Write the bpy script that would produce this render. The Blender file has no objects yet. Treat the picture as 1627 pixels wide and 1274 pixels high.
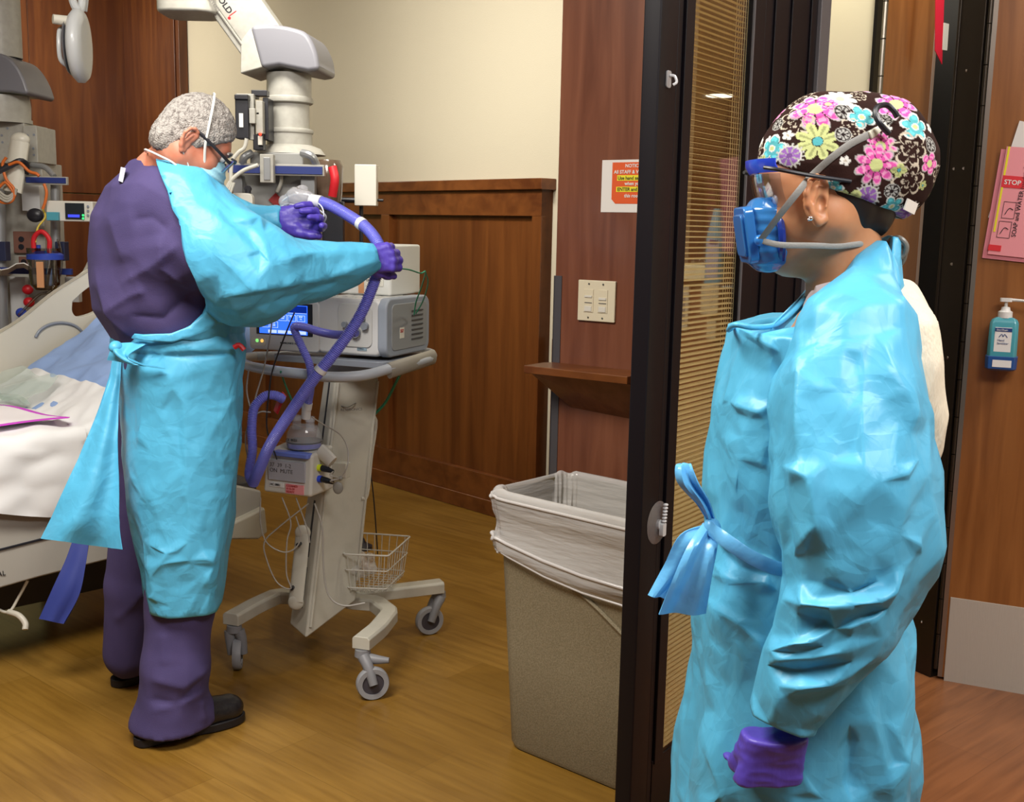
import bpy, math, random
import numpy as np
from mathutils import Matrix, Vector
S = bpy.context.scene
# ---------------------------------------------------------------- camera
W_, H_ = 1627.0, 1274.0
FPX = 1760.0
CAMZ = 1.466
PITCH, ROLL = math.radians(8.88), math.radians(1.19)
cam_d = bpy.data.cameras.new('camera'); cam = bpy.data.objects.new('camera', cam_d)
S.collection.objects.link(cam); S.camera = cam
cam_d.sensor_width = 36.0; cam_d.lens = 36.0 * FPX / W_; cam_d.clip_start = 0.05; cam_d.clip_end = 100
CM = Matrix.Translation((0, 0, CAMZ)) @ Matrix.Rotation(math.pi/2 - PITCH, 4, 'X') @ Matrix.Rotation(ROLL, 4, 'Z')
cam.matrix_world = CM
CR = np.array(CM.to_3x3())
# ---------------------------------------------------------------- world and lights
S.view_settings.view_transform = 'Standard'; S.view_settings.look = 'None'
S.view_settings.gamma = 1.0; S.view_settings.use_curve_mapping = False
S.view_settings.exposure = 0.0
w = bpy.data.worlds.new('world'); S.world = w; w.use_nodes = True
w.node_tree.nodes['Background'].inputs[0].default_value = (0.95, 0.97, 1.0, 1)
w.node_tree.nodes['Background'].inputs[1].default_value = 0.10
def area(name, loc, target, sx, sy, power, col=(1, 1, 1), spread=math.pi):
    d = bpy.data.lights.new(name, 'AREA'); d.shape = 'RECTANGLE'; d.size = sx; d.size_y = sy
    d.energy = power; d.color = col; d.spread = spread
    o = bpy.data.objects.new(name, d); S.collection.objects.link(o); o.location = loc
    o.rotation_euler = (Vector(target) - Vector(loc)).to_track_quat('-Z', 'Y').to_euler()
    return o
area('ceiling_lamp_room', (-1.2, 1.65, 2.96), (-1.25, 1.95, 0), 1.3, 0.9, 122, (1.0, 0.95, 0.87))
area('fill_light_far', (-3.3, 6.9, 2.96), (-3.0, 8.2, 1.5), 1.2, 0.7, 52, (1.0, 0.93, 0.82))  # unseen fill, added to brighten the head wall wood
area('ceiling_lamp_corridor', (1.0, 0.35, 2.96), (0.75, 1.3, 0), 1.3, 0.6, 72, (1.0, 0.96, 0.94))
area('ceiling_lamp_entry', (2.3, 2.3, 2.96), (2.1, 2.4, 0), 0.6, 0.6, 34, (1.0, 0.95, 0.9))
area('fill_light_wall', (-1.0, 4.0, 2.96), (-.35, 5.7, 1.9), 0.9, 0.4, 34, (1.0, 0.95, 0.86), math.radians(120))  # added fill aimed at the far wall to lift its beige
area('fill_light_passage', (1.25, 3.75, 2.96), (1.15, 4.1, 1.6), 0.3, 0.2, 22, (1.0, 0.93, 0.75))  # extra light put in out of view to brighten the cream wall
# ---------------------------------------------------------------- picture point -> place
def P(px, py, Y):
    """the point at depth Y (metres in front of the camera) seen at pixel px, py"""
    r = CR @ np.array([(px - W_/2)/FPX, -(py - H_/2)/FPX, -1.0])
    t = Y / r[1]
    return np.array([r[0]*t, Y, CAMZ + r[2]*t])
def PF(px, py, z=0.0):
    r = CR @ np.array([(px - W_/2)/FPX, -(py - H_/2)/FPX, -1.0])
    t = (z - CAMZ)/r[2]
    return np.array([r[0]*t, r[1]*t, z])
def PX(p):
    c = CR.T @ (np.asarray(p, float) - np.array([0, 0, CAMZ]))
    return (W_/2 + FPX*c[0]/-c[2], H_/2 - FPX*c[1]/-c[2])
def PP(px, py, o, d):
    """the point seen at px, py on the upright plane through o (x,y) along direction d (x,y)"""
    r = CR @ np.array([(px - W_/2)/FPX, -(py - H_/2)/FPX, -1.0])
    n = np.array([-d[1], d[0]])
    t = (n[0]*o[0] + n[1]*o[1])/(n[0]*r[0] + n[1]*r[1])
    return np.array([r[0]*t, r[1]*t, CAMZ + r[2]*t])
# ---------------------------------------------------------------- materials
MATS = {}
def mat(name, col, rough=0.5, metal=0.0, spec=0.5, coat=0.0, trans=0.0, alpha=1.0, ior=1.45, emit=None, es=0.0,
        noise=None, bump=None, sss=0.0, transl=0.0):
    """noise=(colour2, scale, lo, hi, stretch)   bump=(scale, strength, stretch)"""
    if name in MATS: return MATS[name]
    m = bpy.data.materials.new(name); m.use_nodes = True; MATS[name] = m
    nt = m.node_tree; N = nt.nodes; L = nt.links; b = N['Principled BSDF']
    b.inputs['Base Color'].default_value = (*col, 1); b.inputs['Roughness'].default_value = rough
    b.inputs['Metallic'].default_value = metal; b.inputs['Specular IOR Level'].default_value = spec
    b.inputs['Coat Weight'].default_value = coat; b.inputs['Coat Roughness'].default_value = 0.1
    b.inputs['Transmission Weight'].default_value = trans; b.inputs['Alpha'].default_value = alpha
    b.inputs['IOR'].default_value = ior
    if sss: b.inputs['Subsurface Weight'].default_value = sss; b.inputs['Subsurface Scale'].default_value = 0.02
    if emit: b.inputs['Emission Color'].default_value = (*emit, 1); b.inputs['Emission Strength'].default_value = es
    tc = N.new('ShaderNodeTexCoord')
    def tex(scale, stretch, detail=4):
        mp = N.new('ShaderNodeMapping'); L.new(tc.outputs['Object'], mp.inputs[0]); mp.inputs['Scale'].default_value = stretch
        t = N.new('ShaderNodeTexNoise'); t.inputs['Scale'].default_value = scale; t.inputs['Detail'].default_value = detail
        L.new(mp.outputs[0], t.inputs['Vector']); return t
    if noise:
        t = tex(noise[1], noise[4] if len(noise) > 4 else (1, 1, 1))
        r = N.new('ShaderNodeMapRange'); r.inputs['From Min'].default_value = noise[2]; r.inputs['From Max'].default_value = noise[3]
        L.new(t.outputs['Fac'], r.inputs['Value'])
        mx = N.new('ShaderNodeMix'); mx.data_type = 'RGBA'; mx.inputs['A'].default_value = (*col, 1); mx.inputs['B'].default_value = (*noise[0], 1)
        L.new(r.outputs[0], mx.inputs['Factor']); L.new(mx.outputs['Result'], b.inputs['Base Color'])
    if bump:
        t = tex(bump[0], bump[2] if len(bump) > 2 else (1, 1, 1), 3)
        bp = N.new('ShaderNodeBump'); bp.inputs['Strength'].default_value = bump[1]; bp.inputs['Distance'].default_value = 0.01
        L.new(t.outputs['Fac'], bp.inputs['Height']); L.new(bp.outputs[0], b.inputs['Normal'])
    if transl:
        tb = N.new('ShaderNodeBsdfTranslucent'); tb.inputs[0].default_value = (*col, 1)
        ms = N.new('ShaderNodeMixShader'); ms.inputs[0].default_value = transl
        L.new(b.outputs[0], ms.inputs[1]); L.new(tb.outputs[0], ms.inputs[2]); L.new(ms.outputs[0], N['Material Output'].inputs[0])
    return m
def wood(name, c1, c2, axis='Z', scale=1.0, rough=0.35, rot=0.0):
    """long grain along the given axis"""
    m = mat(name, c1, rough, coat=0.15); nt = m.node_tree; N = nt.nodes; L = nt.links; b = N['Principled BSDF']
    tc = N.new('ShaderNodeTexCoord'); mp = N.new('ShaderNodeMapping'); L.new(tc.outputs['Object'], mp.inputs[0])
    mp.inputs['Rotation'].default_value = (0, 0, rot)
    st = {'Z': (9, 9, .7), 'X': (.7, 9, 9), 'Y': (9, .7, 9)}[axis]
    mp.inputs['Scale'].default_value = tuple(s*scale for s in st)
    t = N.new('ShaderNodeTexNoise'); t.inputs['Scale'].default_value = 2.0; t.inputs['Detail'].default_value = 7; t.inputs['Distortion'].default_value = .6
    t2 = N.new('ShaderNodeTexNoise'); t2.inputs['Scale'].default_value = .25; t2.inputs['Detail'].default_value = 3
    L.new(mp.outputs[0], t.inputs['Vector']); L.new(mp.outputs[0], t2.inputs['Vector'])
    a = N.new('ShaderNodeMath'); a.operation = 'ADD'; L.new(t.outputs['Fac'], a.inputs[0]); L.new(t2.outputs['Fac'], a.inputs[1])
    r = N.new('ShaderNodeMapRange'); r.inputs['From Min'].default_value = .75; r.inputs['From Max'].default_value = 1.25
    L.new(a.outputs[0], r.inputs['Value'])
    mx = N.new('ShaderNodeMix'); mx.data_type = 'RGBA'; mx.inputs['A'].default_value = (*c1, 1); mx.inputs['B'].default_value = (*c2, 1)
    L.new(r.outputs[0], mx.inputs['Factor']); L.new(mx.outputs['Result'], b.inputs['Base Color'])
    return m
def planks(name, c1, c2, c3, rot, rough=0.3):
    """vinyl plank floor: rows of boards, each its own tone, with fine grain"""
    m = mat(name, c1, rough); nt = m.node_tree; N = nt.nodes; L = nt.links; b = N['Principled BSDF']
    tc = N.new('ShaderNodeTexCoord'); mp = N.new('ShaderNodeMapping'); L.new(tc.outputs['Object'], mp.inputs[0])
    mp.inputs['Rotation'].default_value = (0, 0, rot)
    br = N.new('ShaderNodeTexBrick'); L.new(mp.outputs[0], br.inputs['Vector']); br.offset = .37
    br.inputs['Scale'].default_value = 1.0; br.inputs['Brick Width'].default_value = 1.0; br.inputs['Row Height'].default_value = .18
    br.inputs['Mortar Size'].default_value = .0008; br.inputs['Bias'].default_value = 0
    br.inputs['Color1'].default_value = (*c1, 1); br.inputs['Color2'].default_value = (*c2, 1); br.inputs['Mortar'].default_value = (*[c*.75 for c in c1], 1)
    mp2 = N.new('ShaderNodeMapping'); L.new(mp.outputs[0], mp2.inputs[0]); mp2.inputs['Scale'].default_value = (1.2, 16, 1)
    t = N.new('ShaderNodeTexNoise'); t.inputs['Scale'].default_value = 2.5; t.inputs['Detail'].default_value = 8; L.new(mp2.outputs[0], t.inputs['Vector'])
    t3 = N.new('ShaderNodeTexNoise'); t3.inputs['Scale'].default_value = 1.6; L.new(mp.outputs[0], t3.inputs['Vector'])
    a = N.new('ShaderNodeMath'); a.operation = 'ADD'; L.new(t.outputs['Fac'], a.inputs[0]); L.new(t3.outputs['Fac'], a.inputs[1])
    r = N.new('ShaderNodeMapRange'); r.inputs['From Min'].default_value = .8; r.inputs['From Max'].default_value = 1.35; L.new(a.outputs[0], r.inputs['Value'])
    mx = N.new('ShaderNodeMix'); mx.data_type = 'RGBA'; mx.inputs['B'].default_value = (*c3, 1)
    L.new(br.outputs['Color'], mx.inputs['A']); ml = N.new('ShaderNodeMath'); ml.operation = 'MULTIPLY'; ml.inputs[1].default_value = .75
    L.new(r.outputs[0], ml.inputs[0]); L.new(ml.outputs[0], mx.inputs['Factor']); L.new(mx.outputs['Result'], b.inputs['Base Color'])
    bp = N.new('ShaderNodeBump'); bp.inputs['Strength'].default_value = .12; bp.inputs['Distance'].default_value = .004
    L.new(t.outputs['Fac'], bp.inputs['Height']); L.new(bp.outputs[0], b.inputs['Normal'])
    return m
# ---------------------------------------------------------------- mesh building
WM = {}                                                   # world matrices of roots
def setprops(o, label=None, cat=None, group=None, kind=None):
    if label: o['label'] = label
    if cat: o['category'] = cat
    if group: o['group'] = group
    if kind: o['kind'] = kind
    return o
def thing(name, label, cat, loc=(0, 0, 0), rz=0.0, group=None):
    o = bpy.data.objects.new(name, None); S.collection.objects.link(o); o.empty_display_size = .05
    o.location = tuple(float(v) for v in loc); o.rotation_euler = (0, 0, rz)
    WM[o.name] = Matrix.Translation(Vector(tuple(float(v) for v in loc))) @ Matrix.Rotation(rz, 4, 'Z')
    return setprops(o, label, cat, group)
def link_mesh(name, me, m, parent=None, smooth=True):
    o = bpy.data.objects.new(name, me); S.collection.objects.link(o)
    if m is not None and not me.materials: me.materials.append(m)
    if parent is not None:
        Wm = WM.get(parent.name, Matrix.Identity(4))
        me.transform(Wm.inverted()); o.parent = parent; WM[o.name] = Wm
    if smooth and len(me.polygons): me.polygons.foreach_set('use_smooth', [True]*len(me.polygons))
    me.update(); return o
class MB:
    """collects shapes in world space, links them as ONE mesh object"""
    def __init__(self, T=None): self.v = []; self.f = []; self.n = 0; self.T = T or Matrix.Identity(4)
    def add(self, vs, fs, T=None):
        A = np.array(self.T @ (T or Matrix.Identity(4)))
        vs = np.asarray(vs, float); vs = vs @ A[:3, :3].T + A[:3, 3]
        self.v.append(vs); self.f += [tuple(i + self.n for i in f) for f in fs]; self.n += len(vs); return self
    def box(self, lo, hi, T=None):
        (a, b, c), (d, e, f) = lo, hi
        return self.add([(a,b,c),(d,b,c),(d,e,c),(a,e,c),(a,b,f),(d,b,f),(d,e,f),(a,e,f)],
                        [(0,3,2,1),(4,5,6,7),(0,1,5,4),(1,2,6,5),(2,3,7,6),(3,0,4,7)], T)
    def rbox(self, lo, hi, r=.01, T=None, n=4, axis='z'):
        """box with rounded corners about an axis"""
        lo, hi = list(lo), list(hi); k = 'xyz'.index(axis); i, j = [q for q in range(3) if q != k]
        if k == 1: i, j = 2, 0
        pts = []
        for cx, cy, a0 in ((hi[i]-r, hi[j]-r, 0), (lo[i]+r, hi[j]-r, 90), (lo[i]+r, lo[j]+r, 180), (hi[i]-r, lo[j]+r, 270)):
            for q in range(n+1):
                a = math.radians(a0 + 90*q/n); pts.append((cx + r*math.cos(a), cy + r*math.sin(a)))
        m = len(pts); vs = []
        for h in (lo[k], hi[k]):
            for x, y in pts:
                p = [0, 0, 0]; p[i] = x; p[j] = y; p[k] = h; vs.append(p)
        fs = [tuple(reversed(range(m))), tuple(range(m, 2*m))] + [(q, (q+1) % m, m+(q+1) % m, m+q) for q in range(m)]
        return self.add(vs, fs, T)
    def prism(self, poly, z0, z1, T=None):
        m = len(poly); vs = [(x, y, z0) for x, y in poly] + [(x, y, z1) for x, y in poly]
        ar = sum(poly[i][0]*poly[(i+1) % m][1] - poly[(i+1) % m][0]*poly[i][1] for i in range(m))
        fs = [tuple(reversed(range(m))), tuple(range(m, 2*m))] + [(q, (q+1) % m, m+(q+1) % m, m+q) for q in range(m)]
        if ar < 0: fs = [tuple(reversed(f)) for f in fs]
        return self.add(vs, fs, T)
    def lathe(self, prof, T=None, n=28, caps=True):
        vs = []; fs = []
        for r, z in prof:
            for k in range(n): a = 2*math.pi*k/n; vs.append((r*math.cos(a), r*math.sin(a), z))
        m = len(prof)
        for i in range(m-1):
            for k in range(n): fs.append((i*n+k, i*n+(k+1) % n, (i+1)*n+(k+1) % n, (i+1)*n+k))
        if caps and prof[0][0] > 1e-6: fs.append(tuple(reversed(range(n))))
        if caps and prof[-1][0] > 1e-6: fs.append(tuple(range((m-1)*n, m*n)))
        return self.add(vs, fs, T)
    def cyl(self, a, b, r, r2=None, n=24):
        a, b = Vector(a), Vector(b); L = (b-a).length
        q = (b-a).to_track_quat('Z', 'Y').to_matrix().to_4x4()
        return self.lathe([(r, 0), (r2 if r2 is not None else r, L)], Matrix.Translation(a) @ q, n)
    def tube(self, pts, r, n=10, smooth=0, caps=True, flat=None):
        """round tube along points; flat=(w,h,up) makes a strap of elliptical section"""
        pts = np.asarray(pts, float)
        rr = np.asarray(r, float) if np.ndim(r) else np.full(len(pts), float(r))
        if smooth: pts, rr = catmull(pts, smooth, rr)
        m = len(pts); tg = np.gradient(pts, axis=0); tg /= np.linalg.norm(tg, axis=1)[:, None] + 1e-12
        up = np.array(flat[2], float) if flat else np.array([0, 0, 1.]) if abs(tg[0][2]) < .9 else np.array([1., 0, 0])
        u = up - tg[0]*up.dot(tg[0]); u /= np.linalg.norm(u); vs = []
        for i in range(m):
            if flat: u = up - tg[i]*up.dot(tg[i])
            else: u = u - tg[i]*u.dot(tg[i])
            u = u/(np.linalg.norm(u)+1e-12); v = np.cross(tg[i], u)
            for k in range(n):
                a = 2*math.pi*k/n
                if flat: vs.append(pts[i] + u*math.cos(a)*flat[1] + v*math.sin(a)*flat[0])
                else: vs.append(pts[i] + (u*math.cos(a) + v*math.sin(a))*rr[i])
        fs = [(i*n+k, i*n+(k+1) % n, (i+1)*n+(k+1) % n, (i+1)*n+k) for i in range(m-1) for k in range(n)]
        if caps: fs += [tuple(reversed(range(n))), tuple(range((m-1)*n, m*n))]
        return self.add(vs, fs)
    def loft(self, rings, cap=True):
        n = len(rings[0]); vs = [p for r in rings for p in r]
        fs = [(i*n+k, i*n+(k+1) % n, (i+1)*n+(k+1) % n, (i+1)*n+k) for i in range(len(rings)-1) for k in range(n)]
        if cap: fs += [tuple(reversed(range(n))), tuple(range((len(rings)-1)*n, len(rings)*n))]
        return self.add(vs, fs)
    def grid(self, G, thick=0.0):
        """a sheet from an (n,m,3) array, given real thickness"""
        G = np.asarray(G, float); n, m = G.shape[:2]
        if thick:
            du = np.gradient(G, axis=0); dv = np.gradient(G, axis=1); nn = np.cross(du, dv); nn /= np.linalg.norm(nn, axis=2)[..., None]+1e-12
            A = (G + nn*thick/2).reshape(-1, 3); B = (G - nn*thick/2).reshape(-1, 3); k = n*m
            q = [(i*m+j, i*m+j+1, (i+1)*m+j+1, (i+1)*m+j) for i in range(n-1) for j in range(m-1)]
            fs = [tuple(reversed(f)) for f in q] + [tuple(x+k for x in f) for f in q]
            fs = [tuple(reversed(f)) for f in fs]
            bd = [(0, j) for j in range(m)] + [(i, m-1) for i in range(1, n)] + [(n-1, j) for j in range(m-2, -1, -1)] + [(i, 0) for i in range(n-2, 0, -1)]
            ids = [i*m+j for i, j in bd]
            fs += [(ids[q2], ids[(q2+1) % len(ids)], ids[(q2+1) % len(ids)]+k, ids[q2]+k) for q2 in range(len(ids))]
            return self.add(np.vstack([A, B]), fs)
        return self.add(G.reshape(-1, 3), [(i*m+j, i*m+j+1, (i+1)*m+j+1, (i+1)*m+j) for i in range(n-1) for j in range(m-1)])
    def ball(self, c, r, T=None, n=16):
        r = (r, r, r) if np.ndim(r) == 0 else r
        pr = [(max(math.sin(math.pi*i/n), 1e-4), -math.cos(math.pi*i/n)) for i in range(n+1)]
        return self.lathe(pr, Matrix.Translation(Vector([float(x) for x in c])) @ (T or Matrix.Identity(4)) @ Matrix.Diagonal((*r, 1)), 2*n)
    def build(self, name, m, parent=None, smooth=False, bevel=0.0, seg=2, angle=35, **kw):
        me = bpy.data.meshes.new(name); me.from_pydata(np.vstack(self.v).tolist(), [], self.f)
        o = link_mesh(name, me, m, parent, False)
        if smooth or bevel:
            me.polygons.foreach_set('use_smooth', [True]*len(me.polygons))
            me.set_sharp_from_angle(angle=math.radians(angle))
        if bevel:
            b = o.modifiers.new('bevel', 'BEVEL'); b.width = bevel; b.segments = seg; b.limit_method = 'ANGLE'; b.angle_limit = math.radians(40)
            b.harden_normals = True
        if kw: setprops(o, **kw)
        return o
def catmull(p, k, r=None):
    p = np.asarray(p, float); q = np.vstack([2*p[0]-p[1], p, 2*p[-1]-p[-2]]); out = []; ro = []
    for i in range(len(p)-1):
        for s in range(k):
            t = s/k; a, b, c, d = q[i], q[i+1], q[i+2], q[i+3]
            out.append(.5*((2*b) + (-a+c)*t + (2*a-5*b+4*c-d)*t*t + (-a+3*b-3*c+d)*t**3))
            if r is not None: ro.append(r[i]*(1-t) + r[i+1]*t)
    out.append(p[-1]); ro.append(r[-1] if r is not None else 0)
    return (np.array(out), np.array(ro)) if r is not None else np.array(out)
def frame(o, d, z=0.0):
    """local frame: x along the floor direction d, z up, y into the wall (left of d)"""
    d = np.array(d, float); d /= np.linalg.norm(d)
    return Matrix(((d[0], -d[1], 0, float(o[0])), (d[1], d[0], 0, float(o[1])), (0, 0, 1, float(z)), (0, 0, 0, 1)))
def text(name, s, T, size, m, parent, align='LEFT', depth=0.0006, bold=0.0, **kw):
    """lettering lying in the local x-z plane of T, facing local -y"""
    c = bpy.data.curves.new(name, 'FONT'); c.body = s; c.size = size; c.align_x = align; c.extrude = depth; c.offset = bold
    c.resolution_u = 3
    o = bpy.data.objects.new('tmp', c); S.collection.objects.link(o)
    me = bpy.data.meshes.new_from_object(o.evaluated_get(bpy.context.evaluated_depsgraph_get()))
    bpy.data.objects.remove(o); me.transform(T @ Matrix.Rotation(math.pi/2, 4, 'X'))
    me.materials.clear(); o = link_mesh(name, me, m, parent, False)
    if kw: setprops(o, **kw)
    return o
# ================================================================ THE SETTING
def struct(o, **k): o['kind'] = 'structure'; return o
WALLP = mat('beige_wallcovering', (.52, .47, .355), .75, bump=(220, .12))
GREENP = mat('green_wallcovering', (.30, .29, .12), .8, noise=((.42, .38, .18), 60, .35, .65), bump=(200, .15))
CREAM = mat('cream_paint', (.86, .80, .58), .6)
WOODF = wood('cherry_panel', (.070, .017, .0030), (.15, .047, .009), 'Z', 1.0, .38)
WOODH = wood('cherry_rail', (.080, .020, .0036), (.16, .050, .010), 'X', 1.0, .38)
WOODC = wood('mahogany_column', (.120, .038, .019), (.215, .080, .042), 'Z', 1.3, .34)
WOODD = wood('walnut_door', (.165, .056, .013), (.30, .118, .032), 'Z', 1.4, .3)
BLK = mat('dark_anodised_frame', (.0050, .0038, .0056), .42, spec=.28)
BLK2 = mat('gap_shade_and_temple_black', (.008, .007, .007), .6)  # black painted in place of shade in the gap; also the far goggles temple
STEELD = mat('dark_brushed_steel', (.055, .045, .035), .32, .8)
STEEL = mat('brushed_steel', (.33, .30, .25), .3, .9)
CEIL = mat('ceiling_white', (.8, .78, .74), .9)
FLOOR1 = planks('room_floor', (.215, .110, .015), (.285, .155, .030), (.11, .048, .005), math.radians(40))
FLOOR2 = planks('corridor_floor', (.20, .075, .028), (.30, .120, .046), (.085, .028, .010), math.radians(-42), .28)
# floor : the doorway line runs from the steel post towards the camera
tA = np.array([1.27, 3.68]); tD = np.array([.572, .82])
tB = tA - tD*6.4; tC = tA + tD*6
m = MB(); m.box((-7, -1.7, -.1), (3.5, 9.8, 0)); struct(m.build('floor_room', FLOOR1))
m = MB(); m.prism([tuple(tB), (3.5, tB[1]), (3.5, 6.88), tuple(tA+tD*3.9)], -.02, .0015); struct(m.build('floor_corridor', FLOOR2))
m = MB(); m.box((-7, -1.7, 3.35), (3.6, 9.9, 3.1)); struct(m.build('ceiling', CEIL))
m = MB(); m.box((-7, -1.8, 0), (3.6, -1.7, 3.35)); struct(m.build('wall_back', WOODC))
m = MB(); m.box((3.5, -1.7, 0), (3.6, 9.8, 3.35)); struct(m.build('wall_right', CREAM))
m = MB(); m.box((-7.1, -1.7, 0), (-7, 9.8, 3.35)); struct(m.build('wall_left', WALLP))
m = MB(); m.box((-7, 9.8, 0), (3.6, 9.9, 3.35)); struct(m.build('wall_north', WOODC))
# far wall with wainscot ------------------------------------------------------
FO = PF(788, 821)[:2]; FD = np.array([.6924, -.7215]); FW = frame(FO, FD)
def fx(px, py, off=0.0):
    """local x and height on the wainscot plane"""
    p = PP(px, py, FO, FD); q = FW.inverted() @ Vector(p); return q.x, q.z
XL = fx(205, 300)[0]; XR = fx(862, 281)[0]; CAP = fx(700, 287)[1]
m = MB(FW); m.box((XL-.1, .075, 0), (1.0, .2, 3.35)); struct(m.build('wall_far', WALLP))
PT = fx(730, 342)[1]; RT = fx(769.6, 753)[1]; RB = fx(781, 795)[1]; CB = fx(730, 303)[1]
st = [(XL, XL+.1), (fx(418, 345)[0]-.11, fx(418, 345)[0]), (fx(605, 400)[0], fx(617.5, 400)[0]), (fx(845, 345)[0], XR)]
m = MB(FW); m.box((XL, .03, 0), (XR, .075, CAP-.01)); struct(m.build('trim_1', WOODF))                    # recessed panels
m = MB(FW)
for a, b in st: m.box((a, 0, RT), (b, .032, PT))
struct(m.build('trim_2', WOODF, bevel=.002))
m = MB(FW); m.box((XL, -.001, PT), (XR, .032, CAP-.02)); m.box((XL, -.001, RB), (XR, .032, RT)); m.box((XR-.002, -.001, 0), (XR, .075, CAP-.02))
struct(m.build('trim_3', WOODH, bevel=.002))
m = MB(FW); m.box((XL, -.025, CB), (XR+.02, .075, CAP)); struct(m.build('trim_4', WOODH, bevel=.004))
m = MB(FW); m.box((XL, -.014, 0), (XR+.004, .06, RB)); struct(m.build('baseboard_far', WOODH, bevel=.004))
m = MB(FW); m.box((XR+.03, .062, 0), (1.0, .075, fx(866, 540)[1])); struct(m.build('baseboard_right', WOODF))
# tall wood panel beside the inside corner, and the head wall
x283 = fx(283, 80)[0]
m = MB(FW); m.box((XL-.02, -.004, 0), (x283-.05, .07, 3.35)); m.box((x283-.048, .006, 0), (x283, .07, 3.35)); struct(m.build('trim_5', WOODF, bevel=.003))
HO = PP(205, 300, FO, FD)[:2]; HD = np.array([.7215, .6924]); HWL = frame(HO, HD)      # x runs right towards the corner
def hx(px, py):
    q = HWL.inverted() @ Vector(PP(px, py, HO, HD)); return q.x, q.z
xg = hx(33, 60)[0]
m = MB(HWL); m.box((-6, .03, 0), (0.0, .15, 3.35)); struct(m.build('wall_head', GREENP))
sp = hx(120, 307)[1]
m = MB(HWL); m.box((xg+.05, 0, sp+.004), (0, .03, 3.35)); m.box((xg+.05, 0, 0), (0, .03, sp-.004)); m.box((xg, -.01, 0), (xg+.045, .03, 3.35))
struct(m.build('trim_6', WOODF, bevel=.002))
# column with switches, low wall behind the glass -----------------------------
CO = P(886, 300, 3.45)[:2]; CD = np.array([.813, -.582]); CW = frame(CO, CD)
def cx(px, py):
    q = CW.inverted() @ Vector(PP(px, py, CO, CD)); return q.x, q.z
m = MB(CW); m.box((0, 0, 0), (.36, .14, 3.35)); struct(m.build('wall_column', WOODC, bevel=.003))
m = MB(CW); m.box((-.003, -.003, cx(885, 700)[1]-.6), (.026, .02, cx(885, 438)[1])); m.box((-.003, -.003, 0), (.001, .06, cx(885, 438)[1]))
struct(m.build('trim_7', mat('corner_guard', (.13, .12, .13), .35, .6)))
m = MB(CW); m.box((.36, .02, 0), (.66, .14, 1.33)); struct(m.build('wall_low', WOODC, bevel=.003))
m = MB(CW); m.box((.362, -.02, 1.33), (.66, .2, 1.372)); struct(m.build('trim_8', CREAM, bevel=.004))
m = MB(); m.box((1.0, 6.4, 2.3), (3.4, 7.6, 3.35)); struct(m.build('trim_9', mat('soffit_olive', (.16, .13, .03), .8)))
# dark door with blinds between its panes ------------------------------------
DD = np.array([.572, .82]); DO = P(1040, 300, 2.40)[:2]; DW = frame(DO, DD)          # x along the leaf, -y = the side we see
# left of DD is (-.82,.572): +y away from us
def dx(px, py):
    q = DW.inverted() @ Vector(PP(px, py, DO, DD)); return q.x, q.z
xg0, xg1 = dx(1092, 300)[0], dx(1182, 300)[0]
root = thing('glass_door', 'dark framed glass door with thin blinds sealed between the panes', 'door', (DO[0], DO[1], 0))
DT = 2.45
m = MB(DW); m.rbox((0, 0, .012), (dx(1068, 300)[0], .042, DT), .004); m.build('stile', BLK, root, smooth=True)
m = MB(DW); m.box((dx(1070, 300)[0], .004, .012), (dx(1077, 300)[0], .038, DT)); m.box((dx(1078.5, 300)[0], -.002, .2), (xg0, .042, DT-.1)); m.build('glazing_bead', BLK, root, bevel=.002)
m = MB(DW); m.box((dx(1077, 300)[0], .002, .012), (xg1, .04, .21)); m.build('bottom_rail', BLK, root, bevel=.002)
m = MB(DW); m.box((dx(1077, 300)[0], .002, DT-.1), (xg1, .04, DT)); m.build('top_rail', BLK, root, bevel=.002)
m = MB(DW); m.box((xg1, -.002, .012), (xg1+.075, .042, DT)); m.build('stile', BLK, root, bevel=.003)
m = MB(DW); m.box((xg1, -.0045, .2), (xg1+.006, 0, DT-.1)); m.build('gasket', mat('grey_gasket', (.10, .10, .11), .5), root)
GL = mat('clear_glass', (.9, .92, .88), .0, trans=1.0, ior=1.45)
def thin_glass(name, tint, gl=.1):
    if name in MATS: return MATS[name]
    g = bpy.data.materials.new(name); g.use_nodes = True; MATS[name] = g; nt = g.node_tree; nt.nodes.clear()
    o = nt.nodes.new('ShaderNodeOutputMaterial'); t = nt.nodes.new('ShaderNodeBsdfTransparent'); t.inputs[0].default_value = (*tint, 1)
    s = nt.nodes.new('ShaderNodeBsdfGlossy'); s.inputs['Roughness'].default_value = .03; mx = nt.nodes.new('ShaderNodeMixShader')
    lw = nt.nodes.new('ShaderNodeLayerWeight'); lw.inputs[0].default_value = .25; mm = nt.nodes.new('ShaderNodeMath'); mm.operation = 'MULTIPLY_ADD'
    mm.inputs[1].default_value = gl*2; mm.inputs[2].default_value = gl*.3
    nt.links.new(lw.outputs['Fresnel'], mm.inputs[0]); nt.links.new(mm.outputs[0], mx.inputs[0])
    nt.links.new(t.outputs[0], mx.inputs[1]); nt.links.new(s.outputs[0], mx.inputs[2]); nt.links.new(mx.outputs[0], o.inputs[0]); return g
TG = thin_glass('door_glass', (.94, .93, .88), .16)
m = MB(DW); m.box((xg0, .005, .2), (xg1, .008, DT-.1)); m.build('pane', TG, root)
m = MB(DW); m.box((xg0, .032, .2), (xg1, .035, DT-.1)); m.build('pane', TG, root)
SL = mat('blind_slat', (.86, .74, .44), .4)
m = MB(DW); z = .215
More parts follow.
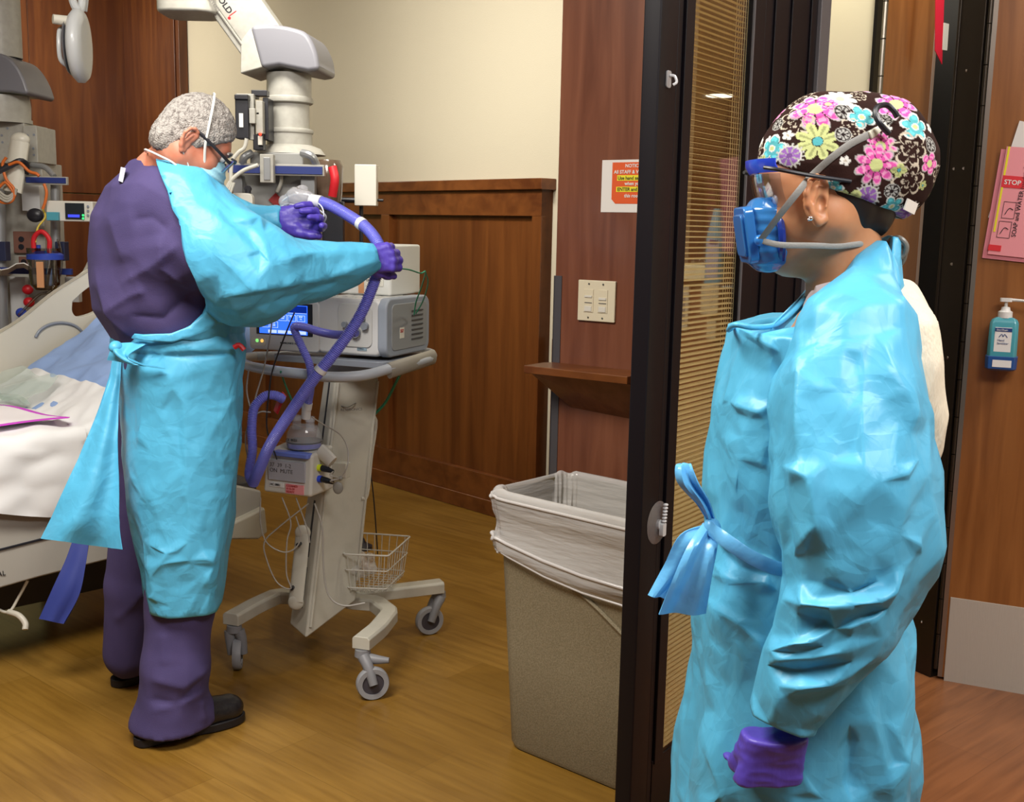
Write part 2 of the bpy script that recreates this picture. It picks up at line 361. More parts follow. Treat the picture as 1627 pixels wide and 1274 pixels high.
while z < DT-.11:
    m.add([(xg0+.003, .011, z), (xg1-.003, .011, z), (xg1-.003, .020, z+.0026), (xg0+.003, .020, z+.0026), (xg1-.003, .029, z+.0028), (xg0+.003, .029, z+.0028)], [(0, 1, 2, 3), (3, 2, 4, 5)]); z += .0125
m.build('blind', SL, root, kind='stuff')
m = MB(DW)
for x in (xg0+.004, xg1-.03, xg1-.016, xg1-.004):
    for y in (.0115, .0285): m.box((x-.0007, y-.0005, .21), (x+.0007, y+.0005, DT-.1))
m.build('ladder_cord', mat('cord_cream', (.75, .66, .40), .6), root)
# dark fixed frame beyond the leaf
m = MB(DW); e0, e1 = xg1+.078, dx(1283, 300)[0]
m.box((e0, .0, 0), (e1, .05, 3.35))
for k, x in enumerate((e0+.05, e0+.16, e1-.06)): m.box((x, -.006, 0), (x+.012, .0, 3.35))
struct(m.build('trim_10', BLK, bevel=.002))
m = MB(DW); m.box((e1+.001, -.01, 0), (dx(1298, 300)[0], .05, 3.35)); struct(m.build('trim_11', mat('grey_jamb', (.11, .105, .11), .4), bevel=.003))
# cream wall, second wooden door and the dark gap ------------------------------
def vwall(name, px0, Y0, px1, Y1, th, mt, ymid=100, z0=0.0, z1=3.35, parent=None, **k):
    """upright slab whose face spans two pixel columns (taken at height ymid)"""
    a = P(px0, ymid, Y0)[:2]; b = P(px1, ymid, Y1)[:2]; T = frame(a, b-a); L = float(np.linalg.norm(b-a))
    m = MB(T); m.box((0, 0, z0), (L, th, z1)); return m.build(name, mt, parent, **k), T, L
o, T, L = vwall('wall_cream', 1292, 4.15, 1386, 4.0, .1, CREAM); struct(o)
o, T, L = vwall('trim_12', 1383, 3.97, 1396, 3.93, .1, BLK, bevel=.003); struct(o)
o, T2, L2 = vwall('wall_gap_shade', 1392, 4.45, 1640, 4.3, .1, BLK2); struct(o)  # black sheet standing in for the unlit space behind the gap
a = P(1405, 100, 3.9)[:2]; b = P(1481, 100, 3.98)[:2]; L = float(np.linalg.norm(b-a)); T = frame(a, b-a)
root = thing('wooden_door', 'brown wooden door with a full height hinge behind the floral cap', 'door', (a[0], a[1], 0))
m = MB(T); m.box((0, 0, .01), (L, .045, 2.6)); m.build('door_leaf', WOODD, root)
m = MB(T); m.box((L, -.002, .01), (L+.012, .047, 2.6)); m.build('edge_strip', mat('pale_edge', (.30, .22, .18), .4), root)
m = MB(T)
z = .05
while z < 2.5: m.cyl(T.inverted() @ Vector((0,0,0)) if False else (-.014, -.004, z), (-.014, -.004, z+.118), .0085, n=12); z += .122
m.build('hinge', STEEL, root, smooth=True)
m = MB(T); m.box((-.006, -.001, .01), (0, .044, 2.6)); m.build('hinge_leaf', STEELD, root)
# steel post, continuous hinge, and the open door with the kick plate -----------
pa, pb = PF(1443, 1062)[:2], PF(1478, 1077)[:2]; T = frame(pa, pb-pa); L = float(np.linalg.norm(pb-pa))
m = MB(T); m.box((0, 0, .0), (L, .16, 3.35)); m.box((-.006, -.004, 0), (.004, .03, 3.35)); struct(m.build('trim_13', STEELD, bevel=.002))
m = MB(T); r_ = random.Random(4)
for k in range(9):
    for x in ((.22*L, .62*L) if k % 2 else (.45*L,)): m.cyl((x + r_.uniform(-.006, .006), -.0012, .18+k*.3), (x, .001, .18+k*.3), .0045, n=8)
struct(m.build('trim_14', mat('screw_heads', (.45, .4, .35), .3, .8)))
da, db = PF(1482, 1078)[:2], PF(1627, 1103.5)[:2]; dd3 = (db-da)/np.linalg.norm(db-da); KW = frame(da, dd3)
def kx(px, py):
    q = KW.inverted() @ Vector(PP(px, py, da, dd3)); return q.x, q.z
root = thing('wooden_door', 'wooden door with steel kick plate, papers and a sanitizer bottle', 'door', (da[0], da[1], 0))
x0, x1 = .028, 1.05
m = MB(KW); m.box((x0, 0, .012), (x1, .045, 2.6)); m.build('door_leaf', WOODD, root)
m = MB(KW); m.box((x0-.014, -.002, .012), (x0, .047, 2.6)); m.build('edge_strip', mat('steel_edge', (.30, .26, .22), .3, .8), root)
m = MB(KW); z = .04
while z < 2.5: m.cyl((.006, -.006, z), (.006, -.006, z+.119), .006, n=12); z += .122
m.build('hinge', STEELD, root, smooth=True)
k0 = kx(1509, 948); k1 = kx(1497, 1083)
m = MB(KW); m.box((k1[0]+.004, -.003, k1[1]), (x1-.03, .0, k0[1])); m.build('kick_plate', mat('kick_plate', (.47, .43, .37), .5, .15, bump=(300, .08, (1, 1, .05))), root, bevel=.001)
# ================================================================ SOLID MODELLING (distance fields turned into meshes)
def pn(p, sc, seed=0, st=(1, 1, 1)):
    """gradient noise of points, about -1..1"""
    q = np.asarray(p, np.float64)*np.array(st)*sc + seed*17.31
    i = np.floor(q).astype(np.int64); f = q - i; u = f*f*f*(f*(f*6-15)+10); out = 0
    for dx_ in (0, 1):
        for dy_ in (0, 1):
            for dz_ in (0, 1):
                c = i + np.array([dx_, dy_, dz_])
                h = (c[:, 0]*374761393 + c[:, 1]*668265263 + c[:, 2]*2147483647 + seed*974711) & 0xffffffff
                h = ((h ^ (h >> 13))*1274126177) & 0xffffffff; h = h ^ (h >> 16)
                a = (h & 1023)/1023*2*np.pi; b = ((h >> 10) & 1023)/1023*2-1; s_ = np.sqrt(1-b*b)
                g = (np.cos(a)*s_)*(f[:, 0]-dx_) + (np.sin(a)*s_)*(f[:, 1]-dy_) + b*(f[:, 2]-dz_)
                wt = (u[:, 0] if dx_ else 1-u[:, 0])*(u[:, 1] if dy_ else 1-u[:, 1])*(u[:, 2] if dz_ else 1-u[:, 2])
                out = out + g*wt
    return out*1.6
def ridged(p, sc, seed=0, st=(1, 1, 1)): return 1 - 2*np.abs(pn(p, sc, seed, st))
def facets(p, sc, seed=0, st=(1, 1, 1), warp=.25):
    """crumpled film: flat facets meeting in straight sharp creases"""
    q = np.asarray(p, float)*np.array(st)*sc
    q = q + warp*np.stack([pn(q, .7, seed+k) for k in range(3)], 1)
    i = np.floor(q).astype(np.int64); best = np.full(len(q), 1e9); val = np.zeros(len(q)); sec = np.full(len(q), 1e9)
    for a in (-1, 0, 1):
        for b in (-1, 0, 1):
            for c in (-1, 0, 1):
                k = i + np.array([a, b, c])
                h = (k[:, 0]*73856093 ^ k[:, 1]*19349663 ^ k[:, 2]*83492791 ^ (seed*7919+1)) & 0xffffffff
                h = ((h ^ (h >> 15))*2246822519) & 0xffffffff; h = h ^ (h >> 13)
                pt = k + np.stack([(h & 1023)/1023, ((h >> 10) & 1023)/1023, ((h >> 20) & 1023)/1023], 1)
                e_ = q-pt; e_ = np.stack([e_[:, 0]*.8+e_[:, 2]*.6, e_[:, 1]*.8-e_[:, 0]*.36+e_[:, 2]*.48, e_[:, 2]*.64-e_[:, 0]*.48-e_[:, 1]*.6], 1); d = np.abs(e_).max(1); m_ = d < best
                sec = np.where(m_, best, np.minimum(sec, d)); best = np.where(m_, d, best)
    return best - .5
class SD:
    def __init__(s, lo, hi, h):
        s.lo = np.array(lo, float); s.h = h; s.n = np.ceil((np.array(hi)-s.lo)/h).astype(int)+1
        s.ax = [(s.lo[i] + np.arange(s.n[i])*h).astype(np.float32) for i in range(3)]; s.F = np.full(s.n, 9.0, np.float32)
    def reg(s, lo, hi):
        a = np.clip(np.floor((np.asarray(lo)-s.lo)/s.h).astype(int), 0, s.n); b = np.clip(np.ceil((np.asarray(hi)-s.lo)/s.h).astype(int)+1, 0, s.n)
        sl = tuple(slice(int(x), int(y)) for x, y in zip(a, b))
        return sl, s.ax[0][sl[0]][:, None, None], s.ax[1][sl[1]][None, :, None], s.ax[2][sl[2]][None, None, :]
    def put(s, sl, d, k, mode='add'):
        A = s.F[sl]
        if mode == 'cut':
            h = np.maximum(k-np.abs(A+d), 0)/max(k, 1e-6); s.F[sl] = np.maximum(A, -d) + h*h*k/4; return
        h = np.maximum(k-np.abs(A-d), 0)/max(k, 1e-6); s.F[sl] = np.minimum(A, d) - h*h*k/4
    def cap(s, a, b, ra, rb=None, k=.02, flat=None, mode='add'):
        rb = ra if rb is None else rb; a = np.array(a, float); b = np.array(b, float); R = max(ra, rb)*(max(1, flat[1]) if flat else 1)+k+s.h*2
        sl, X, Y, Z = s.reg(np.minimum(a, b)-R, np.maximum(a, b)+R)
        if 0 in s.F[sl].shape: return s
        ba = b-a; L2 = max(ba.dot(ba), 1e-9); x, y, z = X-a[0], Y-a[1], Z-a[2]
        t = np.clip((x*ba[0]+y*ba[1]+z*ba[2])/L2, 0, 1); x, y, z = x-t*ba[0], y-t*ba[1], z-t*ba[2]
        d2 = x*x+y*y+z*z; c = 1
        if flat:
            n = np.array(flat[0], float); n /= np.linalg.norm(n); v = x*n[0]+y*n[1]+z*n[2]; d2 = d2 - v*v + (v/flat[1])**2; c = min(1, flat[1])
        s.put(sl, ((np.sqrt(np.maximum(d2, 0)) - (ra+(rb-ra)*t))*c).astype(np.float32), k, mode); return s
    def chain(s, pts, rs, k=.02, flat=None):
        for i in range(len(pts)-1): s.cap(pts[i], pts[i+1], rs[i], rs[i+1], k, flat)
        return s
    def ell(s, c, r, k=.02, rot=None, mode='add'):
        c = np.array(c, float); r = np.array(r, float); R = r.max()+k+s.h*2; sl, X, Y, Z = s.reg(c-R, c+R)
        if 0 in s.F[sl].shape: return s
        x, y, z = X-c[0], Y-c[1], Z-c[2]
        M = np.eye(3) if rot is None else np.array(rot).T
        u = (M[0, 0]*x+M[0, 1]*y+M[0, 2]*z)/r[0]; v = (M[1, 0]*x+M[1, 1]*y+M[1, 2]*z)/r[1]; w_ = (M[2, 0]*x+M[2, 1]*y+M[2, 2]*z)/r[2]
        q = np.sqrt(u*u+v*v+w_*w_); g = np.sqrt((u/r[0])**2+(v/r[1])**2+(w_/r[2])**2)+1e-6
        s.put(sl, np.clip(q*(q-1)/g, -.3, .3).astype(np.float32), k, mode); return s
    def loft(s, rings, k=.02, e=2.3, rot=0.0, fold=None):
        """upright body from rings (z, cx, cy, a, b), z falling"""
        rg = sorted([tuple(map(float, r)) for r in rings]); A = np.array(rg); zz = s.ax[2]
        I = lambda j: np.interp(zz, A[:, 0], A[:, j])
        cx_, cy_, a_, b_ = I(1), I(2), I(3), I(4); R = max(A[:, 3].max(), A[:, 4].max())*1.2+k+.03
        sl, X, Y, Z = s.reg((A[:, 1].min()-R, A[:, 2].min()-R, A[0, 0]-.03), (A[:, 1].max()+R, A[:, 2].max()+R, A[-1, 0]+.03)); q = sl[2]
        x, y = X-cx_[q], Y-cy_[q]
        if rot: c, n = math.cos(rot), math.sin(rot); x, y = c*x+n*y, -n*x+c*y
        f = 1.0
        if fold is not None: f = 1 + fold(np.arctan2(y/b_[q], x/a_[q]), Z)
        d = (((np.abs(x)/(a_[q]*f))**e + (np.abs(y)/(b_[q]*f))**e + 1e-9)**(1/e) - 1)*np.minimum(a_[q], b_[q])
        d = np.maximum(d, np.maximum(A[0, 0]-Z, Z-A[-1, 0]))
        s.put(sl, d.astype(np.float32), k); return s
    def plane(s, p, n):
        """keep the side that n points away from"""
        n = np.array(n, float); n /= np.linalg.norm(n); X, Y, Z = s.ax[0][:, None, None], s.ax[1][None, :, None], s.ax[2][None, None, :]
        s.F = np.maximum(s.F, ((X-p[0])*n[0]+(Y-p[1])*n[1]+(Z-p[2])*n[2]).astype(np.float32)); return s
    def copy(s):
        t = SD.__new__(SD); t.lo, t.h, t.n, t.ax, t.F = s.lo, s.h, s.n, s.ax, s.F.copy(); return t
    def mesh(s, relax=2):
        F = s.F; F = np.where(F == 0, 1e-5, F)
        F[0], F[-1] = np.maximum(F[0], 1e-3), np.maximum(F[-1], 1e-3); F[:, 0] = np.maximum(F[:, 0], 1e-3); F[:, -1] = np.maximum(F[:, -1], 1e-3)
        F[:, :, 0] = np.maximum(F[:, :, 0], 1e-3); F[:, :, -1] = np.maximum(F[:, :, -1], 1e-3)
        B = F < 0; cnt = np.zeros(np.array(F.shape)-1, np.uint8)
        cs = [(a, b, c) for a in (0, 1) for b in (0, 1) for c in (0, 1)]; nn = np.array(F.shape)-1
        for a, b, c in cs: cnt += B[a:nn[0]+a, b:nn[1]+b, c:nn[2]+c]
        I = np.argwhere((cnt > 0) & (cnt < 8)); idx = np.full(nn, -1, np.int32); idx[tuple(I.T)] = np.arange(len(I))
        val = {c: F[I[:, 0]+c[0], I[:, 1]+c[1], I[:, 2]+c[2]] for c in cs}; acc = np.zeros((len(I), 3)); k = np.zeros(len(I))
        for c in cs:
            for ax in range(3):
                if c[ax] == 0:
                    d = list(c); d[ax] = 1; d = tuple(d); a, b = val[c], val[d]; m_ = (a < 0) != (b < 0); t = np.where(m_, a/(a-b+1e-12), 0)
                    p = np.tile(np.array(c, float), (len(I), 1)); p[:, ax] += t; acc += p*m_[:, None]; k += m_
        V = s.lo + (I + acc/k[:, None])*s.h; Q = []
        for ax in range(3):
            o1, o2 = [(1, 2), (2, 0), (0, 1)][ax]
            a = [slice(None)]*3; b = [slice(None)]*3; a[ax] = slice(0, -1); b[ax] = slice(1, None)
            E_ = B[tuple(a)] != B[tuple(b)]; J = np.argwhere(E_); J = J[(J[:, o1] > 0) & (J[:, o2] > 0)]
            J = J[(J[:, o1] < nn[o1]) & (J[:, o2] < nn[o2])]
            ins = B[tuple(J.T)]
            def g(da, db):
                K = J.copy(); K[:, o1] -= da; K[:, o2] -= db; return idx[tuple(K.T)]
            q = np.stack([g(1, 1), g(0, 1), g(0, 0), g(1, 0)], 1); q[~ins] = q[~ins][:, ::-1]; Q.append(q)
        Q = np.vstack(Q); Q = Q[(Q >= 0).all(1)]
        for _ in range(relax): V = laplace(V, Q, .5)
        return V, Q
def laplace(V, Q, f):
    n = len(V); S_ = np.zeros_like(V); c = np.zeros(n)
    for a, b in ((0, 1), (1, 2), (2, 3), (3, 0)):
        for j in range(3):
            S_[:, j] += np.bincount(Q[:, a], V[Q[:, b], j], n) + np.bincount(Q[:, b], V[Q[:, a], j], n)
        c += np.bincount(Q[:, a], minlength=n) + np.bincount(Q[:, b], minlength=n)
    return V*(1-f) + f*S_/np.maximum(c, 1)[:, None]
def vnormals(V, Q):
    N_ = np.cross(V[Q[:, 2]]-V[Q[:, 0]], V[Q[:, 3]]-V[Q[:, 1]]); n = len(V); O = np.zeros_like(V)
    for a in range(4):
        for j in range(3): O[:, j] += np.bincount(Q[:, a], N_[:, j], n)
    return O/(np.linalg.norm(O, axis=1)[:, None]+1e-12)
def meshobj(name, V, Q, m, parent=None, **kw):
    me = bpy.data.meshes.new(name); me.vertices.add(len(V)); me.vertices.foreach_set('co', np.asarray(V, np.float32).ravel())
    me.loops.add(len(Q)*4); me.loops.foreach_set('vertex_index', np.asarray(Q, np.int32).ravel())
    me.polygons.add(len(Q)); me.polygons.foreach_set('loop_start', np.arange(0, len(Q)*4, 4, dtype=np.int32))
    me.update(calc_edges=True); o = link_mesh(name, me, m, parent, True)
    if kw: setprops(o, **kw)
    return o
def film(name, V, Q, m, parent=None, dens=1700, soft=1, **kw):
    """thin plastic film: the draped surface reduced to flat facets, their edges slightly softened"""
    o = meshobj(name, V, Q, m, parent); S_ = np.linalg.norm(np.cross(V[Q[:, 2]]-V[Q[:, 0]], V[Q[:, 3]]-V[Q[:, 1]]), axis=1).sum()/2
    d = o.modifiers.new('d', 'DECIMATE'); d.ratio = min(1, S_*dens/(2*len(Q))); d2 = o.modifiers.new('s', 'SUBSURF'); d2.subdivision_type = 'SIMPLE'; d2.levels = d2.render_levels = 2
    d3 = o.modifiers.new('m', 'SMOOTH'); d3.factor = .5; d3.iterations = soft
    bpy.context.view_layer.update(); me = bpy.data.meshes.new_from_object(o.evaluated_get(bpy.context.evaluated_depsgraph_get())); o.modifiers.clear(); old = o.data; o.data = me; bpy.data.meshes.remove(old); me.name = name
    me.polygons.foreach_set('use_smooth', [True]*len(me.polygons)); me.update()
    if kw: setprops(o, **kw)
    return o
def pxy(V):
    c = (np.asarray(V) - np.array([0, 0, CAMZ])) @ CR
    return np.stack([W_/2 + FPX*c[:, 0]/-c[:, 2], H_/2 - FPX*c[:, 1]/-c[:, 2]], 1)
def folds(V, N_, lines):
    """sculpt single folds: (points, height, width near side, width far side)"""
    p = pxy(V); s = np.zeros(len(V)); fac = np.clip(-N_[:, 1]*2.5+.3, 0, 1)
    for pts, amp, w1, w2 in lines:
        best = np.full(len(V), 1e9); sg = np.zeros(len(V)); tt = np.zeros(len(V)); n = len(pts)-1
        for i in range(n):
            a, b = np.array(pts[i], float), np.array(pts[i+1], float); ab = b-a; L2 = ab.dot(ab)
            t = ((p-a)@ab)/L2; tc_ = np.clip(t, 0, 1); q = p-(a+tc_[:, None]*ab); d = np.linalg.norm(q, axis=1)
            m_ = d < best; best = np.where(m_, d, best); sg = np.where(m_, np.sign(ab[0]*q[:, 1]-ab[1]*q[:, 0]), sg); tt = np.where(m_, (i+tc_)/n, tt)
        w_ = np.where(sg > 0, w1, w2); s += amp*np.exp(-best/w_)*np.clip(np.sin(np.pi*np.clip(tt, .02, .98))*1.8, 0, 1)
    return s*fac
# the five-fingered hand ------------------------------------------------------
def hand(sd, wrist, d, pn_, side, size=.19, curl=(.5, .5, .5, .5), thumb=(.5, .6), spread=.09, k=.006, cuff=0.04, r=1.0):
    """wrist point, direction d towards the knuckles, pn_ = palm normal (palm faces it), side=+1 puts the thumb at d x pn_"""
    d = np.array(d, float); d /= np.linalg.norm(d); n = np.array(pn_, float); n -= d*n.dot(d); n /= np.linalg.norm(n); t = np.cross(d, n)*side; w0 = np.array(wrist, float)
    s = size/.19; kn = []
    for i, (off, ln) in enumerate(((.030, .094), (.010, .098), (-.010, .094), (-.029, .085))):
        b = w0 + d*ln*s + t*off*s; kn.append(b)
        sd.cap(w0 + d*.012*s + t*off*.62*s, b, .0150*s*r, .0118*s*r, k*1.6)
    sd.cap(w0-d*cuff, w0+d*.02*s, .027*s*r, .027*s*r, .015, (n, .78))
    sd.cap(w0+d*.03*s+t*.02*s+n*.006*s, w0+d*.055*s+t*.026*s+n*.009*s, .018*s, .015*s, .012)
    for i, (b, L) in enumerate(zip(kn, ((.042, .026, .022), (.047, .030, .024), (.043, .028, .023), (.034, .021, .020)))):
        fd = d + t*spread*(1.5-i); fd /= np.linalg.norm(fd); c = curl[i]; ang = 0; p = b; rr = (.0108, .0098, .0086, .0072) if i < 3 else (.0096, .0088, .0078, .0066)
        for j in range(3):
            ang += c*(1.25, 1.5, .9)[j]; q = p + (fd*math.cos(ang) + n*math.sin(ang))*L[j]*s
            sd.cap(p, q, rr[j]*s*r, rr[j+1]*s*r, k*.6); p = q
    ta, tb = thumb; b0 = w0 + d*.022*s + t*.026*s + n*.006*s
    u = d*math.cos(ta) + t*math.sin(ta)*.8 + n*.35*tb; u /= np.linalg.norm(u)
    v = d*math.cos(ta*.5) + t*math.sin(ta*.4) + n*tb; v /= np.linalg.norm(v)
    p1 = b0+u*.043*s; p2 = p1+(u+v)/np.linalg.norm(u+v)*.033*s; p3 = p2+v*.027*s
    sd.chain([b0, p1, p2, p3], [.0155*s, .0125*s*r, .0110*s*r, .0085*s*r], k)
    return kn
SKIN1 = mat('skin_warm', (.47, .205, .095), .45, sss=.15, noise=((.54, .26, .13), 30, .3, .7))
SKIN2 = mat('skin_ruddy', (.50, .165, .095), .45, sss=.15, noise=((.56, .25, .17), 26, .3, .7))
def gown_material():
    """thin plastic film: crumpled into flat facets with sharp creases"""
    m = mat('blue_plastic_gown', (.100, .475, .74), .40, spec=.45, transl=.16); nt = m.node_tree; N = nt.nodes; L = nt.links; b = N['Principled BSDF']
    tc = N.new('ShaderNodeTexCoord'); nz = N.new('ShaderNodeTexNoise'); nz.inputs['Scale'].default_value = 5; nz.inputs['Detail'].default_value = 2
    L.new(tc.outputs['Object'], nz.inputs['Vector']); ml = N.new('ShaderNodeVectorMath'); ml.operation = 'MULTIPLY_ADD'; ml.inputs[1].default_value = (.16, .16, .16)
    L.new(nz.outputs['Color'], ml.inputs[0]); L.new(tc.outputs['Object'], ml.inputs[2]); last = None
    for sc_, st, dist in ((8, (1, 1, .6), .012), (21, (.8, 1, 1), .005), (50, (1, 1, .5), .0012)):
        mp = N.new('ShaderNodeMapping'); mp.inputs['Scale'].default_value = st; mp.inputs['Rotation'].default_value = (.6, .5, .3*sc_); L.new(ml.outputs[0], mp.inputs[0])
        v = N.new('ShaderNodeTexVoronoi'); v.distance = 'CHEBYCHEV'; v.inputs['Scale'].default_value = sc_; L.new(mp.outputs[0], v.inputs['Vector'])
        bp = N.new('ShaderNodeBump'); bp.inputs['Strength'].default_value = .55; bp.inputs['Distance'].default_value = dist; L.new(v.outputs['Distance'], bp.inputs['Height'])
        if last: L.new(last.outputs[0], bp.inputs['Normal'])
        last = bp
    L.new(last.outputs[0], b.inputs['Normal']); return m
GOWN = gown_material()
GLOVE = mat('purple_glove', (.085, .055, .42), .42, bump=(60, .18, (1, 1, .4)))
# ================================================================ THE NURSE IN THE FLORAL CAP
def rings(rows):
    """(py, left px, right px, Y, half breadth in depth) -> rings of a loft"""
    out = []
    for py, l, r, Y, b in rows:
        A, B = P(l, py, Y), P(r, py, Y); c = (A+B)/2; out.append((c[2], c[0], c[1], np.linalg.norm((B-A)[:2])/2, b))
    return out
base = PF(1290, 1420)
nurse = thing('person', 'person in blue gown and brown flowered cap standing beside the glass door', 'person', (P(1290, 1274, 1.64)[0], 1.64, 0))
NY = 1.64
# body: head, neck, trunk, arms, legs as one surface
sd = SD((.25, 1.35, 0), (.75, 1.97, 1.72), .006)
hc = P(1312, 268, NY)
sd.ell(hc, (.093, .074, .104), .02)
sd.ell(P(1264, 342, NY), (.046, .056, .076), .03)
sd.cap(P(1252, 400, NY), P(1262, 395, NY), .026, .03, .03)
for s_ in (-1, 1):
    sd.cap(P(1256, 404, NY)+[0, s_*.012, 0], P(1306, 350, NY)+[0, s_*.052, 0], .020, .024, .03)
    sd.ell(P(1246, 352, NY)+[0, s_*.036, 0], (.026, .022, .026), .02)
sd.cap(P(1240, 303, NY), P(1240, 308, NY), .022, .022, .03, ((0, 1, 0), 1.6))           # brow
for s_ in (-1, 1): sd.ell(P(1224, 320, NY)+[-.008, s_*.031, 0], (.012, .014, .010), .012, mode='cut')
sd.cap(P(1224, 322, NY), P(1205, 358, NY), .008, .012, .012); sd.ell(P(1212, 364, NY), (.013, .017, .009), .008)
for s_, z_ in ((1, 388), (1, 396)): sd.ell(P(1216, z_, NY), (.014, .024, .006), .006)
sd.cap(P(1335, 330, NY), P(1348, 470, NY), .052, .056, .03, ((0, 1, 0), .95))
sd.cap(P(1362, 500, NY)+[0, -.11, -.035], P(1362, 500, NY)+[0, .11, -.035], .045, .045, .05)
sd.loft(rings([(490, 1300, 1415, 1.66, .15), (560, 1230, 1420, 1.66, .16), (660, 1190, 1410, 1.66, .14), (830, 1190, 1380, 1.66, .125), (1000, 1170, 1400, 1.66, .16), (1130, 1170, 1400, 1.66, .16)]), .05)
el, wr = P(1388, 862, 1.44), P(1252, 1095, 1.42); shp = P(1366, 520, 1.50)
sd.chain([shp, el, wr], [.055, .042, .028], .03)
el2 = el + [0, .42, 0]; wr2 = P(1215, 960, 1.80)
sd.chain([P(1352, 540, 1.79), P(1340, 860, 1.84), wr2], [.055, .042, .028], .03)
for y_ in (1.58, 1.74):
    h0 = P(1290, 1100, NY); h0[1] = y_; sd.chain([h0, [h0[0]-.01, y_, .48], [h0[0]+.01, y_, .09]], [.085, .06, .042], .04)
    sd.cap([h0[0]+.02, y_, .035], [h0[0]-.15, y_, .03], .035, .028, .02)
V, Q = sd.mesh(2); body = meshobj('body', V, Q, SKIN1, nurse)
# ear
def ear(c, w_, h_, tilt, side, yaw=0.0):
    e = SD(np.array(c)-.05, np.array(c)+.05, .0022); up = np.array([math.sin(tilt), 0, math.cos(tilt)]); fw = np.array([math.cos(tilt), 0, -math.sin(tilt)])
    o = np.array([0, side, 0.]); pts = []
    for k in range(13):
        a = math.radians(-60 + k*23); r_ = 1.0
        pts.append(np.array(c) + fw*math.cos(a)*w_*.5*r_*(-1) + up*math.sin(a)*h_*.46 + o*(.006 + .004*math.sin(a)))
    c = np.array(c)
    rim = [c + fw*(x*w_) + up*(y*h_) + o*z for x, y, z in ((.22, .12, .002), (.30, .32, .004), (.18, .47, .008), (-.08, .52, .010), (-.34, .42, .012), (-.48, .18, .013), (-.44, -.08, .011), (-.28, -.30, .008), (-.06, -.48, .005), (.14, -.44, .003), (.18, -.25, .001))]
    e.chain(rim, [.0036]*4 + [.0042]*4 + [.0065, .0055, .004], .004)
    e.ell(c - fw*w_*.08 + o*.000, (w_*.46, .006, h_*.46), .006)
    e.cap(c - fw*w_*.22 - up*h_*.18 + o*.006, c + fw*w_*.02 + up*h_*.28 + o*.006, .0035, .003, .004)
    e.cap(c + fw*w_*.22 + up*h_*.02 + o*.004, c + fw*w_*.16 - up*h_*.14 + o*.006, .004, .004, .004)
    e.ell(c + fw*w_*.05 - up*h_*.06 + o*.009, (w_*.17, .008, h_*.16), .003, mode='cut')
    return e
ec = P(1300, 318, NY-.071)
e = ear(ec, .040, .062, -.12, -1); V, Q = e.mesh(1); meshobj('ear', V, Q, SKIN1, nurse)
e = ear(ec+[0, .142, 0], .040, .062, -.12, 1); V, Q = e.mesh(1); meshobj('ear', V, Q, SKIN1, nurse)
m = MB(); m.ball(P(1288, 347, NY-.083), .0036); m.ball(P(1285, 349, NY-.086), .002); m.build('ear_stud', mat('silver', (.8, .8, .82), .15, 1), nurse, smooth=True)
EYEW, IRIS = mat('eye_white', (.75, .72, .68), .2), mat('iris_brown', (.04, .02, .01), .15)
for s_ in (-1, 1):
    c = P(1229, 320, NY)+[.001, s_*.031, 0]; m = MB(); m.ball(c, .0115); eb = m.build('eye', EYEW, nurse, smooth=True)
    m = MB(); m.ball(c+[-.0075, s_*.0005, 0], (.0045, .0055, .0055)); m.build('iris', IRIS, eb, smooth=True)
    m = MB(); m.tube([P(1218, 309, NY)+[0, s_*.018, -.0], P(1219, 305, NY)+[0, s_*.032, 0], P(1230, 306, NY)+[0, s_*.046, 0]], .0022, 8, 4); m.build('eyebrow', mat('dark_hair', (.012, .008, .006), .5), nurse, smooth=True)
# hair edge under the cap
sd = SD((.33, 1.50, 1.44), (.60, 1.78, 1.64), .0035)
sd.ell(P(1332, 300, NY), (.092, .074, .062), .02); sd.cap(P(1352, 345, NY), P(1378, 345, NY), .040, .034, .02, ((0, 1, 0), 1.4))
sd.plane(P(1296, 300, NY), (-1, 0, .15)); V, Q = sd.mesh(2); V = V + vnormals(V, Q)*(pn(V, 60, 3, (1, 1, .3))*.0015)[:, None]
meshobj('hair', V, Q, mat('dark_hair', (.012, .008, .006), .5, bump=(300, .4, (1, 1, .2))), nurse)
# cap -------------------------------------------------------------------------
sd = SD((.28, 1.52, 1.48), (.66, 1.78, 1.70), .0017)
sd.ell(P(1312, 268, NY), (.0985, .083, .108), .02)
sd.ell(P(1404, 262, NY+.005), (.074, .074, .082), .05)
sd.cap(P(1375, 190, NY), P(1420, 195, NY), .03, .03, .03)
a_, b_ = P(1200, 268, NY), P(1300, 302, NY); n_ = np.array([(b_-a_)[2], 0, -(b_-a_)[0]]); sd.plane(a_, n_ if n_[2] < 0 else -n_)
a_, b_ = P(1300, 304, NY), P(1400, 356, NY); n_ = np.array([(b_-a_)[2], 0, -(b_-a_)[0]]); sd.plane(a_, n_ if n_[2] < 0 else -n_)
V, Q = sd.mesh(3); N_ = vnormals(V, Q)
cl = ((262, 1205), (1, 1))
dsp = pn(V, 22, 5, (1, 1, .6))*.003 + ridged(V, 14, 8, (.7, 1, 1.6))*.0015 + folds(V, N_, [([(1215, 262), (1290, 288), (1400, 350)], -.004, 8, 5), ([(1232, 200), (1290, 175), (1370, 170)], .003, 10, 10),
    ([(1215, 240), (1260, 190), (1330, 185)], .003, 6, 14), ([(1395, 160), (1420, 220), (1400, 300)], -.004, 12, 8), ([(1330, 300), (1380, 270), (1460, 260)], .003, 8, 14), ([(1380, 190), (1430, 200), (1475, 240)], .004, 8, 14)])
V = V + N_*dsp[:, None]
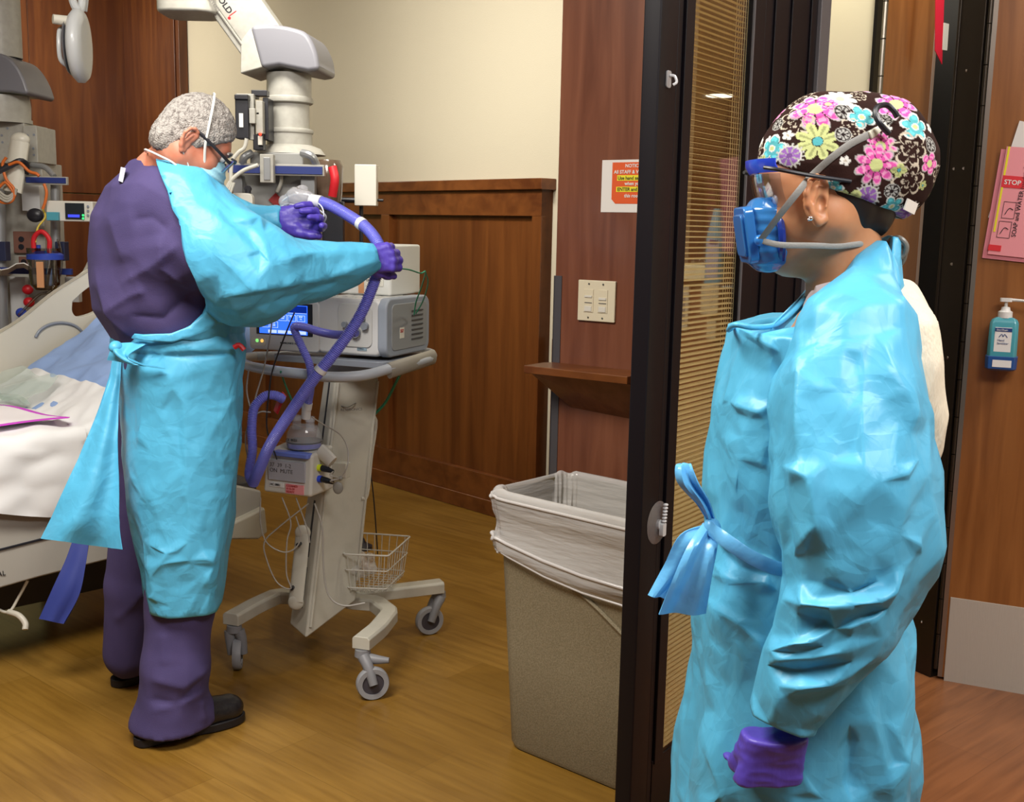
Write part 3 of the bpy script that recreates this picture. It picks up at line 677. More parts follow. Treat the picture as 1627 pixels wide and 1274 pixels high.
# the printed flowers: a pattern on the cloth, drawn round the crown
CAPC = np.array([.028, .0105, .0080])
def capuv(p):
    q = np.asarray(p) - P(1345, 262, NY); q[:, 2] *= .95; q[:, 0] *= .88; r_ = np.linalg.norm(q, axis=1)+1e-9; th = np.arccos(np.clip(-q[:, 1]/r_, -1, 1)); ph = np.arctan2(q[:, 2], q[:, 0])
    return np.stack([th*np.cos(ph), th*np.sin(ph)], 1)
def surf_uv(px, py):
    """cloth coordinate of the surface point seen at px, py"""
    o = np.array([0, 0, CAMZ]); d = P(px, py, 1.0)-o; t = 1.45/1
    d = d/np.linalg.norm(d); c = P(1345, 262, NY); oc = o-c; R = .1
    oc2, d2 = oc*[.88/1.05, 1/.82, .95], d*[.88/1.05, 1/.82, .95]
    A, B_, C_ = d2@d2, 2*oc2@d2, oc2@oc2-R*R; D = max(B_*B_-4*A*C_, 0)
    return capuv((o+d*((-B_-math.sqrt(D))/(2*A)))[None])[0]
UV = capuv(V); col = np.tile(CAPC, (len(V), 1)); col *= (1+.15*pn(V, 50, 3))[:, None]
PINK, PINK2, GRN, TEAL, WHT, CRM, PUR, DRK = [np.array(c) for c in ((.72, .10, .40), (.88, .38, .60), (.58, .64, .27), (.10, .46, .50), (.80, .80, .74), (.52, .46, .36), (.28, .12, .42), (.020, .012, .012))]
def paint(mask, c): col[mask] = c
def flower(uv, r, n, kind, rot=0.0):
    q = UV-uv; d = np.hypot(q[:, 0], q[:, 1])/r; a = np.arctan2(q[:, 1], q[:, 0])+rot; c = np.abs(np.cos(a*n/2))
    edge = .35+.65*c**.45 if n else np.ones_like(d)
    if kind == 'pink':
        paint(d < edge*1.08, WHT*.55); paint(d < edge, PINK2); paint((d < edge*.9) & (d > .3), PINK); paint((d < edge*.86) & (d > .3) & (c < .3), DRK); paint((d > .55) & (d < .7) & (c > .6), PINK2); paint(d < .33, GRN)
    elif kind == 'green':
        paint(d < edge, GRN); paint((d < edge*.85) & (c > .93) & (d > .3), GRN*.6); paint(d < .27, DRK); paint(d < .23, TEAL)
    elif kind == 'teal':
        paint(d < edge, WHT); paint((d < edge*.86) & (d > .25), TEAL); paint((d > .5) & (d < .75) & (c > .8), TEAL*1.6); paint(d < .16, GRN)
    elif kind == 'line':
        paint((d < edge) & (d > edge*.86), CRM*1.2); paint((d < edge*.5) & (d > edge*.40) & (c > .5), CRM); paint((c > .992) & (d < .5), CRM)
    elif kind == 'wheel':
        paint((d < 1.22) & (d > .97) & (np.abs(np.cos(a*9)) > .85), WHT*.7); paint(d < 1, WHT*.75); paint(d < .86, PUR); paint((d < .84) & (c < .45), WHT*.5); paint(d < .25, PUR*.6)
    elif kind == 'button':
        paint(d < 1, WHT*.55); paint(d < .88, DRK); paint((d < .72) & (c > .6), WHT*.6); paint(d < .25, DRK)
    elif kind == 'white':
        paint(d < edge, WHT); paint(d < .25, CRM)
R1 = 1/93.
def at(px, py, rpx, n, kind, rot=0.0): flower(surf_uv(px, py), rpx*R1*.92, n, kind, rot)
rr_ = random.Random(12)
kinds = [('pink', 8, 30), ('green', 8, 28), ('teal', 5, 22), ('line', 7, 28), ('wheel', 8, 18), ('button', 8, 14), ('white', 5, 9), ('line', 6, 24), ('white', 5, 8)]
placed = []
for k in range(400):                                  # the sides and back away from the camera
    u = np.array([rr_.uniform(-3, 3), rr_.uniform(-3, 3)]); q = kinds[rr_.randrange(len(kinds))]; r_ = q[2]*R1
    if 1.12 < np.hypot(*u) < 3.1 and all(np.hypot(*(u-p)) > (r_+s_)*.98 for p, s_ in placed): placed.append((u, r_)); flower(u, r_, q[1], q[0], rr_.uniform(0, 6))
for a in [(1335, 160, 26, 9, 'white'), (1300, 180, 34, 8, 'pink', .4), (1318, 172, 14, 6, 'pink'), (1340, 181, 13, 8, 'button'), (1273, 198, 24, 7, 'line'), (1370, 184, 23, 5, 'teal', .5), (1355, 205, 20, 7, 'line', .3),
          (1245, 203, 11, 8, 'button'), (1302, 227, 29, 8, 'green', .4), (1236, 238, 23, 5, 'teal'), (1262, 249, 16, 8, 'wheel'), (1260, 219, 8, 5, 'white'), (1220, 258, 13, 5, 'green'), (1340, 215, 12, 8, 'button'),
          (1400, 232, 25, 9, 'pink', .2), (1392, 262, 32, 9, 'pink'), (1343, 256, 8, 5, 'white'), (1412, 202, 8, 5, 'white'), (1408, 186, 13, 8, 'button'), (1448, 205, 24, 5, 'teal', 1), (1441, 238, 28, 6, 'line', .2), (1470, 232, 13, 8, 'button'),
          (1440, 285, 27, 6, 'line', .8), (1469, 260, 17, 5, 'pink'), (1416, 303, 12, 8, 'button'), (1377, 312, 18, 8, 'wheel'), (1345, 322, 26, 5, 'green', .4), (1325, 296, 15, 5, 'teal'), (1417, 328, 20, 5, 'teal', .4), (1460, 293, 8, 5, 'green'),
          (1250, 282, 14, 6, 'pink'), (1234, 278, 7, 5, 'white'), (1425, 270, 11, 4, 'green'), (1372, 330, 9, 4, 'green'), (1478, 275, 16, 6, 'line'), (1290, 150, 14, 5, 'line'), (1365, 150, 14, 7, 'line'), (1214, 228, 12, 5, 'white'), (1232, 180, 18, 6, 'pink')]: at(*a)
cap = meshobj('surgical_cap', V, Q, None, nurse)
me = cap.data; at_ = me.color_attributes.new('print', 'FLOAT_COLOR', 'POINT'); at_.data.foreach_set('color', np.hstack([np.clip(col*.86, 0, 1), np.ones((len(V), 1))]).astype(np.float32).ravel())
mc = mat('flowered_cotton', (.04, .02, .02), .85, spec=.15, bump=(500, .1)); nt = mc.node_tree; an = nt.nodes.new('ShaderNodeAttribute'); an.attribute_name = 'print'
nt.links.new(an.outputs['Color'], nt.nodes['Principled BSDF'].inputs['Base Color']); me.materials.append(mc)
def sidey(px, py, off=0.0, c=(1310, 262), r=(.1015, .083, .112), Yc=None):
    """point on the near side of the head ellipsoid seen at px, py"""
    Yc = NY if Yc is None else Yc
    best = P(px, py, Yc); cc = P(c[0], c[1], Yc)
    for Y in np.linspace(Yc-.14, Yc, 57):
        p = P(px, py, Y)
        if (((p-cc)/(np.array(r)+off))**2).sum() < 1: return p
    return P(px, py, Yc)
LBL = mat('cap_label', (.75, .72, .66), .7)
m = MB(); c = P(1447, 328, NY-.050); T = Matrix.Translation(c) @ Matrix.Rotation(.28, 4, 'Y') @ Matrix.Rotation(.75, 4, 'Z')
m.box((-.016, -.001, -.008), (.016, .001, .008), T); m.build('label_tag', LBL, cap)
# respirator straps, clasp, safety goggles
STRAP = mat('grey_strap', (.27, .27, .25), .6, bump=(400, .1)); STRAPC = mat('pale_clasp', (.70, .68, .55), .5)
pts = [P(1209, 381, NY-.055), P(1240, 340, NY-.082), P(1268, 305, NY-.092)] + [sidey(x, y, .006, Yc=NY) for x, y in ((1290, 279), (1322, 250), (1352, 228), (1382, 213), (1400, 203))]
m = MB(); m.tube(pts, .004, 8, 4, flat=(.0052, .0012, (.3, -1, 0))); m.build('mask_strap', STRAP, nurse, smooth=True)
q0, q1 = sidey(1382, 215, .009), sidey(1408, 200, .011); m = MB(); m.tube([q0, q1], .005, 8, flat=(.0062, .0024, (.3, -1, 0))); m.build('strap_clasp', STRAPC, nurse, smooth=True, bevel=.0008)
m = MB(); m.tube([P(1209, 382, NY-.055), P(1240, 389, NY-.064), P(1290, 390, NY-.062), P(1335, 391, NY-.056), P(1372, 387, NY-.048), P(1392, 388, NY), P(1372, 389, NY+.048), P(1290, 392, NY+.064), P(1215, 384, NY+.05)], .004, 8, 5, flat=(.0042, .0012, (0, -1, 0))); m.build('mask_strap', STRAP, nurse, smooth=True)
m = MB()
tp = [P(1214, 266, NY-.068), P(1240, 270, NY-.083), P(1290, 279, NY-.090), P(1352, 288, NY-.084)]
m.tube([p+[0, 2*(NY-p[1]), 0] for p in tp], .0028, 8, 5); m.build('goggles_temple', BLK2, nurse, smooth=True); m = MB(); m.tube(tp, .0028, 8, 5); gg = m.build('goggles_temple', mat('black_plastic', (.015, .015, .02), .35), nurse, smooth=True)
G = []; GB = []
for k in range(21):
    a = -1.25 + 2.5*k/20; col_ = []
    for j in range(9):
        f = j/8; py = 278 + 52*f; px = 1196 + 13*f - 2*math.sin(f*3)
        p = P(px, py, NY); bx = (1-math.cos(a))*.034; col_.append([p[0]+bx, NY + math.sin(a)*.072, p[2]])
    G.append(col_)
    GB.append([P(1189, 254, NY)[0]+(1-math.cos(a))*.034, NY+math.sin(a)*.072, P(1190, 255, NY)[2]])
m = MB(); m.grid(G, .0018); m.build('goggles_lens', thin_glass('clear_visor', (.86, .88, .95), .22), nurse, smooth=True)
m = MB(); gb = np.array(GB); lo_ = np.array([c[0] for c in G])
m.grid(np.stack([gb, gb*.5+lo_*.5+[-.003, 0, 0.002], gb*.1+lo_*.9+[0, 0, 0]], 1), .003); m.build('goggles_brow', mat('blue_brow', (.02, .06, .62), .3, coat=.4), nurse, smooth=True)
# half-mask respirator
MASKM = mat('blue_respirator', (.05, .27, .68), .12, spec=.7, coat=.6, transl=.35, alpha=.9)
sd = SD(P(1160, 440, 1.74)-[.0, .22, 0], P(1260, 300, 1.74)+[.03, 0, .02], .0028)
sd.cap(P(1222, 345, NY), P(1222, 400, NY), .030, .030, .01, ((0, 1, 0), 1.65))
sd.cap(P(1205, 345, NY), P(1209, 398, NY), .026, .026, .01, ((0, 1, 0), 1.5))
sd.plane(P(1243, 380, NY), (1, 0, .12))
s2 = sd.copy(); V, Q = sd.mesh(2); N_ = vnormals(V, Q); V = V + N_*(np.sin(V[:, 2]*420)*.0008)[:, None]; msk = meshobj('respirator_mask', V, Q, MASKM, nurse)
m = MB(); T = Matrix.Translation(P(1186, 374, NY)) @ Matrix.Rotation(-.19, 4, 'Y')
m.rbox((-.007, -.040, -.040), (.007, .040, .042), .012, T, axis='x'); m.rbox((-.011, -.030, -.030), (-.006, .030, .032), .010, T, axis='x'); m.build('filter_cover', MASKM, msk, bevel=.004, seg=3)
m = MB(); rim = [P(1241, 330, NY), P(1240, 345, NY-.046), P(1243, 375, NY-.057), P(1242, 405, NY-.046), P(1240, 424, NY-.01), P(1240, 424, NY+.01), P(1242, 405, NY+.046), P(1243, 375, NY+.057), P(1240, 345, NY+.046), P(1241, 330, NY)]
m.tube(rim, .0055, 8, 4); m.build('face_seal', mat('dark_blue_seal', (.01, .03, .22), .25, coat=.4), msk, smooth=True)
m = MB(); m.ball(P(1207, 382, NY-.050), (.008, .008, .008)); m.build('strap_button', MASKM, msk, smooth=True)
# black cable loop on the cap and grey stethoscope coil behind the neck: things of their own kind, worn
m = MB(); lp = [P(1412, 212, NY-.083), P(1398, 196, NY-.088), P(1391, 180, NY-.082), P(1396, 169, NY-.076), P(1409, 167, NY-.070), P(1420, 176, NY-.070), P(1426, 186, NY-.070)]
m.tube(lp, .0042, 10, 6); m.build('hair_band', mat('black_plastic', (.015, .015, .02), .35), cap, smooth=True)
m = MB(); lp = [P(1400, 420, NY+.02), P(1412, 385, NY-.0), P(1428, 378, NY-.02), P(1440, 390, NY-.025), P(1436, 406, NY-.02), P(1424, 408, NY-.015), P(1418, 398, NY-.01), P(1428, 390, NY-.02), P(1438, 398, NY-.01), P(1434, 416, NY), P(1422, 424, NY+.01), P(1410, 440, NY+.02)]
m.tube(lp, .0038, 10, 6); m.build('stethoscope_tube', mat('grey_tubing', (.17, .17, .15), .35), nurse, smooth=True)
# cream top under the gown, showing at the back
CREAMC = mat('cream_knit_top', (.70, .64, .50), .8, bump=(300, .3, (1, 1, .15)))
sd = SD((.30, 1.40, .85), (.70, 1.92, 1.40), .006)
sd.loft(rings([(424, 1392, 1422, 1.66, .03), (452, 1360, 1440, 1.66, .09), (500, 1340, 1456, 1.66, .155), (560, 1330, 1466, 1.66, .17), (640, 1330, 1473, 1.66, .165), (692, 1335, 1472, 1.66, .15), (760, 1335, 1440, 1.66, .14)]), .03)
V, Q = sd.mesh(2); N_ = vnormals(V, Q); V = V + N_*(ridged(V, 16, 5, (1, 1, .35))*.004)[:, None]; meshobj('knit_top', V, Q, CREAMC, nurse)
m = MB(); m.tube([P(1283, 476, NY-.07), P(1300, 470, NY-.09), P(1330, 462, NY-.085), P(1360, 455, NY-.06)], .012, 10, 4, flat=(.016, .003, (0, -1, .5))); m.build('undershirt_collar', mat('grey_cotton', (.24, .20, .20), .8), nurse, smooth=True)
# gown: trunk and skirt ---------------------------------------------------------
sd = SD((.15, 1.28, .35), (.80, 2.0, 1.52), .0048)
def fk(th, Z): return .035*np.sin(th*7+Z*2.5)*np.clip((.95-Z)*2, 0, 1) + .02*np.sin(th*11+1-Z*3)*np.clip((.95-Z)*2, 0, 1)
sd.loft(rings([(508, 1270, 1440, 1.66, .17), (516, 1163, 1442, 1.66, .175), (560, 1153, 1440, 1.66, .185), (630, 1137, 1440, 1.66, .195), (700, 1131, 1438, 1.66, .18), (780, 1122, 1430, 1.66, .17), (845, 1128, 1415, 1.66, .158), (900, 1120, 1412, 1.66, .168), (960, 1112, 1420, 1.66, .185),
               (1040, 1110, 1427, 1.66, .20), (1130, 1102, 1434, 1.66, .21), (1210, 1092, 1437, 1.66, .215), (1274, 1085, 1428, 1.66, .22), (1520, 1080, 1440, 1.66, .235)]), .03, fold=fk)
# raised shoulder and collar
sd.cap(P(1352, 545, 1.57), P(1412, 392, 1.62), .068, .012, .05, ((0, 1, 0), .7))
sd.cap(P(1352, 545, 1.74), P(1412, 392, 1.66), .068, .012, .05, ((0, 1, 0), .7))
# collar standing up at the nape and falling open in front
sd.cap(P(1398, 372, NY), P(1395, 450, NY), .010, .030, .02, ((0, 1, 0), 3.0))
cut = [(P(1305, 440, NY), P(1235, 505, NY), .052, .052)]
for a, b, r1, r2 in cut: sd.cap(a, b, r1, r2, .01, ((0, 1, 0), 1.2), mode='cut')
sd.cap(P(1342, 330, NY), P(1350, 455, NY), .062, .058, .01, ((0, 1, 0), 1.0), mode='cut')
V, Q = sd.mesh(2); N_ = vnormals(V, Q)
z = V[:, 2]; low = np.clip((1.0-z)*3, 0, 1)
FA = facets(V, 9, 3, (1, 1, .65)); FB = facets(V, 20, 5, (1, 1, .8))
dsp = (facets(V, 4.4, 41, (1, 1, .5))*.035+.006)*np.clip((1.40-z)/.12, 0, 1) + FA*.021*(1-low*.3) + FB*.008 + ridged(V, 6, 2, (1.6, 1.6, .35))*.008*low + folds(V, N_, [
    ([(1130, 838), (1180, 880), (1260, 905)], .010, 6, 12), ([(1120, 895), (1180, 925), (1256, 925)], .008, 8, 6), ([(1130, 850), (1180, 905), (1250, 915)], -.006, 10, 10),
    ([(1165, 515), (1210, 545), (1235, 560)], .010, 5, 12), ([(1235, 560), (1218, 640), (1222, 700)], -.010, 16, 8), ([(1140, 630), (1180, 650), (1215, 660)], .008, 5, 10), ([(1150, 690), (1180, 730), (1170, 790)], .006, 7, 16),
    ([(1165, 730), (1220, 735)], .005, 5, 14), ([(1112, 930), (1200, 1010), (1240, 1040)], .006, 10, 6), ([(1120, 960), (1220, 1000)], .005, 7, 9),
    ([(1105, 1130), (1140, 1200), (1165, 1274)], .008, 8, 20), ([(1354, 1150), (1356, 1274)], -.018, 12, 8), ([(1250, 1170), (1300, 1274)], .010, 18, 10), ([(1370, 1110), (1395, 1190), (1420, 1274)], .012, 14, 20), ([(1410, 1140), (1430, 1210), (1380, 1265)], .008, 8, 18)])
V = V + N_*dsp[:, None]; gown = film('isolation_gown', V, Q, GOWN, nurse, 1500)
m = MB(); G = [[P(1287+(1-f)*-3, 456+22*f, 1.70-.02*f), P(1268-4*f, 475+26*f, 1.66), P(1246-2*f, 497+24*f, 1.62), P(1230-6*f, 513+14*f, 1.58)] for f in np.linspace(0, 1, 6)]; m.grid(np.array(G), .002); m.build('collar_flap', GOWN, gown, smooth=True, angle=80)
m = MB(); m.tube([P(1283, 470, 1.66), P(1240, 512, 1.60), P(1200, 520, 1.56), P(1168, 516, 1.56), P(1158, 524, 1.60), P(1166, 518, 1.68)], .004, 8, 5); m.build('neck_hem', GOWN, gown, smooth=True, angle=80)
# sleeve ---------------------------------------------------------------------
def sleeve(parent, pts, rs, voxel, lines, seed, fac=1.0, flat=None, name='sleeve', ext=()):
    pts = [np.array(p) for p in pts]; lo = np.min(pts, 0)-max(rs)-.03; hi = np.max(pts, 0)+max(rs)+.03
    s = SD(lo, hi, voxel)
    for i in range(len(pts)-1): s.cap(pts[i], pts[i+1], rs[i], rs[i+1], .05, flat)
    for a, b, r1, r2 in ext: s.cap(a, b, r1, r2, .04)
    e_ = pts[-1]; d = pts[-1]-pts[-2]; d /= np.linalg.norm(d); s.plane(e_+d*.002, d)
    V, Q = s.mesh(2); N_ = vnormals(V, Q); tq = np.linalg.norm(V-e_, axis=1)
    dsp = facets(V, 9, seed, (1, 1, .7))*.020*fac + facets(V, 21, seed+1)*.008*fac + folds(V, N_, lines); dsp *= np.clip(tq/.06, .25, 1)
    V = V+N_*(dsp + (facets(V, 4.6, seed+2, (1, 1, .55))*.045+.009)*fac*np.clip(tq/.25, .1, 1)*np.clip((1.42-V[:, 2])/.15, 0, 1))[:, None]; return film(name, V, Q, GOWN, parent)
sleeve(gown, [P(1362, 528, 1.515), P(1352, 640, 1.49), P(1362, 770, 1.45), P(1372, 868, 1.44), P(1330, 985, 1.42), P(1278, 1075, 1.415), P(1246, 1130, 1.415), P(1240, 1146, 1.415)], [.070, .084, .095, .092, .066, .050, .033, .040], .0040, [
    ([(1280, 545), (1280, 640), (1285, 760)], .008, 4, 12), ([(1370, 510), (1368, 620), (1372, 820)], .007, 3, 10), ([(1280, 620), (1330, 622), (1368, 625)], .004, 4, 8), ([(1385, 530), (1420, 620), (1450, 690)], .012, 6, 20),
    ([(1335, 550), (1365, 570)], .010, 5, 14), ([(1240, 740), (1300, 760), (1312, 830), (1260, 890)], .014, 10, 12), ([(1232, 640), (1245, 760), (1275, 900)], -.012, 12, 12), ([(1390, 770), (1430, 760), (1470, 725)], .008, 5, 9),
    ([(1385, 840), (1430, 850), (1440, 790)], .007, 5, 8), ([(1300, 900), (1375, 925), (1392, 850)], .008, 6, 10), ([(1435, 860), (1480, 870)], .006, 5, 6), ([(1250, 955), (1320, 960), (1410, 940), (1440, 900)], .022, 12, 6), ([(1262, 935), (1240, 980), (1225, 1010)], .010, 6, 8),
    ([(1290, 965), (1318, 1003), (1400, 960)], -.014, 10, 8), ([(1220, 1035), (1300, 1015), (1400, 965)], .018, 10, 7), ([(1215, 1055), (1290, 1045), (1370, 1020)], .014, 6, 8), ([(1225, 1065), (1300, 1068), (1350, 1045)], -.012, 7, 7),
    ([(1210, 1088), (1270, 1090), (1330, 1080), (1395, 1035)], .012, 5, 8), ([(1215, 1120), (1280, 1090), (1330, 1085)], .008, 5, 10), ([(1205, 1100), (1240, 1120), (1260, 1150)], .005, 4, 8)], 11,
    ext=[(P(1398, 760, 1.49), P(1428, 858, 1.49), .052, .042), (P(1385, 950, 1.46), P(1310, 1070, 1.44), .042, .028), (P(1398, 400, 1.60), P(1362, 528, 1.52), .02, .07)])
sleeve(gown, [P(1350, 528, 1.80), P(1340, 700, 1.85), P(1330, 860, 1.86), P(1215, 960, 1.80)], [.072, .09, .085, .045], .008, [], 14)
# cuff lip and glove
sd = SD(P(1120, 1290, 1.34), P(1300, 1100, 1.56), .0028)
d_ = P(1222, 1240, 1.42)-P(1245, 1128, 1.415)
hand(sd, P(1242, 1136, 1.415), d_, (-.12, .99, -.05), -1, .200, (.62, .68, .72, .76), (.0, 1.0), .02, k=.009, r=1.24)
V, Q = sd.mesh(2); N_ = vnormals(V, Q); V = V + N_*(ridged(V, 34, 5, (.5, 1, 1.8))*.0013)[:, None]; meshobj('glove', V, Q, GLOVE, nurse)
sd = SD(P(1215, 960, 1.80)-.16, P(1215, 960, 1.80)+.16, .004); hand(sd, P(1215, 962, 1.80), (-.7, -.1, -.6), (0, 0, -1), -1, .185); V, Q = sd.mesh(2); V[:, 0] = np.maximum(V[:, 0], 0); meshobj('glove', V, Q, GLOVE, nurse)
# waist tie with its bow
TIE = mat('blue_plastic_tie', (.17, .56, .90), .3, coat=.2, bump=(40, .2), transl=.3)
def strip(rows, Ys, n=14, th=.0015, wob=.006, seed=0):
    """soft hanging sheet from rows of (left, right) picture points"""
    G = []
    for i, ((l, r), Y) in enumerate(zip(rows, Ys)):
        row = []
        for k in range(n):
            f = k/(n-1); p = P(l[0]*(1-f)+r[0]*f, l[1]*(1-f)+r[1]*f, Y); p[1] += wob*math.sin(f*9+i*.9+seed); row.append(p)
        G.append(row)
    G = np.array(G); H = np.array([catmull(G[:, k], 6) for k in range(n)]).transpose(1, 0, 2); return H
m = MB()
YB = 1.545
m.grid(strip([((1128, 832), (1140, 846)), ((1106, 800), (1128, 800)), ((1078, 768), (1108, 765)), ((1074, 742), (1098, 738)), ((1080, 736), (1096, 738))], [YB, YB-.02, YB-.03, YB-.02, YB-.005], 8), .002)
m.grid(strip([((1126, 832), (1136, 850)), ((1082, 850), (1130, 868)), ((1055, 900), (1118, 905)), ((1030, 946), (1062, 952))], [YB, YB-.02, YB-.015, YB-.02], 12, wob=.004), .002)
m.grid(strip([((1118, 832), (1142, 850)), ((1092, 870), (1138, 872)), ((1068, 920), (1130, 920)), ((1046, 974), (1122, 976))], [YB-.01, YB-.035, YB-.04, YB-.03], 12, wob=.005, seed=2), .002)
m.ball(P(1131, 840, YB-.008), (.013, .015, .016)); m.build('waist_tie', TIE, gown, smooth=True)
m = MB(); m.tube([P(1126, 838, 1.53), P(1150, 856, 1.49), P(1190, 883, 1.475), P(1235, 903, 1.47), P(1290, 910, 1.47)], .006, 8, 5, flat=(.010, .002, (0, -1, 0))); m.build('waist_band', TIE, gown, smooth=True)
# ================================================================ THE MAN WITH THE HOSE
MY = 3.10; FACE = .52                                    # facing direction, radians from +X towards +Y
fdir = np.array([math.cos(FACE), math.sin(FACE), 0]); ldir = np.array([-math.sin(FACE), math.cos(FACE), 0])
man = thing('person', 'person with grey hair in purple scrubs and open-backed blue gown holding a hose', 'person', (P(270, 1150, 3.05)[0], 3.05, 0))
def ringr(rows, grow=0.0):
    out = []
    for py, l, r, Y, b in rows:
        A, B = P(l, py, Y), P(r, py, Y); c = (A+B)/2; w_ = np.linalg.norm((B-A)[:2])/2; b = min(b, w_*1.12)
        a = math.sqrt(max(w_*w_-(b*math.sin(FACE))**2, .004))/math.cos(FACE); out.append((c[2], c[0], c[1], a+grow, b+grow))
    return out
HM = Matrix.Translation(P(303, 222, 2.98)) @ Matrix.Rotation(math.radians(20), 4, 'Z') @ Matrix.Rotation(math.radians(33), 4, 'Y')
hl = lambda x, y, z: np.array(HM @ Vector((x, y, z)))
HR = np.array(HM.to_3x3())
sh_n = P(305, 352, 2.97); sh_f = P(290, 325, 3.35); el_n = P(402, 445, 2.98); wr_n = P(578, 409, 3.10); el_f = P(370, 380, 3.42); wr_f = P(437, 350, 3.32)
hip = P(290, 590, 3.12)
sd = SD((-1.55, 2.6, 0), (-.35, 3.65, 1.88), .008)
sd.ell(hl(.004, 0, .02), (.090, .076, .098), .02, HR); sd.ell(hl(.040, 0, -.045), (.058, .060, .076), .03, HR)
sd.cap(hl(.074, -.008, -.108), hl(.074, .008, -.108), .024, .024, .03); sd.cap(hl(.098, 0, -.012), hl(.112, 0, -.046), .010, .015, .012)
sd.cap(hl(.078, -.03, .022), hl(.078, .03, .022), .022, .022, .02)
for s_ in (-1, 1):
    sd.cap(hl(.066, s_*.012, -.105), hl(.0, s_*.056, -.055), .022, .024, .03); sd.ell(hl(.100, s_*.031, .002), (.012, .015, .012), .01, HR, mode='cut'); sd.ell(hl(.06, s_*.045, -.035), (.03, .022, .026), .02, HR)
for z_ in (-.073, -.083): sd.cap(hl(.096, -.018, z_), hl(.096, .018, z_), .006, .006, .008)
neck = P(262, 290, 3.06)
sd.cap(hl(-.018, 0, -.04), neck, .058, .066, .04)
sd.chain([neck, P(262, 350, 3.12), P(265, 450, 3.14), hip], [.075, .13, .14, .13], .04)
sd.chain([sh_n, el_n, wr_n], [.062, .048, .032], .03); sd.chain([neck, sh_n], [.07, .062], .05); sd.chain([neck, sh_f], [.07, .062], .05); sd.chain([sh_f, el_f, wr_f], [.062, .048, .032], .03)
an_n = P(265, 1150, 3.0); an_n[2] = .1; an_f = P(200, 1060, 3.34); an_f[2] = .1
kn_n = P(288, 860, 3.03); kn_f = P(216, 850, 3.31)
sd.chain([hip + [0, -.08, 0], kn_n, an_n], [.09, .06, .045], .04); sd.chain([P(262, 600, 3.2), kn_f, an_f], [.08, .06, .045], .04)
V, Q = sd.mesh(2); mbody = meshobj('body', V, Q, SKIN2, man)
sd = SD(hl(.03, 0, 0)-.15, hl(.03, 0, 0)+.15, .0045)     # finer head surface joined at the same skin
# ears
def ear2(side):
    c = hl(-.004, side*.077, -.012); e = SD(c-.055, c+.055, .0032)
    A = lambda x, y, z: hl(-.004 + x*.038, side*(.077+z), -.012 + y*.064)
    rim = [A(.22, .12, .002), A(.30, .32, .004), A(.18, .47, .008), A(-.08, .52, .012), A(-.34, .42, .015), A(-.48, .18, .016), A(-.44, -.08, .013), A(-.28, -.30, .009), A(-.06, -.48, .005), A(.14, -.44, .003)]
    e.chain(rim, [.0045]*7 + [.0065, .0065, .004], .004); e.cap(A(-.05, .25, 0), A(0, -.25, 0), .012, .010, .006, (HR[:, 1], .6)); e.cap(A(-.22, -.15, .008), A(0, .28, .008), .004, .004, .004)
    V, Q = e.mesh(1); meshobj('ear', V, Q, SKIN2, man)
ear2(-1); ear2(1)
for s_ in (-1, 1):
    m = MB(); m.ball(hl(.088, s_*.031, .002), .012); eb = m.build('eye', EYEW, man, smooth=True); m = MB(); m.ball(hl(.096, s_*.031, -.001), .0055); m.build('iris', mat('iris_grey', (.05, .08, .1), .15), eb, smooth=True)
# short grey hair
GH = mat('grey_hair', (.41, .385, .36), .75, noise=((.15, .13, .12), 120, .45, .7, (1, 1, .6)), bump=(260, .8))
sd = SD(hl(0, 0, .02)-.16, hl(0, 0, .02)+.16, .0038)
sd.ell(hl(.004, 0, .026), (.098, .083, .102), .02, HR); sd.cap(hl(-.054, -.028, -.035), hl(-.054, .028, -.035), .036, .036, .04)
n_ = HR @ np.array([.73, 0, -.68]); sd.plane(hl(.085, 0, .052), n_); sd.plane(hl(.088, 0, .05), HR @ np.array([1., 0, -.05]))
V, Q = sd.mesh(2); N_ = vnormals(V, Q); V = V + N_*(ridged(V, 45, 3)*.0022 + pn(V, 110, 4)*.0016)[:, None]; hair = meshobj('hair', V, Q, GH, man)
m = MB()
for s_ in (-1, 1): m.tube([hl(.103, s_*.012, .019), hl(.104, s_*.032, .026), hl(.095, s_*.05, .02)], .0035, 8, 4); m.build('eyebrow', GH, man, smooth=True) if s_ == 1 else None
# glasses, mask and its ties
BP = mat('black_plastic', (.015, .015, .02), .35)
gl = None
for s_ in (-1, 1):
    m = MB(); m.tube([hl(-.012, s_*.083, .022), hl(.02, s_*.084, .018), hl(.07, s_*.078, .008), hl(.112, s_*.062, .0)], .0032, 8, 4, flat=(.0018, .0042, (HR @ np.array([0, 0, 1.])))); m.build('glasses_temple', BP, man, smooth=True)
m = MB(); m.tube([hl(.110, -.064, .012), hl(.122, -.035, .016), hl(.124, 0, .012), hl(.122, .035, .016), hl(.110, .064, .012)], .0035, 8, 5); m.build('glasses_frame', BP, man, smooth=True)
G = [[hl(.108+.016*math.cos(t*1.25)-.002*j, math.sin(t*1.0)*.072, .014-.009*j) for j in range(6)] for t in np.linspace(-1, 1, 15)]
m = MB(); m.grid(G, .0018); m.build('glasses_lens', TGV := thin_glass('clear_visor', (.86, .88, .95), .22), man, smooth=True)
MASKB = mat('surgical_mask', (.30, .58, .70), .75, bump=(200, .1)); TIEW = mat('white_strap', (.72, .72, .68), .6)
sd = SD(hl(.07, 0, -.07)-.12, hl(.07, 0, -.07)+.12, .0036)
sd.ell(hl(.066, 0, -.068), (.066, .066, .064), .01, HR); sd.cap(hl(.07, 0, -.105), hl(.075, 0, -.03), .045, .035, .03, (HR[:, 1], 1.2)); sd.plane(hl(.045, 0, -.07), HR @ np.array([-1., 0, .15]))
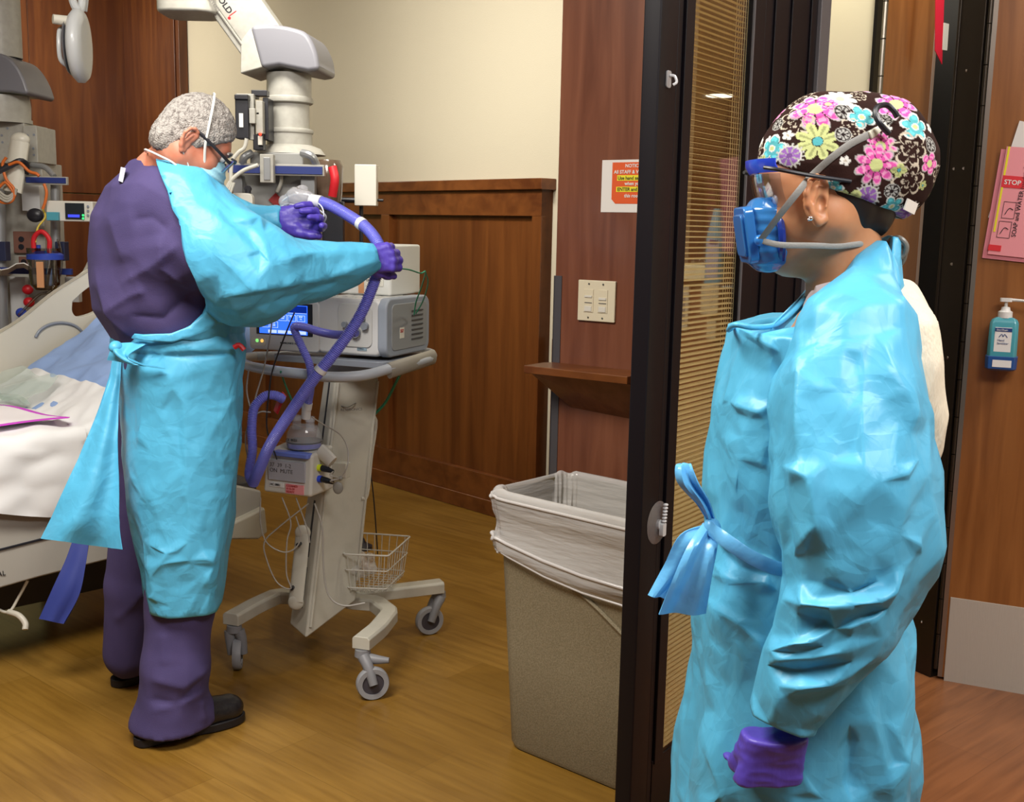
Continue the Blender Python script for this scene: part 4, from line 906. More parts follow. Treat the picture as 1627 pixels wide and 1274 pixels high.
V, Q = sd.mesh(2); N_ = vnormals(V, Q); L_ = (V - hl(0, 0, 0)) @ HR; V = V + N_*(np.maximum(np.sin(L_[:, 2]*330), -.3)*.0018)[:, None]; mk = meshobj('surgical_mask', V, Q, MASKB, man)
m = MB(); m.tube([hl(.060, -.066, -.040), hl(.036, -.079, .0), hl(.018, -.086, .045), hl(-.002, -.074, .100), hl(-.012, -.04, .128), hl(-.014, 0, .136), hl(-.012, .04, .128), hl(-.002, .074, .1), hl(.03, .082, .02), hl(.06, .066, -.04)], .003, 8, 5, flat=(.0034, .0016, HR @ np.array([0., -1, .3]))); m.build('mask_tie', TIEW, mk, smooth=True)
m = MB(); m.tube([hl(.055, -.064, -.098), hl(.0, -.073, -.082), hl(-.045, -.062, -.085), hl(-.072, -.04, -.088), hl(-.080, 0, -.088), hl(-.072, .04, -.088), hl(-.05, .074, -.075), hl(.05, .064, -.098)], .0028, 8, 5); m.build('mask_tie', TIEW, mk, smooth=True)
m = MB(); m.tube([hl(.052, -.066, -.085), hl(.015, -.075, -.055), hl(-.002, -.082, -.045)], .0018, 8, 4); m.build('ear_loop', TIEW, mk, smooth=True)
# scrub top and trousers
SCR = mat('purple_scrub_cloth', (.052, .040, .128), .85, noise=((.066, .050, .152), 8, .3, .7), bump=(420, .15))
TR = [(258, 216, 292, 3.06, .09), (275, 196, 318, 3.08, .15), (300, 172, 342, 3.10, .20), (345, 150, 372, 3.12, .24), (400, 145, 380, 3.13, .25), (450, 146, 378, 3.13, .24), (490, 150, 374, 3.13, .23), (525, 172, 372, 3.13, .215), (548, 186, 372, 3.13, .21), (620, 198, 374, 3.13, .20), (680, 208, 366, 3.13, .19)]
def torso(grow, h):
    s = SD((-1.62, 2.6, .72), (-.55, 3.62, 1.76), h); s.loft(ringr(TR, grow), .03, 2.15, FACE)
    s.ell(P(268, 350, 2.96), (.13+grow, .10+grow, .15+grow), .06)                # near shoulder blade and deltoid
    s.cap(sh_n + [0, 0, 0], P(345, 395, 2.93), .098+grow, .100+grow, .06); s.cap(sh_f, P(330, 370, 3.4), .095+grow, .09+grow, .06)
    s.cap(P(243, 282, 3.05), P(275, 295, 3.04), .045+grow, .055+grow, .03); return s
hole = [hl(-.02, 0, -.02), P(268, 280, 3.03)]
s = torso(0, .0065); s.cap(hole[0], hole[1], .068, .068, .01, mode='cut'); V, Q = s.mesh(2); N_ = vnormals(V, Q)
dsp = pn(V, 5, 3, (1, 1, .6))*.010 + ridged(V, 6, 7, (1.2, 1.2, .7))*.006 + folds(V, N_, [([(190, 455), (255, 410), (290, 385)], .014, 26, 14), ([(255, 370), (262, 420), (330, 470)], .016, 26, 10), ([(150, 420), (175, 500), (215, 540)], .008, 8, 12), ([(175, 340), (200, 420)], .006, 16, 20),
     ([(160, 300), (220, 290), (290, 330)], .005, 12, 20), ([(200, 500), (260, 505), (320, 450)], -.014, 16, 14), ([(165, 500), (210, 470), (235, 460)], .010, 8, 16), ([(205, 350), (240, 345), (270, 370)], -.010, 14, 16)])
V = V + N_*dsp[:, None]; scrub = meshobj('scrub_top', V, Q, SCR, man)
m = MB(); m.add([P(192, 265, 2.96), P(200, 267, 2.95), P(195, 290, 2.925), P(188, 287, 2.93), P(192, 265, 2.99), P(200, 267, 2.98), P(195, 290, 2.96), P(188, 287, 2.96)], [(0, 3, 2, 1), (4, 5, 6, 7), (0, 1, 5, 4), (1, 2, 6, 5), (2, 3, 7, 6), (3, 0, 4, 7)]); m.build('collar_label', mat('pale_label', (.35, .36, .42), .7), scrub)
sd = SD((-1.55, 2.6, .03), (-.55, 3.68, 1.05), .008)
sd.chain([P(290, 570, 3.10), P(288, 760, 3.03), P(288, 960, 3.02), P(280, 1060, 3.0), P(275, 1110, 3.0), P(272, 1150, 3.0)], [.14, .105, .090, .088, .088, .105], .03)
sd.chain([P(245, 600, 3.22), P(228, 760, 3.30), P(210, 930, 3.32), P(206, 1034, 3.34)], [.11, .085, .080, .082], .02)
sd.cap(P(250, 1152, 3.0), P(300, 1140, 3.03), .075, .075, .04)
V, Q = sd.mesh(2); N_ = vnormals(V, Q)
V = V + N_*(ridged(V, 5, 9, (1, 1, .5))*.006 + folds(V, N_, [([(235, 1075), (290, 1090), (335, 1060)], .012, 10, 16), ([(235, 1110), (280, 1118), (325, 1075)], -.012, 8, 8), ([(240, 1130), (290, 1115), (330, 1095)], .010, 8, 10), ([(260, 1000), (262, 1060)], .006, 10, 14), ([(318, 1110), (325, 1150)], .008, 5, 8), ([(180, 990), (210, 960), (232, 930)], .008, 8, 10)]))[:, None]
V[:, 2] = np.maximum(V[:, 2], .035); meshobj('scrub_trousers', V, Q, SCR, man)
# shoes
SHOE = mat('black_leather', (.012, .011, .013), .3, spec=.6, bump=(60, .15)); SOLE = mat('black_rubber', (.010, .009, .011), .5)
def shoe(heel, toe):
    heel, toe = np.array(heel), np.array(toe); d = toe-heel; L = np.linalg.norm(d); d /= L; n = np.array([-d[1], d[0], 0]); A = lambda f, w_, z: heel + d*f*L + n*w_ + np.array([0, 0, z])
    s = SD(np.minimum(heel, toe)-[.07, .07, .0]-[0, 0, .02], np.maximum(heel, toe)+[.07, .07, .16], .0045)
    s.cap(A(.14, 0, .054), A(.5, 0, .054), .040, .043, .03); s.cap(A(.5, 0, .052), A(.85, .004, .046), .052, .045, .03, ((0, 0, 1), .88)); s.cap(A(.18, 0, .09), A(.40, 0, .085), .036, .034, .03)
    s.F = np.maximum(s.F, (.022 - s.ax[2])[None, None, :]); V, Q = s.mesh(2); V = V + vnormals(V, Q)*(pn(V, 40, 2)*.001)[:, None]; o = meshobj('shoe', V, Q, SHOE, man)
    pts = [(0.0, 0), (.04, .028), (.14, .036), (.42, .034), (.68, .045), (.86, .040), (.96, .024), (1.0, 0)]; pl = [A(f, w_, 0)[:2] for f, w_ in pts] + [A(f, -w_, 0)[:2] for f, w_ in pts[-2:0:-1]]
    pl = catmull([(*p, 0) for p in pl + [pl[0]]], 4)[:-1, :2]; m = MB(); m.prism([tuple(p) for p in pl], .002, .027); m.build('sole', SOLE, o, bevel=.004)
    m = MB(); m.tube([A(.46, .03, .078), A(.5, 0, .092), A(.46, -.03, .078)], .002, 8, 4); m.tube([A(.56, .03, .070), A(.6, 0, .084), A(.56, -.03, .070)], .002, 8, 4); m.build('stitching', SOLE, o, smooth=True)
shoe(PF(212, 1186), PF(389, 1142)); shoe(PF(176, 1092), PF(332, 1050))
# gown
s = SD((-1.62, 2.6, .72), (-.28, 3.62, 1.76), .0068); t_ = torso(.022, .0068); A_ = s.F; n_ = t_.F.shape; A_[:n_[0], :n_[1], :n_[2]] = t_.F
sn = [P(318, 368, 2.95), P(352, 402, 2.92), P(402, 432, 2.94), P(500, 430, 3.03), P(545, 422, 3.07), P(588, 410, 3.10)]; rn = [.105, .118, .118, .072, .055, .043]
for i in range(5): s.cap(sn[i], sn[i+1], rn[i], rn[i+1], .05)
s.cap(P(398, 440, 2.95), P(408, 462, 2.97), .11, .075, .05); s.cap(P(345, 425, 2.93), P(370, 472, 2.95), .09, .05, .05)
sf = [P(330, 345, 3.36), P(375, 365, 3.38), P(446, 350, 3.32)]
for i in range(2): s.cap(sf[i], sf[i+1], (.10, .085, .042)[i], (.10, .085, .042)[i+1], .05)
for e_, d_ in ((sn[-1], sn[-1]-sn[-2]), (sf[-1], sf[-1]-sf[-2])):     # open cuffs
    d_ = d_/np.linalg.norm(d_); s.cap(e_+d_*.055, e_+d_*.10, .050, .055, .004, mode='cut')
i_ = torso(.009, .0068); A_[:n_[0], :n_[1], :n_[2]] = np.maximum(A_[:n_[0], :n_[1], :n_[2]], -i_.F)
for a, b, r in (((205, 305), (200, 310), .100), ((210, 345), (195, 350), .135), ((235, 400), (190, 400), .150), ((250, 438), (200, 440), .152), ((120, 330), (130, 335), .19), ((150, 330), (130, 400), .19), ((150, 450), (120, 480), .16), ((165, 380), (140, 500), .15)):
    p, q = P(*a, 2.90), P(*b, 3.0); s.cap(p, q, r, r, .008, mode='cut')
s.cap(P(110, 320, 3.0), P(120, 330, 3.7), .20, .20, .01, mode='cut'); s.cap(P(105, 440, 3.0), P(115, 450, 3.7), .20, .20, .01, mode='cut'); s.cap(P(196, 238, 2.9), P(200, 240, 3.6), .075, .085, .01, mode='cut'); s.cap(hole[0], hole[1], .074, .080, .01, mode='cut'); s.F = np.maximum(s.F, (P(290, 532, 3.1)[2] - s.ax[2])[None, None, :])
# skirt of the gown, slit at the back
SK = [(508, 200, 376, 3.12, .21), (520, 184, 380, 3.12, .235), (545, 184, 386, 3.12, .24), (572, 188, 384, 3.12, .225), (640, 194, 382, 3.11, .225), (720, 198, 379, 3.08, .225), (800, 204, 371, 3.06, .22), (880, 216, 361, 3.03, .20), (962, 231, 351, 3.01, .19)]
k_ = SD((-1.55, 2.6, .30), (-.55, 3.6, 1.25), .0055); fk2 = lambda th, Z: .03*np.sin(th*5+Z*3)*np.clip((1.0-Z)*2, 0, 1)
k_.loft(ringr(SK), .02, 2.2, FACE, fk2)
V, Q = s.mesh(2); N_ = vnormals(V, Q); crum = lambda V: facets(V, 4.5, 43, (1, 1, .55))*.022 + .004 + facets(V, 8, 23, (1, 1, .6))*.020 + facets(V, 19, 25, (1, 1, .8))*.008
px_ = pxy(V)[:, 0]
V = V + N_*(crum(V)*np.clip((px_-260)/90, .15, .9)*np.clip((600-px_)/50, .3, 1) + folds(V, N_, [([(300, 310), (370, 360), (400, 400)], .006, 6, 12), ([(200, 545), (280, 540), (375, 500)], .008, 8, 8), ([(350, 330), (400, 370), (425, 425)], -.014, 12, 10), ([(345, 410), (385, 440), (405, 465)], .008, 5, 12),
    ([(425, 420), (500, 405), (575, 400)], .012, 8, 20), ([(345, 470), (440, 455), (530, 440), (585, 420)], .016, 6, 16), ([(380, 500), (450, 478), (540, 450)], -.010, 6, 8), ([(400, 400), (415, 395), (430, 420)], .008, 5, 10), ([(350, 440), (360, 480)], .008, 6, 10), ([(330, 380), (335, 450)], .007, 4, 14),
    ([(385, 350), (410, 345), (425, 365)], .010, 5, 8)]))[:, None]; mg = film('isolation_gown', V, Q, GOWN, man, 2000)
V, Q = k_.mesh(2); N_ = vnormals(V, Q)
V = V + N_*(crum(V) + folds(V, N_, [([(185, 560), (270, 568), (380, 560)], -.014, 6, 6), ([(195, 580), (280, 600), (370, 575)], .006, 8, 14), ([(200, 600), (260, 610), (300, 612)], .005, 5, 8), ([(290, 560), (292, 700), (298, 800), (300, 940)], .008, 5, 20), ([(205, 670), (290, 672), (375, 665)], .002, 4, 12), ([(215, 785), (300, 790), (370, 780)], .002, 4, 12),
    ([(225, 860), (270, 880), (300, 860)], .010, 6, 10), ([(235, 900), (290, 890), (350, 890)], .010, 5, 14), ([(232, 880), (245, 940), (240, 955)], .010, 5, 12), ([(320, 870), (335, 900), (320, 930)], .008, 6, 10), ([(225, 600), (228, 660), (215, 720)], .008, 6, 16)]))[:, None]
film('gown_skirt', V, Q, GOWN, mg, 1300)
m = MB()
def sheet(rows, n, wob, seed=0):
    G = np.array([[P(l[0]*(1-f)+r[0]*f, l[1]*(1-f)+r[1]*f, Y+wob*math.sin(f*7+i*.6+seed)*(i/len(rows))) for f in np.linspace(0, 1, n)] for i, (l, r, Y) in enumerate(rows)])
    return np.array([catmull(G[:, k], 6) for k in range(n)]).transpose(1, 0, 2)
g_ = sheet([((181, 562), (196, 560), 3.02), ((168, 620), (190, 625), 2.98), ((140, 690), (188, 700), 2.93), ((108, 765), (189, 785), 2.88), ((82, 822), (191, 845), 2.86), ((66, 855), (194, 873), 2.86)], 18, .035)
sh_ = g_.shape; Vf = g_.reshape(-1, 3); g_[..., 1] += (facets(Vf, 9, 33)*.02).reshape(sh_[:2])
m.grid(g_, .002); m.build('gown_flap', GOWN, mg, smooth=True, angle=80)
m = MB(); m.grid(strip([((176, 552), (205, 566)), ((172, 562), (230, 580)), ((170, 572), (262, 586))][::-1] + [((176, 545), (236, 545))], [2.90, 2.895, 2.90, 2.93], 10, .003, .008), .003)
m.ball(P(184, 552, 2.915), (.018, .02, .018)); m.build('gown_tie', GOWN, mg, smooth=True, angle=80)
# gloves: each hand closed on what it holds
sd = SD(P(560, 450, 3.0)-[.02, .06, .02], P(640, 370, 3.3)+[.02, .02, .02], .0032)
hand(sd, P(568, 411, 3.095), (.97, .18, .06), (-.1, 1, -.02), -1, .185, (.8, .85, .88, .9), (.5, 1.0), .02, k=.006, r=1.2)
V, Q = sd.mesh(1); V = V + vnormals(V, Q)*(ridged(V, 40, 5)*.0012)[:, None]; meshobj('glove', V, Q, GLOVE, man)
sd = SD(P(412, 385, 3.2)-[.02, .06, .02], P(530, 295, 3.45)+[.02, .02, .02], .0032)
hand(sd, P(440, 350, 3.32), (.95, -.05, .10), (.15, -1, .12), 1, .20, (.42, .62, .72, .8), (.45, .2), .05, k=.005, r=1.15, cuff=.06)
V, Q = sd.mesh(1); V = V + vnormals(V, Q)*(ridged(V, 40, 5)*.0012)[:, None]; meshobj('glove', V, Q, GLOVE, man)
# ================================================================ THE BREATHING MACHINE ON ITS CART
WPL = mat('white_plastic', (.58, .56, .50), .4, coat=.1); GPL = mat('grey_plastic', (.21, .23, .27), .4, coat=.1); LPL = mat('light_grey_plastic', (.52, .52, .52), .35, coat=.15)
CART = mat('cart_enamel', (.47, .45, .38), .38, coat=.15, noise=((.41, .39, .33), 14, .5, .8)); CGR = mat('caster_grey', (.20, .20, .21), .45); RUB = mat('wheel_grey', (.27, .27, .28), .5); HUB = mat('hub_dark', (.05, .045, .055), .5)
BK = mat('black_plastic', (.015, .015, .02), .35); WHT_ = mat('white_print', (.7, .7, .68), .6); BLUEP = mat('navy_rail', (.018, .032, .16), .4); RED = mat('red_plastic', (.5, .012, .02), .4)
def pipe(name, pts, r, m, label=None, cat=None, parent=None, k=8, n=8, **kw):
    b = MB(); b.tube(pts, r, n, k); o = b.build(name, m, parent, smooth=True, angle=80)
    if label: setprops(o, label, cat)
    if kw: setprops(o, **kw)
    return o
cart = thing('ventilator_cart', 'cream wheeled cart with leaning post, handle ring and wire basket under the ventilator', 'cart', (-.588, 3.675, 0))
def qloft(m, lo, hi, inset=0): m.loft([lo, hi])
F0, L0, R0 = P(486, 1016, 3.46), P(459, 992, 3.55), P(566, 955, 3.62); B0 = L0+R0-F0
F1, L1, R1_ = P(533, 600, 3.58), P(514, 598, 3.64), P(603, 598, 3.70); B1 = L1+R1_-F1
for a in (F0, L0, R0, B0): a[2] = max(a[2], .05)
zz = float(F0[2]); 
def lerp(a, b, t): return np.array(a)*(1-t)+np.array(b)*t
m = MB(); m.loft([[F0, R0, B0, L0], [lerp(F0, F1, .12), lerp(lerp(R0, R1_, .12), F0, .02), lerp(B0, B1, .12), lerp(L0, L1, .12)], [F1, R1_, B1, L1]]); m.build('post', CART, cart, bevel=.010, seg=3)
# slot in the narrow face, fin along the broad face
def on(face, s, t, off=0.0):
    """point on the post: face 'l' between L and F, 'r' between F and R; s across, t up"""
    a, b = (L0, F0) if face == 'l' else (F0, R0); c, d = (L1, F1) if face == 'l' else (F1, R1_)
    p = lerp(lerp(a, b, s), lerp(c, d, s), t); n = np.cross(b-a, c-a); n /= np.linalg.norm(n); return p + n*off
m = MB()
for t0, t1 in ((.10, .26), (.30, .52), (.55, .98)):
    q = [on('l', .52, t0, .0015), on('l', .62, t0, .0015), on('l', .62, t1, .0015), on('l', .52, t1, .0015)]; q2 = [on('l', .52, t0, -.004), on('l', .62, t0, -.004), on('l', .62, t1, -.004), on('l', .52, t1, -.004)]; m.loft([q2, q])
m.build('cable_slot', BK, cart)
m = MB(); m.tube([on('r', .06, .04, .002), on('r', .06, .3, .002), on('r', .06, .98, .002)], .006, 8); m.tube([on('r', .96, .1, .002), on('r', .96, .98, .002)], .005, 8); m.build('post_edge', CART, cart, smooth=True)
lp = [P(463, 960, 3.50), P(470, 850, 3.54)]; m = MB()
m.tube([P(470, 955, 3.47), P(476, 900, 3.49), P(481, 848, 3.51)], .01, 16, flat=(.026, .010, (-.3, -1, 0))); m.ball(P(470, 957, 3.47), (.026, .011, .026)); m.ball(P(481, 846, 3.51), (.026, .011, .026)); br = m.build('bracket', CART, cart, smooth=True)
for p in ((463, 935), (473, 866)): m = MB(); q = P(*p, 3.46); m.cyl(q, q+[0.004, .02, 0], .0065); m.build('bracket_hole', BK, br, smooth=True)
# side handle plate
m = MB()
for a, b in (((596, 668), (583, 785)),): 
    A, B = P(*a, 3.70), P(*b, 3.66); m.tube([P(582, 664, 3.68), P(597, 668, 3.70), lerp(A, B, .5), P(583, 786, 3.66), P(573, 792, 3.64)], .007, 8, 4)
    m.tube([A+[-.012, 0, 0], B+[-.012, 0, 0]], .006, 8)
m.build('side_handle', CART, cart, smooth=True)
text('lettering', 'RESPIRONICS', Matrix.Translation(P(541, 653, 3.575)) @ Matrix.Rotation(.45, 4, 'Z') @ Matrix.Rotation(.02, 4, 'Y'), .0125, mat('grey_print', (.12, .11, .11), .6), cart)
pipe('swoosh', [P(542, 645, 3.59), P(552, 647, 3.60), P(562, 642, 3.62), P(570, 638, 3.65)], .0012, mat('grey_print', (.12, .11, .11), .6), parent=cart, k=4)
# legs and casters
def leg(pts, w_=.030, h=.021):
    pts = [PF(x, y, .172) for x, y in pts]; m = MB(); q = np.array(sum([[lerp(pts[i], pts[i+1], .12), lerp(pts[i], pts[i+1], .5), lerp(pts[i], pts[i+1], .88)] for i in range(len(pts)-1)], [])); q[0], q[-1] = pts[0], pts[-1]; tg = np.gradient(q, axis=0); tg /= np.linalg.norm(tg, axis=1)[:, None]; R_ = []
    for p, t in zip(q, tg):
        n = np.array([-t[1], t[0], 0]); n /= np.linalg.norm(n); R_.append([p+n*a*w_+np.array([0, 0, b*h]) for a, b in ((-1, -1), (1, -1), (1, .6), (.75, 1), (-.75, 1), (-1, .6))][::-1])
    m.loft(R_); return m.build('leg', CART, cart, smooth=True, bevel=.003, angle=30), q[-1], tg[-1]
def caster(top, wheel_c, ang, r=.052, brake=True, lg=None):
    c = np.array(wheel_c, float); top = np.array(top, float); ax = np.array([math.cos(ang), math.sin(ang), 0]); fw = np.array([-ax[1], ax[0], 0]); Tw = Matrix.Translation(c) @ Vector(ax).to_track_quat('Z', 'Y').to_matrix().to_4x4()
    m = MB(); m.cyl(top+[0, 0, -.022], top+[0, 0, .0], .026, .024)
    for s_ in (-1, 1):
        m.tube([top+[0, 0, -.02]+ax*s_*.014, lerp(top, c, .5)+ax*s_*.019, c+ax*s_*.019], [.020, .017, .014], 10, 4)
    if brake: m.tube([top+[0, 0, -.028], top+[0, 0, -.030]+[.045, -.01, 0], top+[0, 0, -.030]+[.085, -.015, 0]], [.02, .015, .009], 10, 4)
    ca = m.build('caster', CGR, lg, smooth=True, angle=60)
    m = MB(); m.lathe([(r*.66, -.013), (r*.94, -.014), (r, -.008), (r, .008), (r*.94, .014), (r*.66, .013), (r*.66, -.013)], Tw, 36, caps=False); m.lathe([(.001, -.010), (r*.68, -.009), (r*.68, .009), (.001, .010)], Tw, 36)
    w_ = m.build('wheel', RUB, lg, smooth=True, angle=40); w_.data.materials.append(HUB)
    for p in w_.data.polygons:
        if p.index >= 6*36: p.material_index = 1
l1, e, t = leg([(505, 940), (560, 955), (598, 958), (620, 975), (600, 1000), (573, 1022)]); cA = PF(592, 1110); cA[2] = .052; caster(e+[0.005, .01, -.022], cA, -1.25, lg=l1)
l2, e, t = leg([(500, 948), (440, 946), (405, 962), (366, 984)]); cB = PF(378, 1062); cB[2] = .052; caster(e+[.01, .01, -.022], cB, .15, brake=False, lg=l2)
l3, e, t = leg([(545, 948), (620, 940), (702, 930)]); cC = PF(682, 1007); cC[2] = .052; caster(e+[-.01, 0, -.022], cC, -1.15, brake=False, lg=l3)
l4, e, t = leg([(500, 945), (500, 915), (496, 892)]); cD = np.array([-.74, 4.04, .052]); caster(e+[0, 0, -.022], cD, .2, brake=False, lg=l4)
# handle ring and tray
HR_ = mat('grey_handle', (.40, .43, .47), .4, coat=.1)
rp = [P(404, 566, 3.92), P(386, 570, 3.78), P(392, 580, 3.60), P(430, 588, 3.46), P(480, 594, 3.38), P(530, 599, 3.36), P(580, 596, 3.38), P(625, 584, 3.46), P(664, 575, 3.58), P(686, 567, 3.72), P(680, 560, 3.86), P(655, 559, 3.95), P(600, 562, 3.98), P(500, 564, 3.98), P(404, 566, 3.92)]
m = MB(); m.tube(rp, .0165, 12, 6); m.build('handle_ring', HR_, cart, smooth=True)
m = MB(); m.tube([P(618, 589, 3.44), P(650, 579, 3.52), P(688, 567, 3.70)], .01, 14, 5, flat=(.014, .026, (0, 0, 1))); m.build('handle_grip', mat('taupe_grip', (.27, .25, .21), .5), cart, smooth=True)
tz = P(605, 573, 3.5)[2]; m = MB(); VF = frame(P(605, 568, 3.5)[:2], (.93, -.37), P(605, 568, 3.5)[2])
m.rbox((-.40, -.02, -.034), (.02, .30, -.012), .03, VF); m.rbox((-.24, .05, -.07), (-.04, .22, -.03), .03, VF); m.build('tray', GPL, cart, bevel=.003)
# wire basket
WIRE = mat('coated_wire', (.50, .48, .43), .4)
bt = [P(551, 839, 3.84), P(652, 858, 3.80), P(617, 887, 3.56), P(546, 877, 3.57)]; cz = sum(bt)/4; top_z = cz[2]
for b in bt: b[2] = top_z
bk = []; m = MB()
def lvl(t): return [np.array([*(cz[:2]+(b[:2]-cz[:2])*(1-.16*t)), top_z-.135*t]) for b in bt]
for t, r in ((0, .0030), (.42, .0022), (.9, .0022)):
    c = lvl(t); ring = []
    for i in range(4):
        a, b, d = c[i-1], c[i], c[(i+1) % 4]; ring += [lerp(b, a, .12), lerp(b, b*.5+.25*(a+d), .06), lerp(b, d, .12)]
    m.tube(ring+[ring[0]], r, 6, 3)
for i in range(4):
    for f in np.linspace(.08, .92, 8):
        a = [lerp(lvl(t)[i], lvl(t)[(i+1) % 4], f) for t in (0, .5, .95)]; b = lerp(lvl(1)[(i+2) % 4], lvl(1)[(i+3) % 4], 1-f)
        if i < 2: m.tube(a+[lvl(1.0)[i]*0+lerp(lvl(1)[i], lvl(1)[(i+1) % 4], f), b]+[lerp(lvl(t)[(i+3) % 4], lvl(t)[(i+2) % 4], f) for t in (.95, .5, 0)], .0015, 5)
        
m.build('wire_basket', WIRE, cart, smooth=True, angle=80)
m = MB(); rnd = random.Random(3)
sd = SD(cz-[.12, .12, .15], cz+[.1, .1, .02], .004); c0 = cz+np.array([-.035, -.02, -.085])
for k in range(6): sd.cap(c0+[rnd.uniform(-.05, .05), rnd.uniform(-.05, .05), rnd.uniform(-.025, .02)], c0+[rnd.uniform(-.05, .05), rnd.uniform(-.05, .05), rnd.uniform(-.02, .055)], .022, .016, .01)
V, Q = sd.mesh(1); V = V + vnormals(V, Q)*(facets(V, 45, 2)*.012)[:, None]
meshobj('plastic_packet', V, Q, mat('packet_film', (.6, .58, .55), .15, coat=.6, alpha=.4), None, label='crumpled clear plastic packet lying in the wire basket of the cart', cat='packet')
# ventilator ----------------------------------------------------------------------
vent = thing('ventilator', 'white and grey ventilator with a blue touch screen on the cart', 'medical machine', P(605, 568, 3.5))
VH = .185
m = MB(VF); m.rbox((-.235, 0, 0), (-.002, .30, VH), .02, axis='y'); m.build('housing', LPL, vent, bevel=.012, seg=3)
m = MB(VF); m.rbox((-.012, -.003, -.002), (.022, .305, VH+.002), .035, axis='x', n=6); sidep = m.build('side_panel', mat('side_grey', (.25, .28, .33), .4), vent, bevel=.007, seg=3)
m = MB(VF); m.rbox((.020, .03, .018), (.0245, .28, VH-.018), .02, axis='x'); m.build('side_cover', mat('side_taupe', (.24, .25, .255), .5), sidep, bevel=.002)
m = MB(VF)
for k in range(7): m.box((.0245, .165, .045+k*.0155), (.0275, .245, .049+k*.0155))
m.build('vent_slats', mat('slot_dark', (.06, .06, .065), .5), sidep)
m = MB(VF); m.box((.0245, .082, .055), (.0255, .112, .090)); lb = m.build('label_plate', mat('paper_label', (.62, .60, .52), .6), sidep)
text('lettering', 'MEDICAL\nSERVICE', VF @ Matrix.Translation((.0258, .084, .080)) @ Matrix.Rotation(math.pi/2, 4, 'Z'), .0058, mat('red_print', (.4, .03, .03), .6), lb)
m = MB(VF)
for k in range(5): m.box((-.19+k*.034, .03, VH), (-.172+k*.034, .22, VH+.002))
m.build('top_vents', mat('pale_vent', (.6, .6, .58), .5), vent)
m = MB(VF); m.rbox((-.155, -.004, .028), (-.03, .001, VH-.018), .02, axis='y'); fp = m.build('port_panel', mat('port_panel', (.46, .46, .45), .4), vent, bevel=.003)
m = MB(VF)
for x, z, r in ((-.052, .098, .012), (-.085, .075, .016), (-.06, .12, .008), (-.125, .1, .009)): m.cyl((x, -.018, z), (x, 0, z), r)
m.build('port', GPL, fp, smooth=True)
m = MB(VF); m.box((-.085, -.002, .018), (-.05, .0005, .034)); lb = m.build('label_plate', mat('blue_grey_label', (.22, .30, .36), .5), vent)
text('lettering', 'OXYGEN\nSTERILE', VF @ Matrix.Translation((-.083, -.0022, .0285)), .0065, BK, lb)
# screen unit, angled a little
SF = VF @ Matrix.Translation((-.235, .0, .0)) @ Matrix.Rotation(.02, 4, 'Z')
m = MB(SF); m.rbox((-.255, -.005, .0), (.012, .06, .165), .014, axis='y'); su = m.build('screen_unit', LPL, vent, bevel=.006, seg=3)
m = MB(SF); m.box((-.225, -.0075, .052), (-.012, -.004, .158)); m.build('bezel', BK, su, bevel=.002)
m = MB(SF); m.box((-.212, -.0085, .056), (-.03, -.006, .152)); scr = m.build('screen', mat('screen_blue', (.01, .03, .3), .2, emit=(.03, .14, .95), es=1.5), su)
SW = mat('screen_white', (.5, .6, .8), .3, emit=(.55, .72, 1.0), es=.9); SDK = mat('screen_deep', (.0, .01, .1), .3, emit=(.0, .015, .22), es=1)
m = MB(SF)
for i in range(5):
    for j in range(2):
        if j == 0 and i > 1: continue
        x = -.205+i*.034; z = .076+j*.024
        for a in ((x, z, x+.03, z+.0012), (x, z+.019, x+.03, z+.0202), (x, z, x+.0012, z+.02), (x+.029, z, x+.0302, z+.02)): m.box((a[0], -.0092, a[1]), (a[2], -.0084, a[3]))
for i in range(4): m.box((-.178+i*.037, -.0092, .0585), (-.146+i*.037, -.0084, .0685))
m.box((-.21, -.0092, .126), (-.032, -.0084, .1272)); m.build('display_boxes', SW, scr)
k = 0
for i in range(5):
    for j in range(2):
        if j == 0 and i > 1: continue
        text('lettering', ('Rate\n5', 'I-Time\n0.90', 'O2\n100', 'Rise\n3', 'Ramp\nOFF', 'PEEP\n8', 'IPAP\n12')[k % 7], SF @ Matrix.Translation((-.190+i*.034, -.0094, .089+j*.024)), .0072, SW, scr, align='CENTER'); k += 1
m = MB(SF); m.box((-.21, -.0092, .128), (-.032, -.0084, .15)); m.build('wave_area', SDK, scr)
m = MB(SF); m.rbox((-.245, -.0075, .012), (-.19, -.004, .04), .008, axis='y'); bpnl = m.build('button_panel', WPL, su, bevel=.001)
for x, c in ((-.222, (.25, .8, .2)), (-.203, (1., .55, .12))):
    m = MB(SF); m.cyl((x, -.0095, .030), (x, -.007, .030), .0055); m.build('indicator', mat('lamp_%d' % int(c[0]*10), c, .3, emit=c, es=1.0), bpnl, smooth=True)
text('lettering', 'RESPIRONICS V60', SF @ Matrix.Translation((-.135, -.0056, .024)), .0085, BK, su)
# white box device on top
dev = thing('monitor_box', 'white boxy device with labels resting on top of the ventilator', 'medical machine', P(510, 464, 3.70))
DF = VF @ Matrix.Translation((-.41, .12, VH+.003))
m = MB(DF); m.rbox((0.02, 0, 0), (.38, .22, .165), .012, axis='z'); m.build('casing', mat('white_casing', (.62, .62, .58), .4), dev, bevel=.008, seg=3)
m = MB(DF); m.box((.285, -.002, .03), (.355, .001, .07)); m.build('label_plate', mat('paper_label', (.62, .60, .52), .6), dev)
m = MB(DF); m.box((.262, -.0025, .005), (.282, .001, .055)); m.build('tape_strip', mat('orange_tape', (.55, .26, .12), .6), dev)
text('lettering', 'MR-850\n100-240V', DF @ Matrix.Translation((.29, -.0025, .055)), .011, BK, dev)
